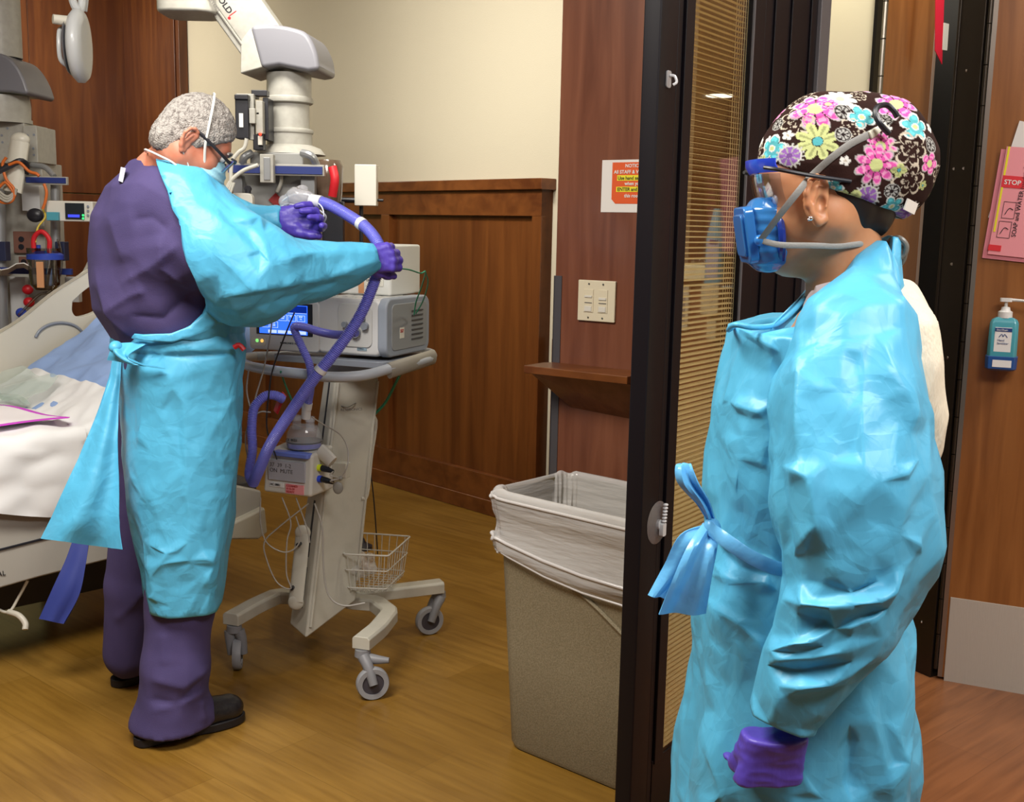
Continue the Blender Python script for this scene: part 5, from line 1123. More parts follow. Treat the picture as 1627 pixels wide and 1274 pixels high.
# humidifier ------------------------------------------------------------------------
UO = P(494, 791, 3.38); UF = frame(UO[:2], (.93, -.37), UO[2]); UT = UF
hum = thing('humidifier', 'white heated humidifier with clear water chamber clamped to the cart post', 'medical machine', UO)
m = MB(UF); m.add([(-.178, 0, 0), (0, 0, 0), (0, .14, 0), (-.178, .14, 0), (-.173, .012, .135), (.0, .012, .135), (0, .14, .145), (-.173, .14, .145)], [(0, 3, 2, 1), (4, 5, 6, 7), (0, 1, 5, 4), (1, 2, 6, 5), (2, 3, 7, 6), (3, 0, 4, 7)]); m.build('heater_base', WPL, hum, bevel=.010, seg=3)
m = MB(UF); m.box((.0, .13, .04), (.05, .16, .09)); m.build('clamp', CART, hum, bevel=.003)
m = MB(UF); m.rbox((-.14, -.004, .122), (-.008, .03, .138), .008, axis='z'); m.build('chamber_guard', mat('periwinkle_plastic', (.14, .20, .62), .4, coat=.2), hum, bevel=.004)
m = MB(UF); m.box((-.155, -.0015, .045), (-.022, .008, .108)); pn1 = m.build('control_panel', mat('panel_grey', (.38, .38, .42), .5), hum)
text('lettering', '37  39  1-2\nON  MUTE', UF @ Matrix.Translation((-.15, -.0018, .088)), .018, mat('grey_print', (.12, .11, .11), .6), pn1)
m = MB(UF); m.box((-.152, -.0005, .022), (-.100, .004, .036)); lb = m.build('label_plate', mat('white_label', (.7, .7, .68), .6), hum)
text('lettering', 'HC 0881', UF @ Matrix.Translation((-.15, -.0012, .026)), .0105, BK, lb)
m = MB(UF); m.box((-.092, -.0015, .006), (-.026, .003, .036)); lb = m.build('label_plate', mat('pink_label', (.75, .28, .30), .6), hum)
text('lettering', 'CLEANED\n4-16-20\nREADY', UF @ Matrix.Translation((-.088, -.002, .028)), .0095, mat('red_print', (.4, .03, .03), .6), lb)
CHM = mat('clear_chamber', (.62, .64, .68), .08, coat=.8, alpha=.32)
Tc = UF @ Matrix.Translation((-.070, .075, .143))
m = MB(Tc); m.lathe([(.056, 0), (.058, .02), (.055, .045), (.044, .068), (.02, .075), (.001, .076)], n=36); m.build('water_chamber', CHM, hum, smooth=True)
m = MB(Tc); m.lathe([(.054, .002), (.054, .016), (.001, .017)], n=32); m.build('water', mat('blue_water', (.02, .03, .45), .1, coat=.3), hum, smooth=True)
m = MB(Tc)
for x in (-.028, .022): m.lathe([(.014, .055), (.014, .098), (.0155, .10), (.0155, .085)], Matrix.Translation((x, 0, 0)), 20)
m.build('chamber_port', CHM, hum, smooth=True)
m = MB(Tc); m.lathe([(.0565, .018), (.059, .020), (.0565, .022)], n=36); m.build('seal_ring', BK, hum, smooth=True)
text('lettering', 'CE 0123', Tc @ Matrix.Translation((-.03, -.060, .028)), .012, BK, hum)
for z, c, nm in ((.088, (.65, .75, .02), 'yellow'), (.052, (.02, .06, .6), 'blue')):
    m = MB(UF); m.cyl((0, .045, z), (.012, .045, z), .011); pg = m.build('plug_collar', mat(nm+'_plug', c, .4), hum, smooth=True)
    m = MB(UF); m.tube([(.012, .045, z), (.03, .045, z-.002), (.055, .042, z-.006)], [.010, .010, .006], 12, 3); m.build('plug', BK, hum, smooth=True)
# cables of the humidifier
CBW = mat('clear_grey_cable', (.33, .31, .28), .35); CBG = mat('green_cable', (.02, .22, .12), .4); CBB = mat('dark_cable', (.02, .02, .022), .4)
U = lambda x, y, z: np.array(UF @ Vector((x, y, z)))
hub_ = P(541, 760, 3.38)
pipe('sensor_cable', [U(.055, .042, .082), P(525, 755, 3.36), hub_], .0022, CBW, parent=hum); pipe('sensor_cable', [U(.055, .042, .046), P(525, 764, 3.36), hub_], .0022, CBW, parent=hum)
m = MB(); m.ball(P(537, 775, 3.38), (.016, .006, .02)); m.ball(hub_, .007); m.build('cable_tag', mat('grey_tag', (.2, .19, .17), .5), hum, smooth=True)
pipe('probe_cable', [hub_, P(552, 740, 3.38), P(552, 712, 3.40), P(540, 690, 3.40), P(515, 675, 3.36), P(495, 662, 3.32)], .0020, CBW, 'thin grey probe cable curling over the post beside the water chamber', 'cable')
# plug that hangs on the post
m = MB(); m.tube([P(508, 715, 3.43), P(518, 724, 3.42), P(528, 735, 3.41)], .01, 12, 3, flat=(.014, .024, (0, 0, 1))); m.build('temperature_probe', WPL, hum, smooth=True)
# hoses ------------------------------------------------------------------------------
def hose_mat(name, c):
    m = mat(name, c, .28, coat=.35, transl=.28); return m
HOSE = hose_mat('periwinkle_hose', (.22, .23, .80)); HOSE2 = hose_mat('blue_grey_hose', (.20, .21, .72))
def hose(pts, r, rib, m, name, label, parent=None, cuff=(), amp=.10):
    p = catmull(pts, 24); L = np.r_[0, np.cumsum(np.linalg.norm(np.diff(p, axis=0), axis=1))]; n = int(L[-1]/rib*6); s = np.linspace(0, L[-1], n); q = np.stack([np.interp(s, L, p[:, i]) for i in range(3)], 1)
    rr = r*(1+amp*np.sign(np.sin(2*np.pi*s/rib))*np.abs(np.sin(2*np.pi*s/rib))**.6); b = MB(); b.tube(q, rr, 18); o = b.build(name, m, parent, smooth=True, angle=80); setprops(o, label, 'hose')
    for i, (t0, t1, mm) in enumerate(cuff):
        k0, k1 = int(t0*(n-1)), int(t1*(n-1)); b = MB(); b.tube(q[k0:max(k1, k0+4)+1], r*1.18, 18); b.build('cuff', mm, o, smooth=True, angle=50)
    return o, q
WCF = mat('white_cuff', (.62, .64, .66), .3, coat=.2)
hand1 = P(604, 410, 3.145)
main_pts = [P(494, 318, 3.31), P(520, 324, 3.29), P(553, 342, 3.25), P(583, 363, 3.20), P(602, 390, 3.155), P(603, 412, 3.15), P(594, 450, 3.15), P(570, 505, 3.14), P(535, 556, 3.13), P(500, 600, 3.13), P(462, 655, 3.15), P(430, 705, 3.18), P(412, 745, 3.22), P(402, 768, 3.26), P(396, 752, 3.30), P(401, 715, 3.33), P(400, 680, 3.35), P(404, 648, 3.36), P(420, 630, 3.37), P(436, 628, 3.38), P(450, 634, 3.40)]
hs, q = hose(main_pts[:14], .0158, .0052, HOSE, 'breathing_hose', 'long periwinkle corrugated hose held in both purple gloves', amp=.085, cuff=((.0, .03, WCF), (.165, .18, WCF), (.60, .612, WCF)))
hose(main_pts[13:], .0140, .0052, HOSE, 'breathing_hose', 'blue hose curving in a high loop behind the long held hose down by the humidifier', amp=.07)
hose([P(566, 528, 3.18), P(540, 532, 3.22), P(512, 528, 3.28), P(485, 520, 3.32), P(468, 519, 3.34), P(470, 530, 3.34), P(480, 552, 3.33), P(492, 580, 3.33), P(494, 610, 3.34), P(488, 650, 3.36)], .0118, .0050, HOSE2, 'breathing_hose', 'thinner blue hose bent sharply across the ventilator screen down to the chamber', amp=.07, cuff=((.96, 1.0, WCF),))
m = MB(); m.tube([P(487, 645, 3.36), P(486, 664, 3.37)], .0145, 18); o = m.build('hose_connector', WCF, None, smooth=True); setprops(o, 'white round connector at the top of the water chamber', 'connector')
m = MB(); m.tube([P(452, 626, 3.40), P(444, 640, 3.41), P(438, 655, 3.42)], .01, 10, 4, flat=(.012, .002, (-.6, -.8, 0))); o = m.build('alarm_tag', RED, None, smooth=True); setprops(o, 'small red tag tied on the looped hose above the humidifier', 'tag')
m = MB(); m.tube([P(372, 552, 3.0), P(382, 550, 3.0), P(386, 556, 3.0)], .006, 8, 3); 
# face mask in the far hand
sd = SD(P(440, 345, 3.3)-[.02, .06, .02], P(515, 290, 3.45)+[.04, .02, .03], .0036)
sd.chain([P(452, 322, 3.36), P(470, 312, 3.34), P(490, 314, 3.32)], [.020, .026, .020], .01); sd.cap(P(460, 330, 3.38), P(480, 303, 3.36), .018, .020, .01)
V, Q = sd.mesh(1); V = V + vnormals(V, Q)*(facets(V, 30, 2)*.010)[:, None]
fm = meshobj('breathing_mask', V, Q, mat('clear_soft', (.62, .62, .66), .1, coat=.7, alpha=.45), None, label='clear plastic breathing mask held in the raised purple glove', cat='mask')
m = MB(); m.tube([P(448, 320, 3.345), P(462, 311, 3.325), P(482, 308, 3.31), P(500, 314, 3.30)], .0035, 8, 4); m.tube([P(444, 330, 3.35), P(456, 324, 3.34), P(470, 326, 3.32)], .003, 8, 4); m.build('mask_rim', WCF, fm, smooth=True)
pipe('sampling_line', [P(500, 318, 3.29), P(512, 330, 3.28), P(514, 348, 3.28), P(504, 368, 3.32), P(490, 386, 3.36), P(484, 400, 3.38)], .0022, WCF, 'thin white sampling line dangling under the raised glove', 'tube')
pipe('sampling_line', [P(502, 330, 3.29), P(518, 344, 3.29), P(510, 362, 3.32), P(500, 390, 3.38)], .0022, WCF, 'second thin white line hanging from the hose end beside the raised glove', 'tube')
pipe('oxygen_line', [P(622, 426, 3.20), P(648, 428, 3.3), P(668, 434, 3.38), P(676, 432, 3.40), P(670, 455, 3.5), P(661, 480, 3.58), P(658, 500, 3.62)], .0023, CBG, 'thin green line arching from the gloved fist to the back of the ventilator', 'tube')
pipe('oxygen_line', [P(676, 432, 3.40), P(680, 450, 3.46), P(672, 478, 3.56), P(661, 498, 3.62)], .0022, CBG, 'green line loop falling beside the ventilator vents', 'tube')
pipe('oxygen_tube', [P(640, 585, 3.6), P(628, 610, 3.66), P(612, 640, 3.70), P(592, 662, 3.72), P(575, 690, 3.76)], .0050, CBG, 'thick dark green tube hanging from the cart handle to the post', 'tube')
pipe('drain_tube', [P(446, 590, 3.40), P(452, 608, 3.44), P(462, 632, 3.46), P(472, 652, 3.46)], .0030, CBG, 'short green tube behind the looped hose under the handle ring', 'tube')
pipe('power_cord', [P(577, 700, 3.9), P(590, 760, 3.95), P(596, 820, 3.98), P(600, 880, 4.0)], .0025, CBB, 'black power cord hanging behind the basket', 'cord')
for pts, lab in (((( 434, 494), (428, 540), (418, 590), (404, 640), (396, 700)), 'pale cable falling in front of the ventilator screen'),
                 (((468, 496), (450, 540), (434, 585), (428, 620), (424, 680), (440, 730)), 'dark thin cable slanting across the ventilator screen'),
                 (((414, 790), (414, 830), (424, 862), (450, 877), (470, 870), (478, 850), (470, 820)), 'pale cable looping wide below the humidifier'),
                 (((448, 790), (462, 830), (456, 860), (455, 910), (462, 935), (440, 925), (424, 890), (420, 862), (440, 840), (490, 800)), 'grey cable crossing itself left of the cart post'),
                 (((470, 790), (488, 840), (492, 862)), 'short cable tucked behind the bracket'),
                 (((500, 800), (512, 840), (514, 900), (522, 945), (545, 962), (580, 958)), 'cream cable running down the post front'),
                 (((395, 588), (392, 620), (398, 650)), 'short pale cable under the left end of the handle ring'),
                 (((430, 655), (412, 655), (396, 672), (390, 700), (396, 740)), 'fine clear tube bowed left of the humidifier')):
    pipe('cable', [P(x, y, 3.36 if y < 760 else 3.42 - .0001*i) for i, (x, y) in enumerate(pts)], .0030 if 'cream' in lab else .0024, CBB if 'dark' in lab else CBW, lab, 'cable')
m = MB(); m.tube([P(372, 552, 2.98), P(380, 548, 2.98), P(388, 556, 2.98)], .007, 8, 3); o = m.build('red_clip', RED, None, smooth=True); setprops(o, 'small red clip at the front waist of the blue gown', 'clip')
# ================================================================ CEILING BOOMS, LAMP, BED, BIN
BW = mat('boom_white', (.37, .36, .32), .45, coat=.05, noise=((.32, .31, .275), 40, .3, .7)); BG = mat('boom_grey', (.16, .16, .18), .38, coat=.1); ALU = mat('aluminium', (.30, .31, .32), .35, .5)
def box_px(m, x0, y0, x1, y1, Y, d, T=None):
    """box whose front face spans picture points at depth Y, d metres deep, facing the camera"""
    a, b = P(x0, y1, Y), P(x1, y0, Y); m.box((a[0], Y, a[2]), (b[0], Y+d, b[2])); return m
YB1 = 4.6
boom = thing('ceiling_boom', 'pale equipment boom on a heavy slanting ceiling arm above the bent man', 'medical boom', (*P(460, 300, YB1+.15)[:2], 2.9))
bc = P(460, 200, YB1+.15)
def zb(y): return P(460, y, YB1+.15)[2]
m = MB(Matrix.Translation((bc[0], bc[1], 0)))
m.lathe([(.094, zb(245)), (.094, zb(207))], n=36); m.lathe([(.083, zb(208)), (.083, zb(165))], n=36); m.lathe([(.092, zb(158)), (.092, zb(118))], n=36)
m.lathe([(.09, zb(166)), (.098, zb(164)), (.1, zb(160)), (.098, zb(156)), (.09, zb(154))], n=36); m.lathe([(.09, zb(214)), (.098, zb(212)), (.1, zb(209)), (.098, zb(206)), (.09, zb(205))], n=36)
m.lathe([(.15, zb(246)), (.13, zb(236)), (.098, zb(231))], n=36); m.build('column', BW, boom, smooth=True)
T = Matrix.Translation((bc[0], bc[1], 0)) @ Matrix.Rotation(-.10, 4, 'Z')
# curved head cover: side profile swept across, with pale cheeks
prof = [(-.155, zb(122)), (-.150, zb(60)), (-.11, zb(48)), (-.02, zb(50)), (.07, zb(56)), (.115, zb(64)), (.15, zb(85)), (.165, zb(112)), (.160, zb(120)), (.12, zb(119)), (-.02, zb(112))]
TT = T @ Matrix.Rotation(-math.pi/2, 4, 'X') @ Matrix.Identity(4)
def prof_xz(m, pr, y0, y1, T_): 
    n = len(pr); vs = [(x, y0, z) for x, z in pr]+[(x, y1, z) for x, z in pr]; fs = [tuple(range(n))[::-1], tuple(range(n, 2*n))]+[(q, (q+1) % n, n+(q+1) % n, n+q) for q in range(n)]
    ar = sum(pr[i][0]*pr[(i+1) % n][1]-pr[(i+1) % n][0]*pr[i][1] for i in range(n)); 
    if ar > 0: fs = [f[::-1] for f in fs]
    m.add(vs, fs, T_)
m = MB(); prof_xz(m, [(-.075, zb(116))]+[p for p in catmull([(x, z, 0) for x, z in ((-.12, zb(50)), (-.02, zb(48)), (.07, zb(54)), (.12, zb(64)), (.155, zb(90)), (.166, zb(118)))], 4)[:, :2]]+[(.12, zb(121)), (0, zb(112))], -.135, .135, T); m.build('head_cover', BG, boom, smooth=True, bevel=.018, seg=3, angle=50)
m = MB(); prof_xz(m, [(-.165, zb(124)), (-.160, zb(54)), (-.118, zb(49)), (-.07, zb(114))], -.125, .125, T); m.build('head_end', BW, boom, bevel=.006)
# slanting arm
a0, a1 = P(318, -75, YB1+.05), P(432, 85, YB1+.15); d = a1-a0; d /= np.linalg.norm(d); wv = np.cross(d, [0, 1, 0]); wv /= np.linalg.norm(wv); dv = np.array([0, 1., 0])
def bar(m, a, b, w_, dp, off=0, offd=0):
    R_ = [[p + wv*(off+s*w_) + dv*(offd+t*dp) for s, t in ((-1, -1), (1, -1), (1, 1), (-1, 1))] for p in (a, b)]; m.loft(R_)
m = MB(); bar(m, a0, a1, .098, .085); bar(m, a0, a1, .075, .09, .01); bar(m, a0, a1-d*.03, .006, .094, -.07); ar_ = m.build('arm', BW, boom, bevel=.008)
Tt = np.eye(4); Tt[:3, 0] = -d*-1; 
q = P(345, 6, YB1-.05); x_ = d; z_ = wv if wv[2] > 0 else -wv; y_ = np.cross(z_, x_); Tm = Matrix(((x_[0], y_[0], z_[0], q[0]), (x_[1], y_[1], z_[1], q[1]), (x_[2], y_[2], z_[2], q[2]), (0, 0, 0, 1)))
text('lettering', 'BERCHTOLD', Tm @ Matrix.Translation((-.135, 0, .012)), .033, BK, ar_, bold=.001); text('lettering', 'TELETOM', Tm @ Matrix.Translation((-.06, 0, -.018)), .020, mat('grey_print', (.12, .11, .11), .6), ar_)
m = MB(Tm); m.cyl((.068, -.001, .006), (.068, .001, .006), .006); m.box((.060, -.001, .010), (.064, .001, .045)); m.build('emblem', RED, ar_)
m = MB(); e0 = P(300, -30, YB1+.05); m.rbox((e0[0]-.11, e0[1]-.12, P(300, 22, YB1)[2]), (e0[0]+.12, e0[1]+.12, P(300, -40, YB1)[2]), .06, axis='z'); m.cyl((e0[0], e0[1], P(300, -40, YB1)[2]), (e0[0], e0[1], 3.35), .10); m.build('elbow', BW, boom, bevel=.012, seg=3)
# service head
m = MB(); box_px(m, 397, 243, 482, 262, 4.60, .3); box_px(m, 372, 262, 500, 430, 4.66, .26); m.build('service_body', mat('body_grey', (.27, .27, .26), .45), boom, bevel=.006)
m = MB(); box_px(m, 366, 262, 515, 277, 4.56, .03); rl = m.build('rail', BW, boom, bevel=.002); m = MB(); box_px(m, 362, 265, 512, 274, 4.553, .01); m.build('rail_insert', BLUEP, rl)
m = MB(); m.tube([P(385, 262, 4.58), P(388, 250, 4.56), P(400, 243, 4.58)], .016, 10, 4); m.build('grab_bar', ALU, boom, smooth=True); m = MB(); m.tube([P(480, 243, 4.58), P(495, 248, 4.56), P(503, 262, 4.58)], .016, 10, 4); m.build('grab_bar', ALU, boom, smooth=True)
m = MB(); box_px(m, 413, 245, 434, 290, 4.52, .04); cl_ = m.build('rail_clamp', BW, boom, bevel=.003); m = MB(); box_px(m, 419, 250, 429, 286, 4.515, .01); m.build('clamp_face', ALU, cl_, bevel=.002)
for xa, xb in ((372, 385), (478, 500)): m = MB(); box_px(m, xa, 278, xb, 380, 4.60, .05); m.build('side_column', ALU, boom, bevel=.004)
# things hanging on the boom
cb = thing('call_box', 'small white rounded box with a blue button clamped on the boom', 'control box', P(382, 340, 4.5))
m = MB(Matrix.Rotation(0, 4, 'Z')); a, b = P(366, 345, 4.5), P(401, 307, 4.5); m.rbox((a[0], 4.5, a[2]), (b[0], 4.54, b[2]), .02, axis='y'); m.build('housing', WPL, cb, bevel=.004)
m = MB(); q = P(383, 327, 4.5); m.cyl(q+[0, -.006, 0], q, .009); m.build('button', mat('blue_lamp', (.02, .05, .7), .3, emit=(.05, .1, 1), es=1.0), cb, smooth=True)
m = MB(); q = P(373, 322, 4.5); m.cyl(q+[0, -.003, 0], q, .004); q = P(373, 336, 4.5); m.cyl(q+[0, -.003, 0], q, .004); m.build('dot', GPL, cb)
m = MB(); q = P(393, 300, 4.52); m.cyl(q, q+[0, .02, 0], .013); m.cyl(q+[0, .01, -.03], q+[0, .01, 0], .012); m.build('clamp_knob', BK, cb, smooth=True)
bm = thing('wall_module', 'black boxed module with silver bracket beside the boom column', 'control box', P(385, 222, 4.5))
m = MB(); box_px(m, 374, 152, 394, 220, 4.50, .07); box_px(m, 372, 150, 394, 158, 4.49, .09); m.build('housing', BK, bm, bevel=.004)
m = MB(); box_px(m, 380, 180, 386, 202, 4.495, .006); m.build('label_plate', mat('white_label', (.7, .7, .68), .6), bm)
m = MB(); box_px(m, 375, 149, 403, 153, 4.53, .1); box_px(m, 397, 152, 403, 222, 4.53, .03); box_px(m, 396, 172, 405, 196, 4.50, .04); box_px(m, 407, 160, 417, 212, 4.52, .04); box_px(m, 394, 178, 412, 182, 4.52, .02); m.build('bracket', BW, bm, bevel=.002)
m = MB(); box_px(m, 399, 143, 424, 152, 4.55, .05); box_px(m, 402, 213, 418, 238, 4.53, .05); box_px(m, 418, 155, 426, 222, 4.56, .1); m.build('mount', BK, bm, bevel=.003)
m = MB(); box_px(m, 410, 216, 416, 230, 4.515, .02); pw = m.build('switch_plate', WPL, bm); m = MB(); q = P(413.5, 213, 4.51); m.ball(q, .006); m.build('red_lamp', mat('red_lamp', (.8, .02, .01), .3, emit=(1, .05, .02), es=2), bm, smooth=True)
for pts, lab in ((((392, 220), (388, 235), (378, 243), (368, 260), (366, 300), (362, 330)), 'white cable dropping from the black module behind the grey-haired head'), (((410, 262), (385, 272), (365, 290), (358, 312), (362, 335)), 'thick white cable arching across the blue rail'),
                 (((447, 278), (446, 292), (440, 305)), 'short white cord with a dark red tab on the boom')):
    pipe('cable', [P(x, y, 4.645 if 'tab' in lab else 4.47) for x, y in pts], .008, mat('white_cable', (.55, .54, .48), .5), lab, 'cable')
for k in range(3): pipe('cable', [P(366+3*k, 290, 4.44), P(356+4*k, 315, 4.44), P(364-3*k, 345, 4.44), P(372+2*k, 362, 4.44)], .005, mat('white_cable', (.55, .54, .48), .5), ('leftmost', 'middle', 'rightmost')[k]+' of the three white tangled cables left of the call box', 'cable', group='tangled cables left of the call box')
m = MB(); q = P(434, 318, 4.645); m.add([q+[-.02, 0, -.0], q+[.015, 0, -.03], q+[.04, 0, .0], q+[.01, 0, .03], q+[-.02, .01, 0], q+[.015, .01, -.03], q+[.04, .01, 0], q+[.01, .01, .03]], [(0, 1, 2, 3), (7, 6, 5, 4), (0, 4, 5, 1), (1, 5, 6, 2), (2, 6, 7, 3), (3, 7, 4, 0)]); o = m.build('cable_tab', mat('dark_red_tab', (.25, .01, .01), .5)); setprops(o, 'dark red square tab hanging on the boom face', 'tag')
# brown suction bottle with red cap, pale panel on its pole
cn = thing('suction_bottle', 'smoky brown suction bottle with a red cap at the right of the boom', 'bottle', P(522, 320, 4.7))
m = MB(Matrix.Translation(P(522, 330, 4.72))); m.lathe([(.05, 0), (.058, .06), (.062, .17), (.05, .195), (.001, .2)], n=32); m.build('jar', mat('smoky_plastic', (.10, .065, .045), .15, coat=.4), cn, smooth=True)
m = MB(); m.tube([P(528, 265, 4.62), P(532, 285, 4.61), P(528, 312, 4.62)], .02, 12, 4, flat=(.018, .012, (0, -1, 0))); m.build('red_cap', RED, cn, smooth=True)
m = MB(); box_px(m, 512, 320, 545, 400, 4.7, .05); m.build('bracket', BK, cn, bevel=.004)
pn2 = thing('pale_panel', 'cream rectangular panel box on a thin black pole in front of the wainscot', 'panel', (*P(578, 600, 4.9)[:2], 0))
m = MB(); m.box((P(563, 290, 4.86)[0], 4.86, P(578, 327, 4.86)[2]), (P(598, 290, 4.86)[0], 4.93, P(578, 261, 4.86)[2])); m.build('panel_face', WPL, pn2, bevel=.004)
m = MB(); q = P(574, 300, 4.91); m.cyl((q[0], q[1], .02), tuple(q), .009); m.build('pole', BK, pn2, smooth=True)
m = MB(); m.lathe([(.05, 0), (.05, .015), (.02, .03), (.012, .05)], Matrix.Translation((q[0], q[1], 0)), 28); m.build('base', BK, pn2, smooth=True)
m = MB(); q = P(598, 318, 4.9); m.cyl(q, q+[.03, 0, 0], .006); q = P(556, 318, 4.9); m.cyl(q+[-.04, 0, 0], q+[.04, 0, 0], .012); m.build('clamp', BK, pn2, smooth=True)
# exam lamp -----------------------------------------------------------------------
lamp = thing('exam_lamp', 'white disc shaped exam lamp hanging edge-on from above with a stub handle', 'lamp', P(124, 60, 4.0))
c = P(124, 73, 4.0); T = Matrix.Translation(c) @ Matrix.Rotation(math.radians(9), 4, 'Z') @ Matrix.Rotation(math.radians(5), 4, 'X') @ Matrix.Rotation(math.pi/2, 4, 'Y')
LW = mat('lamp_white', (.50, .52, .53), .35, coat=.2)
m = MB(T); m.lathe([(.001, -.030), (.07, -.028), (.108, -.018), (.124, -.004), (.124, .014), (.112, .026), (.08, .030), (.001, .031)], n=48); sh = m.build('lamp_head', LW, lamp, smooth=True, angle=50)
m = MB(T); m.lathe([(.085, -.0315), (.093, -.0335), (.1, -.0275)], n=48); m.build('lens_ring', BG, sh, smooth=True)
m = MB(T); m.tube([(-.05, 0, -.033), (-.05, -.03, -.05), (.0, -.05, -.052), (.05, -.045, -.05), (.07, -.02, -.033)], .008, 10, 5); m.build('guard_loop', LW, sh, smooth=True)
m = MB(); m.cyl(P(84, 30, 3.92), P(110, 34, 3.95), .0155, .018); m.build('handle', mat('handle_cream', (.6, .58, .5), .4), lamp, smooth=True)
m = MB(); m.tube([P(134, 18, 4.05), P(137, -10, 4.05), P(139, -60, 4.05)], .010, 10, 3); m.tube([P(126, 22, 4.03), P(131, -5, 4.04), P(134, -60, 4.05)], .008, 10, 3); m.tube([P(113, -60, 4.0), P(114, -8, 4.0), P(122, 14, 4.0), P(130, 8, 4.02), P(132, -60, 4.04)], .014, 10, 5); m.cyl(P(130, -60, 4.05), (*P(130, -60, 4.05)[:2], 3.35), .03); m.build('suspension', LW, lamp, smooth=True)
# left boom ------------------------------------------------------------------------
YL = 4.95
bl = thing('ceiling_boom', 'second equipment boom at the left edge with grey hood and monitor', 'medical boom', (*P(20, 300, YL)[:2], 2.9))
m = MB(); pr = catmull([(P(x, y, YL)[0], P(x, y, YL)[2], 0) for x, y in ((-60, 92), (0, 90), (28, 94), (45, 108), (58, 130), (66, 153))], 4)[:, :2].tolist(); pr = pr+[(P(60, 156, YL)[0], P(60, 156, YL)[2]), (P(40, 152, YL)[0], P(40, 152, YL)[2]), (P(-60, 150, YL)[0], P(-60, 150, YL)[2])]
prof_xz(m, pr, 4.82, 5.1, Matrix.Identity(4)); m.build('head_cover', BG, bl, smooth=True, bevel=.012, seg=3, angle=50)
bc2 = P(5, 180, YL); m = MB(Matrix.Translation((bc2[0], bc2[1], 0)))
zl = lambda y: P(5, y, YL)[2]
m.lathe([(.112, zl(194)), (.114, zl(170)), (.11, zl(153))], n=36); m.lathe([(.118, zl(196)), (.118, zl(190))], n=36); m.cyl((0, 0, zl(92)), (0, 0, 3.35), .09); m.build('column', BW, bl, smooth=True)
m = MB(); box_px(m, -60, 195, 38, 258, 4.90, .25); box_px(m, 38, 200, 58, 258, 4.88, .2); box_px(m, -60, 258, 66, 520, 4.95, .22); pnl = m.build('service_body', BW, bl, bevel=.004)
m = MB()
for x, y in ((44, 215), (54, 214), (44, 225), (53, 236), (54, 246), (3, 215), (4, 226), (12, 204)): q = P(x, y, 4.88 if x > 38 else 4.90); m.cyl(q+[0, -.002, 0], q, .005)
m.build('screw_hole', GPL, pnl)
m = MB(); box_px(m, -40, 281, 106, 291, 4.79, .02); rl = m.build('rail', BW, bl, bevel=.002); m = MB(); box_px(m, 41, 282.5, 104, 290, 4.785, .01); m.build('rail_insert', BLUEP, rl)
m = MB(); m.tube([P(50, 262, 4.84), P(72, 266, 4.82), P(86, 280, 4.80)], .012, 10, 4); m.cyl(P(88, 292, 4.85), P(88, 520, 4.85), .020); m.cyl(P(-2, 300, 4.85), P(4, 560, 4.85), .026); m.build('side_tube', ALU, bl, smooth=True)
m = MB(); a, b = P(17, 310, 4.78), P(40, 213, 4.78); m.tube([P(20, 305, 4.75), P(26, 265, 4.76), P(32, 225, 4.77)], .03, 14, 4, flat=(.040, .025, (0, -1, 0))); m.ball(P(32, 222, 4.77), (.040, .025, .03)); m.build('arm_cover', mat('pale_cover', (.6, .58, .5), .35, coat=.2), bl, smooth=True)
m = MB(); box_px(m, 35, 295, 62, 335, 4.90, .05); m.build('junction_box', LPL, bl, bevel=.003)
m = MB(); box_px(m, 22, 368, 54, 402, 4.93, .02); box_px(m, 30, 408, 52, 425, 4.93, .02); op = m.build('outlet_plate', mat('brown_plate', (.16, .07, .05), .5), bl, bevel=.002)
m = MB()
for x, y in ((34, 380), (34, 392), (38, 416)): q = P(x, y, 4.93); m.cyl(q+[0, -.004, 0], q, .012)
m.build('socket', BK, op)
for xa, xb in ((88, 102), (-30, 8)): m = MB(); box_px(m, xa, 384, xb, 414, 4.80, .05); m.build('rail_bracket', mat('navy_plastic', (.02, .025, .06), .4), bl, bevel=.003)
m = MB(); box_px(m, -30, 427, 113, 434, 4.80, .02); m.build('rail', BLUEP, bl, bevel=.002)
m = MB(); box_px(m, 18, 440, 40, 520, 4.92, .04); box_px(m, 104, 440, 124, 480, 4.9, .04); m.build('lower_plate', LPL, bl, bevel=.003)
mo = thing('infusion_monitor', 'small bedside monitor with dark screen on the left boom', 'monitor', P(110, 352, 4.72))
m = MB(); box_px(m, 74, 320, 147, 351, 4.72, .07); hs_ = m.build('housing', WPL, mo, bevel=.005)
m = MB(); box_px(m, 104, 323, 133, 348, 4.715, .006); sc_ = m.build('screen', mat('screen_dark', (.02, .025, .03), .15), mo)
m = MB(); box_px(m, 108, 341, 126, 345, 4.713, .003); m.build('blue_bar', mat('screen_bar', (.02, .03, .5), .3, emit=(.06, .08, 1), es=1.0), sc_)
m = MB(); 
for y in (342, 347): q = P(132, y, 4.712); m.ball(q, .005)
m.build('green_lamp', mat('green_lamp', (.02, .5, .1), .3, emit=(.05, 1, .25), es=1), mo, smooth=True)
m = MB()
for y in (328, 335, 342): q = P(140, y, 4.716); m.cyl(q+[0, -.004, 0], q, .005)
m.build('key', GPL, mo)
OR = mat('orange_cable', (.55, .13, .02), .45)
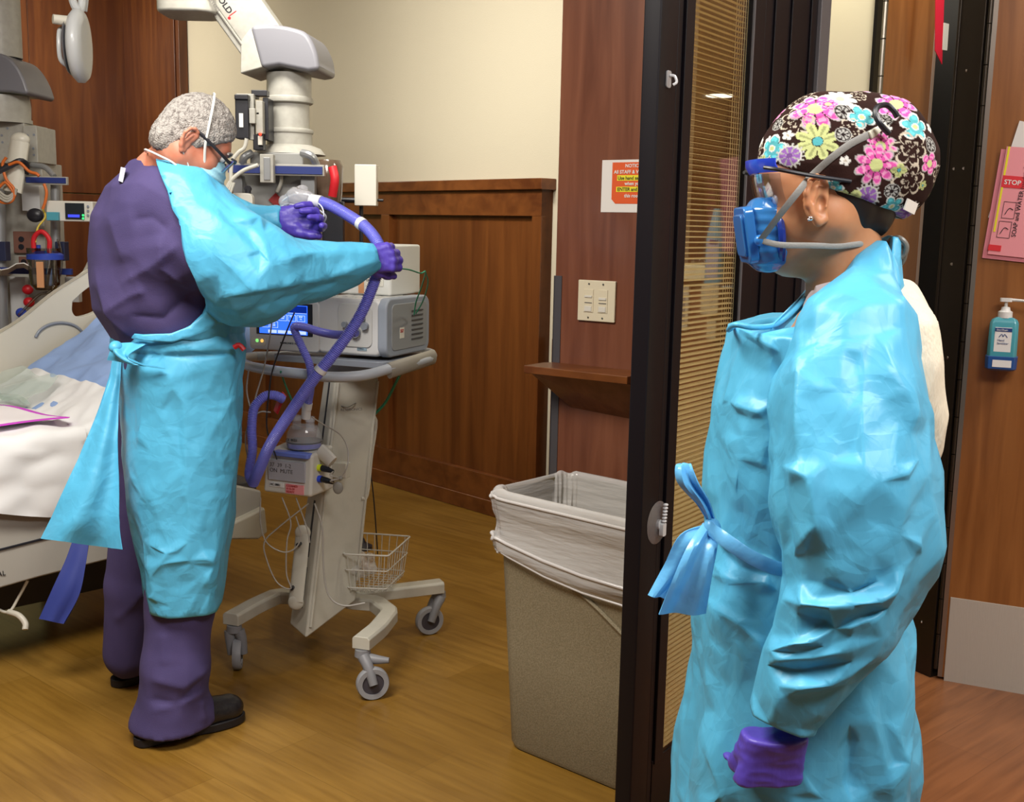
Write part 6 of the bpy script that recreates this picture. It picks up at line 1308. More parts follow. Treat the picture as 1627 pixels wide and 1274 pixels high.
for i, pts in enumerate((((10, 250), (4, 262), (10, 285), (22, 300), (20, 318), (6, 322), (-6, 316)), ((14, 262), (30, 258), (46, 272), (58, 276), (62, 280)), ((70, 292), (74, 305), (72, 320), (68, 332)), ((-4, 300), (8, 290), (18, 300), (24, 312)))):
    pipe('cable', [P(x, y, 4.70) for x, y in pts], .0065, OR, ('orange cable looping at the far left of the boom', 'orange cable crossing behind the pale arm cover', 'orange cable dropping beside the boom tube', 'orange cable end curling below the black strap')[i], 'cable')
for k in range(3): pipe('cable', [P(-8, 298+5*k, 4.69), P(10, 312+4*k, 4.69), P(22, 306+3*k, 4.70), P(26, 300, 4.7)], .006, mat('grey_cable', (.35, .33, .28), .5), ('topmost', 'middle', 'lowest')[k]+' of the three grey cables bundled at the left edge', 'cable', group='grey cables on the left boom')
m = MB(); m.tube([P(-6, 274, 4.69), P(14, 264, 4.70), P(32, 256, 4.71), P(42, 262, 4.74), P(41, 276, 4.76)], .006, 8, 4, flat=(.013, .004, (0, -1, 0))); o = m.build('cable_strap', BK, None, smooth=True); setprops(o, 'black strap holding the cables against the pale arm cover', 'strap')
sc = thing('suction_canister', 'clear suction canister with blue lid and red hose on the left boom', 'canister', P(72, 458, 4.70))
m = MB(Matrix.Translation(P(72, 460, 4.72))); m.lathe([(.042, 0), (.060, .02), (.068, .17), (.068, .175)], n=32); m.build('jar', thin_glass('clear_jar', (.70, .70, .70), .6), sc, smooth=True)
m = MB(Matrix.Translation(P(72, 412, 4.72))); m.lathe([(.074, 0), (.074, .02), (.05, .035), (.001, .036)], n=32); m.cyl((-.03, 0, .03), (-.03, 0, .06), .012); m.build('lid', mat('blue_lid', (.02, .05, .35), .4), sc, smooth=True)
m = MB(); m.tube([P(54, 402, 4.68), P(54, 378, 4.68), P(66, 368, 4.68), P(78, 380, 4.68), P(78, 402, 4.68)], .010, 10, 5); m.build('red_hose', RED, sc, smooth=True)
m = MB(); box_px(m, 59, 416, 68, 457, 4.645, .006); m.build('tape_strip', mat('orange_tape', (.55, .26, .12), .6), sc)
pipe('cable', [P(68, 332, 4.74), P(72, 345, 4.72), P(60, 362, 4.70), P(56, 385, 4.68)], .004, mat('yellow_cable', (.55, .42, .05), .5), 'thin yellow cable above the suction canister', 'cable')
m = MB(); q = P(56, 342, 4.80); m.ball(q, (.036, .02, .030)); o = m.build('gauge', BK, None, smooth=True); setprops(o, 'black round gauge on the left boom below the grey junction box', 'gauge')
m = MB(); box_px(m, 74, 337, 92, 350, 4.70, .02); o = m.build('tape_holder', mat('teal_box', (.06, .28, .35), .5), bevel=.002); setprops(o, 'small teal box at the left end of the monitor', 'box')
for i, (x, y) in enumerate(((44, 460), (46, 480), (34, 497))): m = MB(); q = P(x, y, 4.86); m.ball(q, (.024, .02, .022)); o = m.build('gas_outlet', RED if i < 2 else mat('blue_lid', (.02, .05, .35), .4), None, smooth=True); setprops(o, ('upper dark red gas outlet knob under the suction canister', 'lower dark red gas outlet knob under the suction canister', 'blue gas outlet knob under the red ones')[i], 'outlet knob')
G = [[P(-10+12*i, 423+6*math.sin(i*1.3)+3*j, 4.68+.05*j) for j in range(5)] for i in range(6)]; m = MB(); m.grid(G, .004); o = m.build('paper_towel', mat('crumpled_paper', (.6, .58, .54), .8)); setprops(o, 'crumpled white paper lying on the lower rail of the left boom', 'paper')
for k, pts in enumerate((((150, 400), (140, 420), (130, 440), (112, 450)), ((146, 410), (134, 432), (124, 452)), ((92, 380), (98, 410), (94, 440), (80, 462), (60, 470), (30, 500)))): pipe('tube', [P(x, y, 4.76) for x, y in pts], .008 if k < 2 else .006, thin_glass('clear_hose', (.75, .75, .72), .6) if k == 2 else mat('grey_cable', (.35, .33, .28), .5), ('grey hose falling behind the purple shoulder', 'second grey hose beside it reaching the lower rail', 'clear tube curling down from the suction canister')[k], 'tube')
# bed ---------------------------------------------------------------------------------
BO = PF(0, 935, .3)[:2]; BD = PF(415, 850, .3)[:2]-BO; BL = float(np.linalg.norm(BD)); BD /= BL; BF = frame(BO, BD); bo = BF.to_3x3()
bed = thing('hospital_bed', 'hospital bed with pale side panels and raised head section behind the man', 'bed', (BO[0], BO[1], 0))
def bx_(px, py, off=0.0):
    o2 = BO + np.array([-BD[1], BD[0]])*off; q = BF.inverted() @ Vector(PP(px, py, o2, BD)); return q.x, q.z
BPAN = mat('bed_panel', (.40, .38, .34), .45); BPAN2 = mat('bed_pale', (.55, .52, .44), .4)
def slab(m, pts, y0, y1): prof_xz(m, pts, y0, y1, BF)
pt = [bx_(x, y) for x, y in ((0, 935), (60, 918), (190, 885), (345, 858), (380, 850), (414, 842), (416, 780), (345, 765), (190, 770), (0, 800))]; pt = [(-.9, pt[0][1])]+pt+[(-.9, pt[-1][1])]
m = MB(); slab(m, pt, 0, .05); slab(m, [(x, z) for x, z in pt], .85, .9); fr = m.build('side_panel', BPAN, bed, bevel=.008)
ln = [bx_(x, y)[1] for x, y in ((0, 872),)][0]; m = MB(); m.tube([tuple(BF @ Vector((a, -.002, bx_(b, c)[1]))) for a, b, c in ((-.9, 0, 873), (bx_(0, 873)[0], 0, 873), (bx_(110, 845)[0], 110, 845))], .004, 6); m.build('panel_groove', BK, fr)
q = bx_(-50, 922); text('lettering', 'UNIVERSAL', BF @ Matrix.Translation((q[0], -.003, q[1]-.005)), .022, BK, fr)
m = MB(); slab(m, [(-.9, .33), (bx_(420, 800)[0], .40), (bx_(420, 800)[0], .50), (-.9, .55)], .05, .85); slab(m, [(-.2, .12), (.6, .12), (.6, .3), (-.2, .3)], .3, .6); m.build('base_frame', mat('bed_dark', (.05, .045, .04), .6), bed, bevel=.006)
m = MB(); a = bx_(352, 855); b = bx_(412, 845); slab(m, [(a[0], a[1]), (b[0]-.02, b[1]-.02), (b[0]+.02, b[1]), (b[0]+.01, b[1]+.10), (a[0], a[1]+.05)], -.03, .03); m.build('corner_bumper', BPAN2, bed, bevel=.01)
for u_ in (-.5, .45):
    for v_ in (.12, .78): m = MB(); p = np.array(BF @ Vector((u_, v_, .075))); m.cyl(p+[-.02, -.01, 0], p+[.02, .01, 0], .074); m.cyl(p+[0, 0, .04], p+[0, 0, .34], .02); m.build('wheel', RUB, bed, smooth=True)
# mattress, hinge at u = .3
HU = .30; AN = math.radians(34); MZ = .74
def surf(u, v, up=0.0):
    if u < HU: x, z = u, MZ
    else: x, z = HU+(u-HU)*math.cos(AN), MZ+(u-HU)*math.sin(AN)
    nx, nz = (0, 1) if u < HU else (-math.sin(AN), math.cos(AN)); return np.array(BF @ Vector((x+nx*up, v, z+nz*up)))
m = MB(); R_ = []
for u in (-1.0, 0, .2, HU, .4, 1.1): R_.append([surf(u, .04, -.16), surf(u, .86, -.16), surf(u, .88, -.02), surf(u, .86, 0), surf(u, .04, 0), surf(u, .02, -.02)])
m.loft(R_); m.build('mattress', mat('mattress_blue', (.20, .26, .42), .7), bed, smooth=True, bevel=.012)
# far side rail of the raised head section, with a hand hole
fo = .93
outer = [bx_(x, y, fo) for x, y in ((-30, 560), (-20, 540), (30, 508), (80, 468), (120, 442), (150, 424), (185, 412), (200, 425), (205, 470), (195, 520), (160, 560), (100, 600), (0, 640), (-40, 640))]
hole_ = [bx_(x, y, fo) for x, y in ((112, 478), (135, 458), (165, 440), (180, 445), (178, 475), (150, 495), (122, 503), (112, 495))]
from mathutils.geometry import tessellate_polygon
oc, hc_ = catmull([(*p, 0) for p in outer+[outer[0]]], 4)[:-1, :2], catmull([(*p, 0) for p in hole_+[hole_[0]]], 4)[:-1, :2]
tri = tessellate_polygon([[Vector((*p, 0)) for p in oc], [Vector((*p, 0)) for p in hc_]]); al = np.vstack([oc, hc_]); n = len(al); vs = [(x, fo-.02, z) for x, z in al]+[(x, fo+.02, z) for x, z in al]; fs = [tuple(t) for t in tri]+[tuple(i+n for i in t)[::-1] for t in tri]
no = len(oc); fs += [(i, (i+1) % no, n+(i+1) % no, n+i) for i in range(no)]+[(no+i, no+(i+1) % len(hc_), n+no+(i+1) % len(hc_), n+no+i) for i in range(len(hc_))]
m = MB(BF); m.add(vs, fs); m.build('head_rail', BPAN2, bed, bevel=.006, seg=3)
m = MB(BF); c = bx_(95, 540, fo-.021); pts = [(c[0]+.10*math.cos(a), fo-.024, c[1]+.07*math.sin(a)) for a in np.linspace(.4, 2.9, 10)]; m.tube(pts, .006, 8, 2); m.build('angle_dial', GPL, bed, smooth=True)
m = MB(); m.cyl(tuple(BF @ Vector((.42, -.03, .66))), tuple(BF @ Vector((.42, .02, .66))), .07); m.build('pivot_cap', BPAN2, bed, smooth=True, bevel=.006)
# bedding
def cloth(u0, u1, v1, drop, up, nu=70, nv=90, amp=.012, seed=0, hemf=None):
    G = []
    for u in np.linspace(u0, u1, nu):
        row = []
        for t in np.linspace(0, 1, nv):
            L = (v1-.0)+drop(u) if callable(drop) else v1+drop; s_ = t*L
            if s_ < v1: p = surf(u, v1-s_, up)
            else: p = surf(u, -.012-.02*min((s_-v1)/.1, 1), up) - np.array([0, 0, s_-v1])
            row.append(p)
        G.append(row)
    G = np.array(G); F = G.reshape(-1, 3); d = (pn(F, 5, seed)*1.0 + ridged(F, 4, seed+3, (1, 1, .6))*.7 + ridged(F, 9, seed+5)*.35)*amp
    du = np.gradient(G, axis=0); dv = np.gradient(G, axis=1); nn = np.cross(dv, du); nn /= np.linalg.norm(nn, axis=2)[..., None]; nn *= np.sign((nn @ np.array([.3, -.5, 1.])))[..., None]
    return G + nn*(np.abs(d)+d*.3).reshape(G.shape[:2])[..., None]
m = MB(); m.grid(cloth(.30, 1.08, .86, .16, .016, seed=2, amp=.016), .003); o = m.build('bed_sheet', mat('pale_blue_sheet', (.26, .38, .66), .8), None, smooth=True, angle=80); setprops(o, 'rumpled pale blue sheet on the raised head section of the bed', 'sheet')
m = MB(); m.grid(cloth(-1.0, .50, .86, lambda u: .22+.05*math.sin(u*6), .034, seed=7, amp=.018), .004); o = m.build('bed_blanket', mat('white_blanket', (.72, .72, .72), .85), None, smooth=True, angle=80); setprops(o, 'rumpled white blanket spread over the foot of the bed and hanging down', 'blanket')
m = MB(); g_ = np.array([[surf(-.6+(.87-.09*b)*a, .02+.06*a+b*(.5-.03*a), .070)+[0, 0, .004*math.sin(a*9+b*8)] for b in np.linspace(0, 1, 16)] for a in np.linspace(0, 1, 24)]); m.grid(g_, .003); pd = m.build('bed_pad', mat('white_pad', (.78, .74, .76), .7), None, smooth=True, angle=80); setprops(pd, 'white absorbent pad with magenta edging lying on the blanket', 'pad')
m = MB(); m.tube(g_[:, 0]+[0, 0, .001], .004, 8, flat=(.014, .0022, (0, 0, 1))); m.tube(g_[-1], .004, 8, flat=(.012, .0022, (0, 0, 1))); m.build('magenta_edge', mat('magenta_edge', (.55, .06, .55), .6), pd, smooth=True)
G = [[surf(.16+.30*i/12, .42+.42*j/12, .082)+[0, 0, .012*math.sin(i*1.1+j*.8)] for j in range(13)] for i in range(13)]; m = MB(); m.grid(G, .0015); o = m.build('clear_wrapper', mat('green_film', (.60, .74, .68), .15, coat=.6, alpha=.28), None, smooth=True, angle=80); setprops(o, 'crinkled clear greenish wrapper lying on the white blanket', 'wrapper')
g_ = sheet([((118, 852), (142, 858), 3.36), ((104, 890), (136, 898), 3.33), ((86, 930), (126, 945), 3.30), ((63, 983), (102, 991), 3.28)], 8, .012); m = MB(); m.grid(g_, .006); o = m.build('restraint_strap', mat('royal_blue_strap', (.028, .045, .24), .6), None, smooth=True, angle=80); setprops(o, 'wide dark blue strap hanging from the bed behind the blue gown flap', 'strap')
pipe('cord', [P(44, 922, 3.46), P(30, 948, 3.46), P(14, 972, 3.44), P(-8, 966, 3.44)], .005, BPAN2, parent=bed); pipe('cord', [P(14, 972, 3.44), P(30, 978, 3.42), P(40, 990, 3.41), P(40, 1000, 3.40)], .010, BPAN2, parent=bed)
# waste bin ------------------------------------------------------------------------------
CB = PF(803, 1185)[:2]; CE = PF(970, 1255)[:2]; cd_ = (CE-CB)/np.linalg.norm(CE-CB); KF = frame(CB, cd_)
bn = thing('waste_bin', 'tall beige plastic waste bin with clear liner in front of the column', 'waste bin', (CB[0], CB[1], 0))
BINM = mat('beige_speckled_plastic', (.185, .155, .095), .55, noise=((.25, .21, .135), 260, .4, .6), bump=(300, .12))
def rrect(x0, x1, y0, y1, r, z, n=6):
    out = []
    for cx_, cy_, a0 in ((x1-r, y1-r, 0), (x0+r, y1-r, 90), (x0+r, y0+r, 180), (x1-r, y0+r, 270)):
        for q in range(n+1): a = math.radians(a0+90*q/n); out.append(tuple(KF @ Vector((cx_+r*math.cos(a), cy_+r*math.sin(a), z))))
    return out
BWD, BDP, BH = .42, .255, .745
def lv(z, g=0.0): f = z/BH; return rrect(-.035*f-g, BWD+.035*f+g, -.03*f-g, BDP+.03*f+g, .045, z)
m = MB(); m.loft([lv(.004, -.006), lv(.02), lv(.3), lv(.68), lv(.70, .008), lv(BH, .010), lv(BH, -.004), lv(.5, -.005), lv(.03, -.004)], cap=True); m.build('bin_body', BINM, bn, smooth=True, angle=50)
def cfp(px, py, z_off=.0):
    q = KF.inverted() @ Vector(PP(px, py, CB - 0*np.array(cd_), cd_)); return q.x, q.z
gp = [cfp(x, y) for x, y in ((795, 862), (830, 872), (870, 893), (910, 922), (950, 956), (985, 992), (1020, 1028))]
m = MB(); m.tube([tuple(KF @ Vector((x, -.03*z/BH-.003, z))) for x, z in gp], .0055, 8, 4); m.build('moulded_ridge', BINM, bn, smooth=True)
# liner folded over the rim
def ringz(z, g, amp, seed, n=140):
    base_ = np.array(rrect(-.035*z/BH-g, BWD+.035*z/BH+g, -.03*z/BH-g, BDP+.03*z/BH+g, .05, z, 10)); L = len(base_); idx = np.linspace(0, L, n, endpoint=False); b = np.array([base_[int(i) % L]*(1-(i % 1))+base_[(int(i)+1) % L]*(i % 1) for i in idx])
    ang = np.linspace(0, 2*np.pi, n, endpoint=False); c = b.mean(0); o = b-c; o[:, 2] = 0; o /= np.linalg.norm(o, axis=1)[:, None]
    return b+o*(amp*(np.sin(ang*23+seed)*.5+np.sin(ang*9+seed*2)*.6)).reshape(-1, 1)+np.array([0, 0, 1.])*(amp*1.5*np.sin(ang*7+seed*3)).reshape(-1, 1)
LIN = mat('clear_liner', (.62, .60, .58), .25, coat=.4, alpha=.55, bump=(18, .5, (.4, .4, 3)))
rz = [ringz(.50, -.012, .006, 1), ringz(.62, -.016, .007, 2), ringz(.70, -.010, .004, 3), ringz(BH+.006, -.004, .002, 3), ringz(BH+.010, .010, .003, 3), ringz(.735, .020, .003, 3), ringz(.70, .018, .002, 5), ringz(.665, .012, .002, 6), ringz(.635, .016, .003, 4), ringz(.62, .022, .004, 7), ringz(.60, .020, .004, 8), ringz(.585, .014, .004, 9)]
m = MB(); G = np.array(rz); G = np.concatenate([G, G[:, :1]], 1)
ang = np.linspace(0, 2*np.pi, G.shape[1])
dip = np.clip(np.interp((KF.inverted() @ Vector((0, 0, 0)))[0]*0 + np.array([(KF.inverted() @ Vector(p))[0] for p in G[-1]]), [-.03, .12, .3, .5], [0, .035, .055, .055]), 0, 1)
for r_i, f in ((8, .3), (9, .7), (10, .9), (11, 1)): G[r_i][:, 2] -= dip*f
H = np.array([catmull(G[:, k], 4) for k in range(G.shape[1])]).transpose(1, 0, 2); m.grid(H, 0); o = m.build('bin_liner', LIN, bn, smooth=True, angle=180)
m = MB(); r_ = rz[5]; q = np.vstack([r_, r_[:1]]); m.tube(q, .0045, 8); q = G[9].copy(); m.tube(q, .005, 8); m.tube(G[11], .0035, 8); m.tube(G[9]*.5+G[10]*.5+[0, 0, .012], .003, 8); m.build('liner_roll', mat('liner_white', (.55, .52, .50), .3, coat=.3, alpha=.8), bn, smooth=True, angle=80)
# ================================================================ WALL FITTINGS
# corner shelf
zs = P(848, 580, 3.36)[2]; sh0 = cx(886, 600)[0]
shf = thing('wall_shelf', 'small brown wooden shelf on the column above the bin', 'shelf', tuple(CW @ Vector((.15, -.06, zs))))
m = MB(CW); m.prism([(-.018, -.135), (.345, -.135), (.345, 0), (.0, 0), (-.018, -.03)], zs-.024, zs); m.build('shelf_board', WOODH, shf, bevel=.003)
m = MB(CW); m.prism([(.0, 0), (.12, 0), (.12, 0)], 0, 0) if False else None
a = [(.02, zs-.024), (.345, zs-.024), (.345, zs-.17), (.12, zs-.15)]
vs = [(.0, -.12, zs-.024), (.345, -.12, zs-.024), (.345, -.001, zs-.024), (.0, -.001, zs-.024), (.07, -.001, zs-.135), (.345, -.001, zs-.15)]
m = MB(CW); m.add(vs, [(0, 3, 2, 1), (0, 1, 5, 4), (1, 2, 5), (0, 4, 3), (3, 4, 5, 2)]); m.build('shelf_bracket', WOODC, shf)
# double switch plate
sw = thing('light_switch', 'cream double switch plate with two sliders on the wood column', 'switch', tuple(CW @ Vector((*[cx(950, 480)[0]], 0, cx(950, 480)[1]))))
x0, z1 = cx(921, 444); x1, z0 = cx(978, 513)
m = MB(CW); m.box((x0, -.008, z0), (x1, .001, z1)); pl = m.build('plate', mat('cream_plate', (.60, .54, .40), .4), sw, bevel=.003)
w_ = x1-x0; h_ = z1-z0
for f in (.30, .68):
    xc = x0+w_*f
    m = MB(CW); m.box((xc-w_*.13, -.010, z0+h_*.22), (xc+w_*.13, -.007, z0+h_*.78)); dm = m.build('dimmer', mat('cream_plate', (.60, .54, .40), .4), sw, bevel=.001)
    m = MB(CW); m.box((xc-w_*.10, -.0115, z0+h_*.24), (xc+w_*.09, -.0095, z0+h_*.37)); m.build('push_pad', WPL, dm, bevel=.001)
    m = MB(CW); m.box((xc-w_*.10, -.0125, z0+h_*(.58 if f < .5 else .53)), (xc+w_*.10, -.009, z0+h_*(.63 if f < .5 else .59))); m.build('slider', WPL, dm, bevel=.0008)
    m = MB(CW); m.box((xc-w_*.10, -.0105, z0+h_*.44), (xc+w_*.10, -.0098, z0+h_*.46)); m.build('slot', mat('slot_dark', (.06, .06, .065), .5), dm)
m = MB(CW)
for f in (.30, .68):
    for g in (.09, .91): m.cyl((x0+w_*f, -.0092, z0+h_*g), (x0+w_*f, -.007, z0+h_*g), .003, n=10)
m.build('screw', STEEL, pl, smooth=True)
# notice
x0, z1 = cx(957.5, 254.5); z0 = cx(957, 337)[1]; x1 = x0+.20
nt_ = thing('notice_sign', 'white notice with orange panel taped on the column, half hidden by the door', 'sign', tuple(CW @ Vector((x0, 0, z0))))
m = MB(CW); m.box((x0, -.0015, z0), (x1, -.0005, z1)); m.build('paper', mat('white_paper', (.66, .63, .60), .6), nt_)
s_ = (z1-z0)/82.; X = lambda px: x0+(px-957.5)*s_*1.18; Z = lambda py: z1-(py-254.5)*s_
m = MB(CW); m.prism([(X(973.5), 0), (X(1040), 0)], 0, 0) if False else None
pg = [(X(974), Z(258.5)), (X(1036), Z(258.5)), (X(1036), Z(316)), (X(1030), Z(323)), (X(980), Z(323)), (X(974), Z(316))]
m = MB(); prof_xz(m, pg, -.0024, -.0014, CW); m.build('orange_panel', mat('orange_print', (.62, .085, .012), .55), nt_)
YE = mat('yellow_highlight', (.70, .62, .02), .6)
m = MB(CW); m.box((X(982), -.0029, Z(287)), (X(1034), -.0022, Z(278.5))); m.box((X(981), -.0029, Z(304.5)), (X(1034), -.0022, Z(296.5))); m.build('highlight', YE, nt_)
for s, py, mt, al_ in (('NOTICE', 266.5, WHT_, 1005), ('All STAFF & VISITORS', 276, WHT_, 1005), ('Use hand sanitizer', 285.5, BK, 1005), ('when you', 294, WHT_, 1005), ('ENTER and LEAVE', 303, BK, 1005), ('this room', 313, WHT_, 1005)):
    text('lettering', s, CW @ Matrix.Translation((X(977 if s.startswith('All') else (983 if len(s) > 10 else 994)), -.0031, Z(py))), .0142, mt, nt_, bold=.0002)
# clear hooks on the door stile
HKM = thin_glass('clear_hook', (.88, .88, .88), .9)
q = P(1061, 126, 2.42); hx_ = dx(1061, 126)
hk = thing('adhesive_hook', 'small clear adhesive hook high on the dark door stile', 'hook', tuple(DW @ Vector((hx_[0], 0, hx_[1]))))
m = MB(DW); m.rbox((hx_[0]-.010, -.004, hx_[1]-.018), (hx_[0]+.010, .0, hx_[1]+.018), .006, axis='y'); m.build('hook_plate', mat('frosted_clear', (.45, .45, .45), .2, coat=.4, alpha=.75), hk, bevel=.001)
m = MB(DW); m.tube([(hx_[0], -.004, hx_[1]+.008), (hx_[0]+.004, -.014, hx_[1]+.006), (hx_[0]+.006, -.018, hx_[1]-.006), (hx_[0]+.002, -.012, hx_[1]-.012)], .003, 8, 4); m.build('hook', WCF, hk, smooth=True)
hx_ = dx(1044, 830)
hk = thing('suction_hook', 'round clear suction disc with white bar on the door stile', 'hook', tuple(DW @ Vector((hx_[0], 0, hx_[1]))))
m = MB(DW); m.lathe([(.050, -.0), (.046, .002), (.012, .005), (.001, .006)], Matrix.Translation((hx_[0], -.001, hx_[1])) @ Matrix.Rotation(math.pi/2, 4, 'X'), 40); m.build('disc', mat('clear_disc', (.25, .23, .23), .12, coat=.5, alpha=.45), hk, smooth=True)
m = MB(DW); m.rbox((hx_[0]-.004, -.018, hx_[1]-.030), (hx_[0]+.012, -.008, hx_[1]+.0), .004, axis='y'); m.cyl((hx_[0]+.004, -.009, hx_[1]-.005), (hx_[0]+.004, -.001, hx_[1]-.005), .012)
for k in range(6): m.ball((hx_[0]+.007+.001*k, -.014, hx_[1]+.004+.0075*k), (.0075, .006, .0035), n=8)
m.build('ribbed_bar', mat('white_cuff', (.62, .64, .66), .3), hk, smooth=True, angle=50)
# sanitizer bottle on the right door
bxz = kx(1590, 585); BT = KW @ Matrix.Translation((bxz[0], -.052, bxz[1]))
sb = thing('sanitizer_bottle', 'teal pump bottle of hand sanitizer hanging on the right wooden door', 'bottle', tuple(BT.translation))
TL = mat('teal_bottle', (.06, .30, .36), .25, coat=.4); TLB = mat('blue_tray', (.015, .07, .25), .3, coat=.3)
m = MB(BT); m.loft([[(x*sx, y*sy, z) for x, y in ((-1, -.6), (-.8, -1), (.8, -1), (1, -.6), (1, .6), (.8, 1), (-.8, 1), (-1, .6))] for z, sx, sy in ((.02, .040, .026), (.03, .043, .028), (.148, .041, .026), (.158, .036, .022), (.165, .024, .018))]); m.build('bottle_body', TL, sb, smooth=True, bevel=.003, angle=60)
m = MB(BT); m.loft([[(x*sx, y*sy, z) for x, y in ((-1, -.6), (-.8, -1), (.8, -1), (1, -.6), (1, .6), (.8, 1), (-.8, 1), (-1, .6))] for z, sx, sy in ((.0, .036, .024), (.006, .045, .031), (.045, .0465, .0315), (.045, .043, .029))]); m.box((-.03, .02, .0), (.03, .052, .12)); m.build('holder', TLB, sb, smooth=True, bevel=.002, angle=40)
m = MB(BT); m.box((-.024, -.0275, .045), (.024, -.0262, .135)); m.box((-.024, -.0325, .012), (.03, -.0312, .034)); lb = m.build('label_plate', mat('white_label', (.7, .7, .68), .6), sb)
m = MB(BT); m.box((-.024, -.0285, .122), (.024, -.0272, .133)); m.build('label_band', mat('navy_print', (.01, .04, .18), .5), lb)
text('lettering', 'Sterillium', BT @ Matrix.Translation((-.020, -.0288, .1245)), .0085, WHT_, lb); text('lettering', 'Hand\nSanitizer', BT @ Matrix.Translation((-.016, -.0278, .092)), .0095, mat('navy_print', (.01, .04, .18), .5), lb)
m = MB(BT); m.tube([(-.012, -.0277, .104), (-.004, -.0277, .114), (0, -.0277, .106), (.004, -.0277, .114), (.012, -.0277, .104)], .0012, 6, 3); m.build('hands_mark', mat('navy_print', (.01, .04, .18), .5), lb)
m = MB(BT); m.lathe([(.021, .163), (.021, .182), (.014, .186), (.012, .196), (.005, .198), (.005, .215)], n=24); m.rbox((-.018, -.012, .213), (.016, .012, .224), .006, axis='z'); m.tube([(.01, 0, .219), (.05, -.012, .218), (.10, -.03, .214)], [.005, .004, .0035], 10, 3); m.build('pump', mat('pump_white', (.66, .66, .64), .35), sb, smooth=True, angle=50)
# papers pinned on the door
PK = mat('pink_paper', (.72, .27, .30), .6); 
def paper(name, lab, px, py, w_, h_, off, rot, m_):
    c = kx(px, py); T = KW @ Matrix.Translation((c[0], -off, c[1])) @ Matrix.Rotation(rot, 4, 'Y'); b = MB(T); b.box((0, -.001, -h_), (w_, 0, 0)); o = b.build(name, m_); setprops(o, lab, 'paper'); WM[o.name] = Matrix.Identity(4); return o, T
_, _t = paper('paper_sheet', 'narrow white sheet standing tallest above the pink papers', 1620, 192, .10, .30, .004, .22, mat('white_paper', (.66, .63, .60), .6))
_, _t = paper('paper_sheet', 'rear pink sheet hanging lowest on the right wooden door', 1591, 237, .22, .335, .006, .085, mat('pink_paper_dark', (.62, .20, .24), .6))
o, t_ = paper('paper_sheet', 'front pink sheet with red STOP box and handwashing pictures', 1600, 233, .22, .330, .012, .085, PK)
REDP = mat('red_block', (.62, .02, .03), .5)
def on_paper(nm, x0, z0, x1, z1, mt, th=.0016): b = MB(t_); b.box((x0, -.001-th, z0), (x1, -.001, z1)); return b.build(nm, mt, o)
on_paper('red_box', .004, -.123, .075, -.087, REDP); text('lettering', 'STOP', t_ @ Matrix.Translation((.010, -.0028, -.113)), .020, WHT_, o, bold=.0003)
on_paper('yellow_strip', .004, -.26, .010, -.0, YE, .0012); on_paper('red_block', -.002, -.318, .035, -.300, REDP)
text('lettering', 'SOAP and WATER handwash', t_ @ Matrix.Translation((.070, -.0022, -.27)) @ Matrix.Rotation(-math.pi/2, 4, 'Y'), .018, BK, o)
for a, b_ in (((.020, -.165), (.055, -.215)), ((.016, -.225), (.052, -.275))):
    m = MB(t_)
    for x0_, z0_, x1_, z1_ in ((a[0], a[1], b_[0], a[1]-.0012), (a[0], b_[1], b_[0], b_[1]-.0012), (a[0], b_[1], a[0]+.0012, a[1]), (b_[0], b_[1], b_[0]+.0012, a[1])): m.box((x0_, -.0022, z1_), (x1_, -.001, z0_))
    m.tube([(a[0]+.008, -.002, b_[1]+.01), (a[0]+.018, -.002, b_[1]+.03), (a[0]+.03, -.002, b_[1]+.026)], .0012, 6, 3); m.build('picture_box', BK, o)
# red pennant and white tab in the dark gap behind the post
m = MB(); a, b, c_, d_ = P(1487, -20, 3.90), P(1501, -20, 3.90), P(1497, 102, 3.90), P(1486, 80, 3.90); m.loft([[a, b, c_, d_], [p+[0, .006, 0] for p in (a, b, c_, d_)]]); o = m.build('red_flag', mat('red_paper', (.62, .01, .04), .5)); setprops(o, 'bright red pointed sheet hanging in the dark gap behind the steel post', 'sign')
m = MB(); a, b, c_, d_ = P(1500, 36, 3.88), P(1508, 38, 3.88), P(1505, 80, 3.88), P(1498, 79, 3.88); m.loft([[a, b, c_, d_], [p+[0, .006, 0] for p in (a, b, c_, d_)]]); o = m.build('white_tab', mat('white_label', (.7, .7, .68), .6)); setprops(o, 'small white tab at the edge of the red sheet', 'tag')
# things behind the glass door
LW_ = CW @ Matrix.Translation((0, .02, 0))
def lw(px, py):
    q = LW_.inverted() @ Vector(PP(px, py, (LW_ @ Vector((0, 0, 0)))[:2], CD)); return q.x, q.z
x0, z1 = lw(1083, 452); x1, z0 = lw(1095, 526); sp_ = thing('wall_plate', 'pale tall switch plate on the low wall seen through the blinds', 'switch', tuple(LW_ @ Vector((x0, 0, z0))))
m = MB(LW_); m.rbox((x0, -.010, z0), (x0+.03, .001, z1), .008, axis='y'); m.build('plate', WPL, sp_, bevel=.002); m = MB(LW_); m.box((x0+.011, -.012, z0+.03), (x0+.019, -.009, z1-.03)); m.build('slot', GPL, sp_)
x0, z1 = lw(1138, 363); x1, z0 = lw(1152, 452); xm = (x0+x1)/2
sb2 = thing('sanitizer_bottle', 'blue sanitizer bottle above a cream dispenser, seen through the glass door blinds', 'bottle', tuple(LW_ @ Vector((xm, -.03, z0))))
BT2 = LW_ @ Matrix.Translation((xm+.002, -.035, z0))
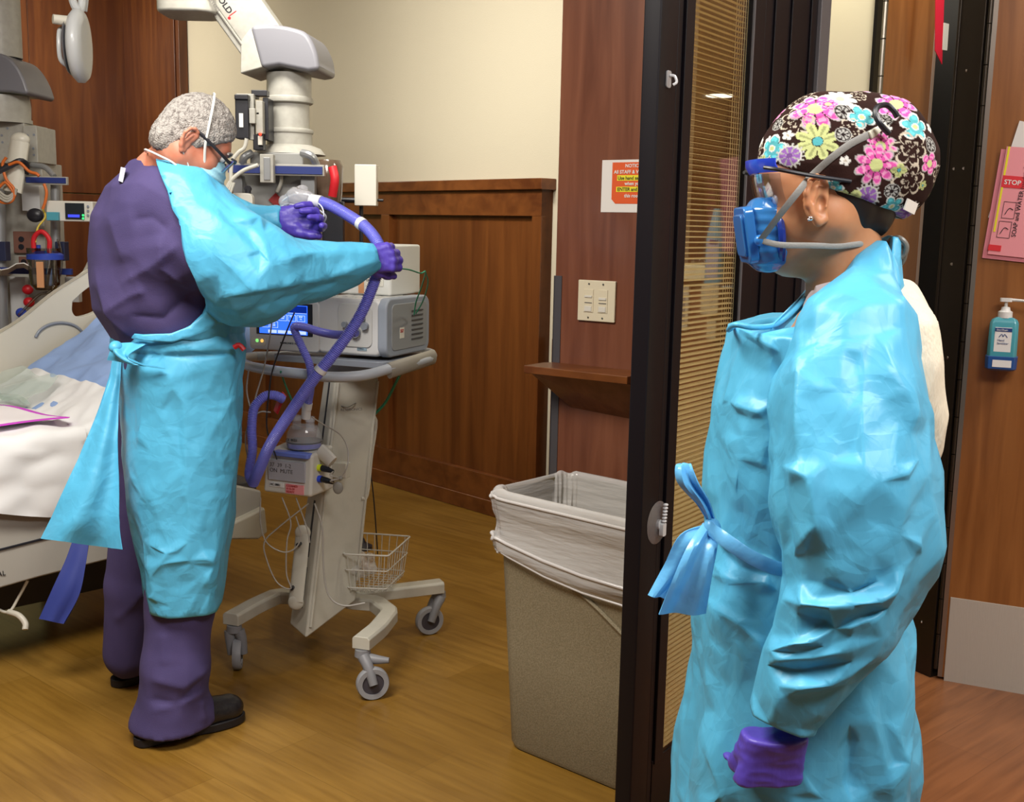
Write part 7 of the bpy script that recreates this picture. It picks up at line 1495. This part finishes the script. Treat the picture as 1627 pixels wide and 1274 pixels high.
m = MB(BT2); m.loft([[(x*sx, y*sy, z) for x, y in ((-1, -.6), (-.8, -1), (.8, -1), (1, -.6), (1, .6), (.8, 1), (-.8, 1), (-1, .6))] for z, sx, sy in ((0, .026, .02), (.13, .026, .02), (.17, .018, .014), (.21, .010, .01))]); m.build('bottle_body', mat('sky_bottle', (.12, .38, .58), .3, coat=.3), sb2, smooth=True, angle=60)
m = MB(BT2); m.box((-.018, -.0215, .02), (.018, -.020, .125)); lb = m.build('label_plate', mat('pale_blue_label', (.40, .44, .62), .5), sb2); m = MB(BT2); m.box((-.010, -.0225, .112), (.014, -.0212, .124)); m.build('label_band', mat('navy_print', (.01, .04, .18), .5), lb)
m = MB(BT2); m.box((-.032, -.02, -.085), (.024, .035, .0)); m.box((-.020, -.0, -.155), (.012, .033, -.085)); m.build('dispenser', mat('cream_plate', (.60, .54, .40), .4), sb2, bevel=.004)
gx = lw(1100, 418)
for i, (px, r) in enumerate(((1096, .010), (1106, .010), (1113, .008))): m = MB(); c = np.array(LW_ @ Vector((lw(px, 418)[0], .03, 1.372+r))); m.ball(c, r); o = m.build('glass_ball', thin_glass('clear_jar', (.70, .70, .70), .6), None, smooth=True); setprops(o, ('left clear ball on the cream ledge behind the blinds', 'middle clear ball on the cream ledge behind the blinds', 'right small clear ball on the cream ledge behind the blinds')[i], 'ball')
m = MB(); q = LW_ @ Vector((lw(1125, 400)[0], .06, 1.372)); m.lathe([(.03, 0), (.032, .05), (.024, .09), (.001, .095)], Matrix.Translation(q), 20); o = m.build('purple_pot', mat('purple_pot', (.16, .09, .35), .5), None, smooth=True); setprops(o, 'small purple pot on the cream ledge left of the blue bottle', 'pot')
m = MB(); q = P(1145, 152, 6.5); m.lathe([(.001, -.004), (.075, -.004), (.085, 0)], Matrix.Translation(q), 32); o = m.build('downlight', mat('lamp_glow', (1, 1, .95), .3, emit=(1, .98, .9), es=6), None, smooth=True); setprops(o, 'small round downlight seen through the top of the glass door', 'lamp')
m = MB(); m.cyl(tuple(q+np.array([0, 0, .001])), (q[0], q[1], 3.35), .09); struct(m.build('trim_15', mat('soffit_olive', (.16, .13, .03), .8)))
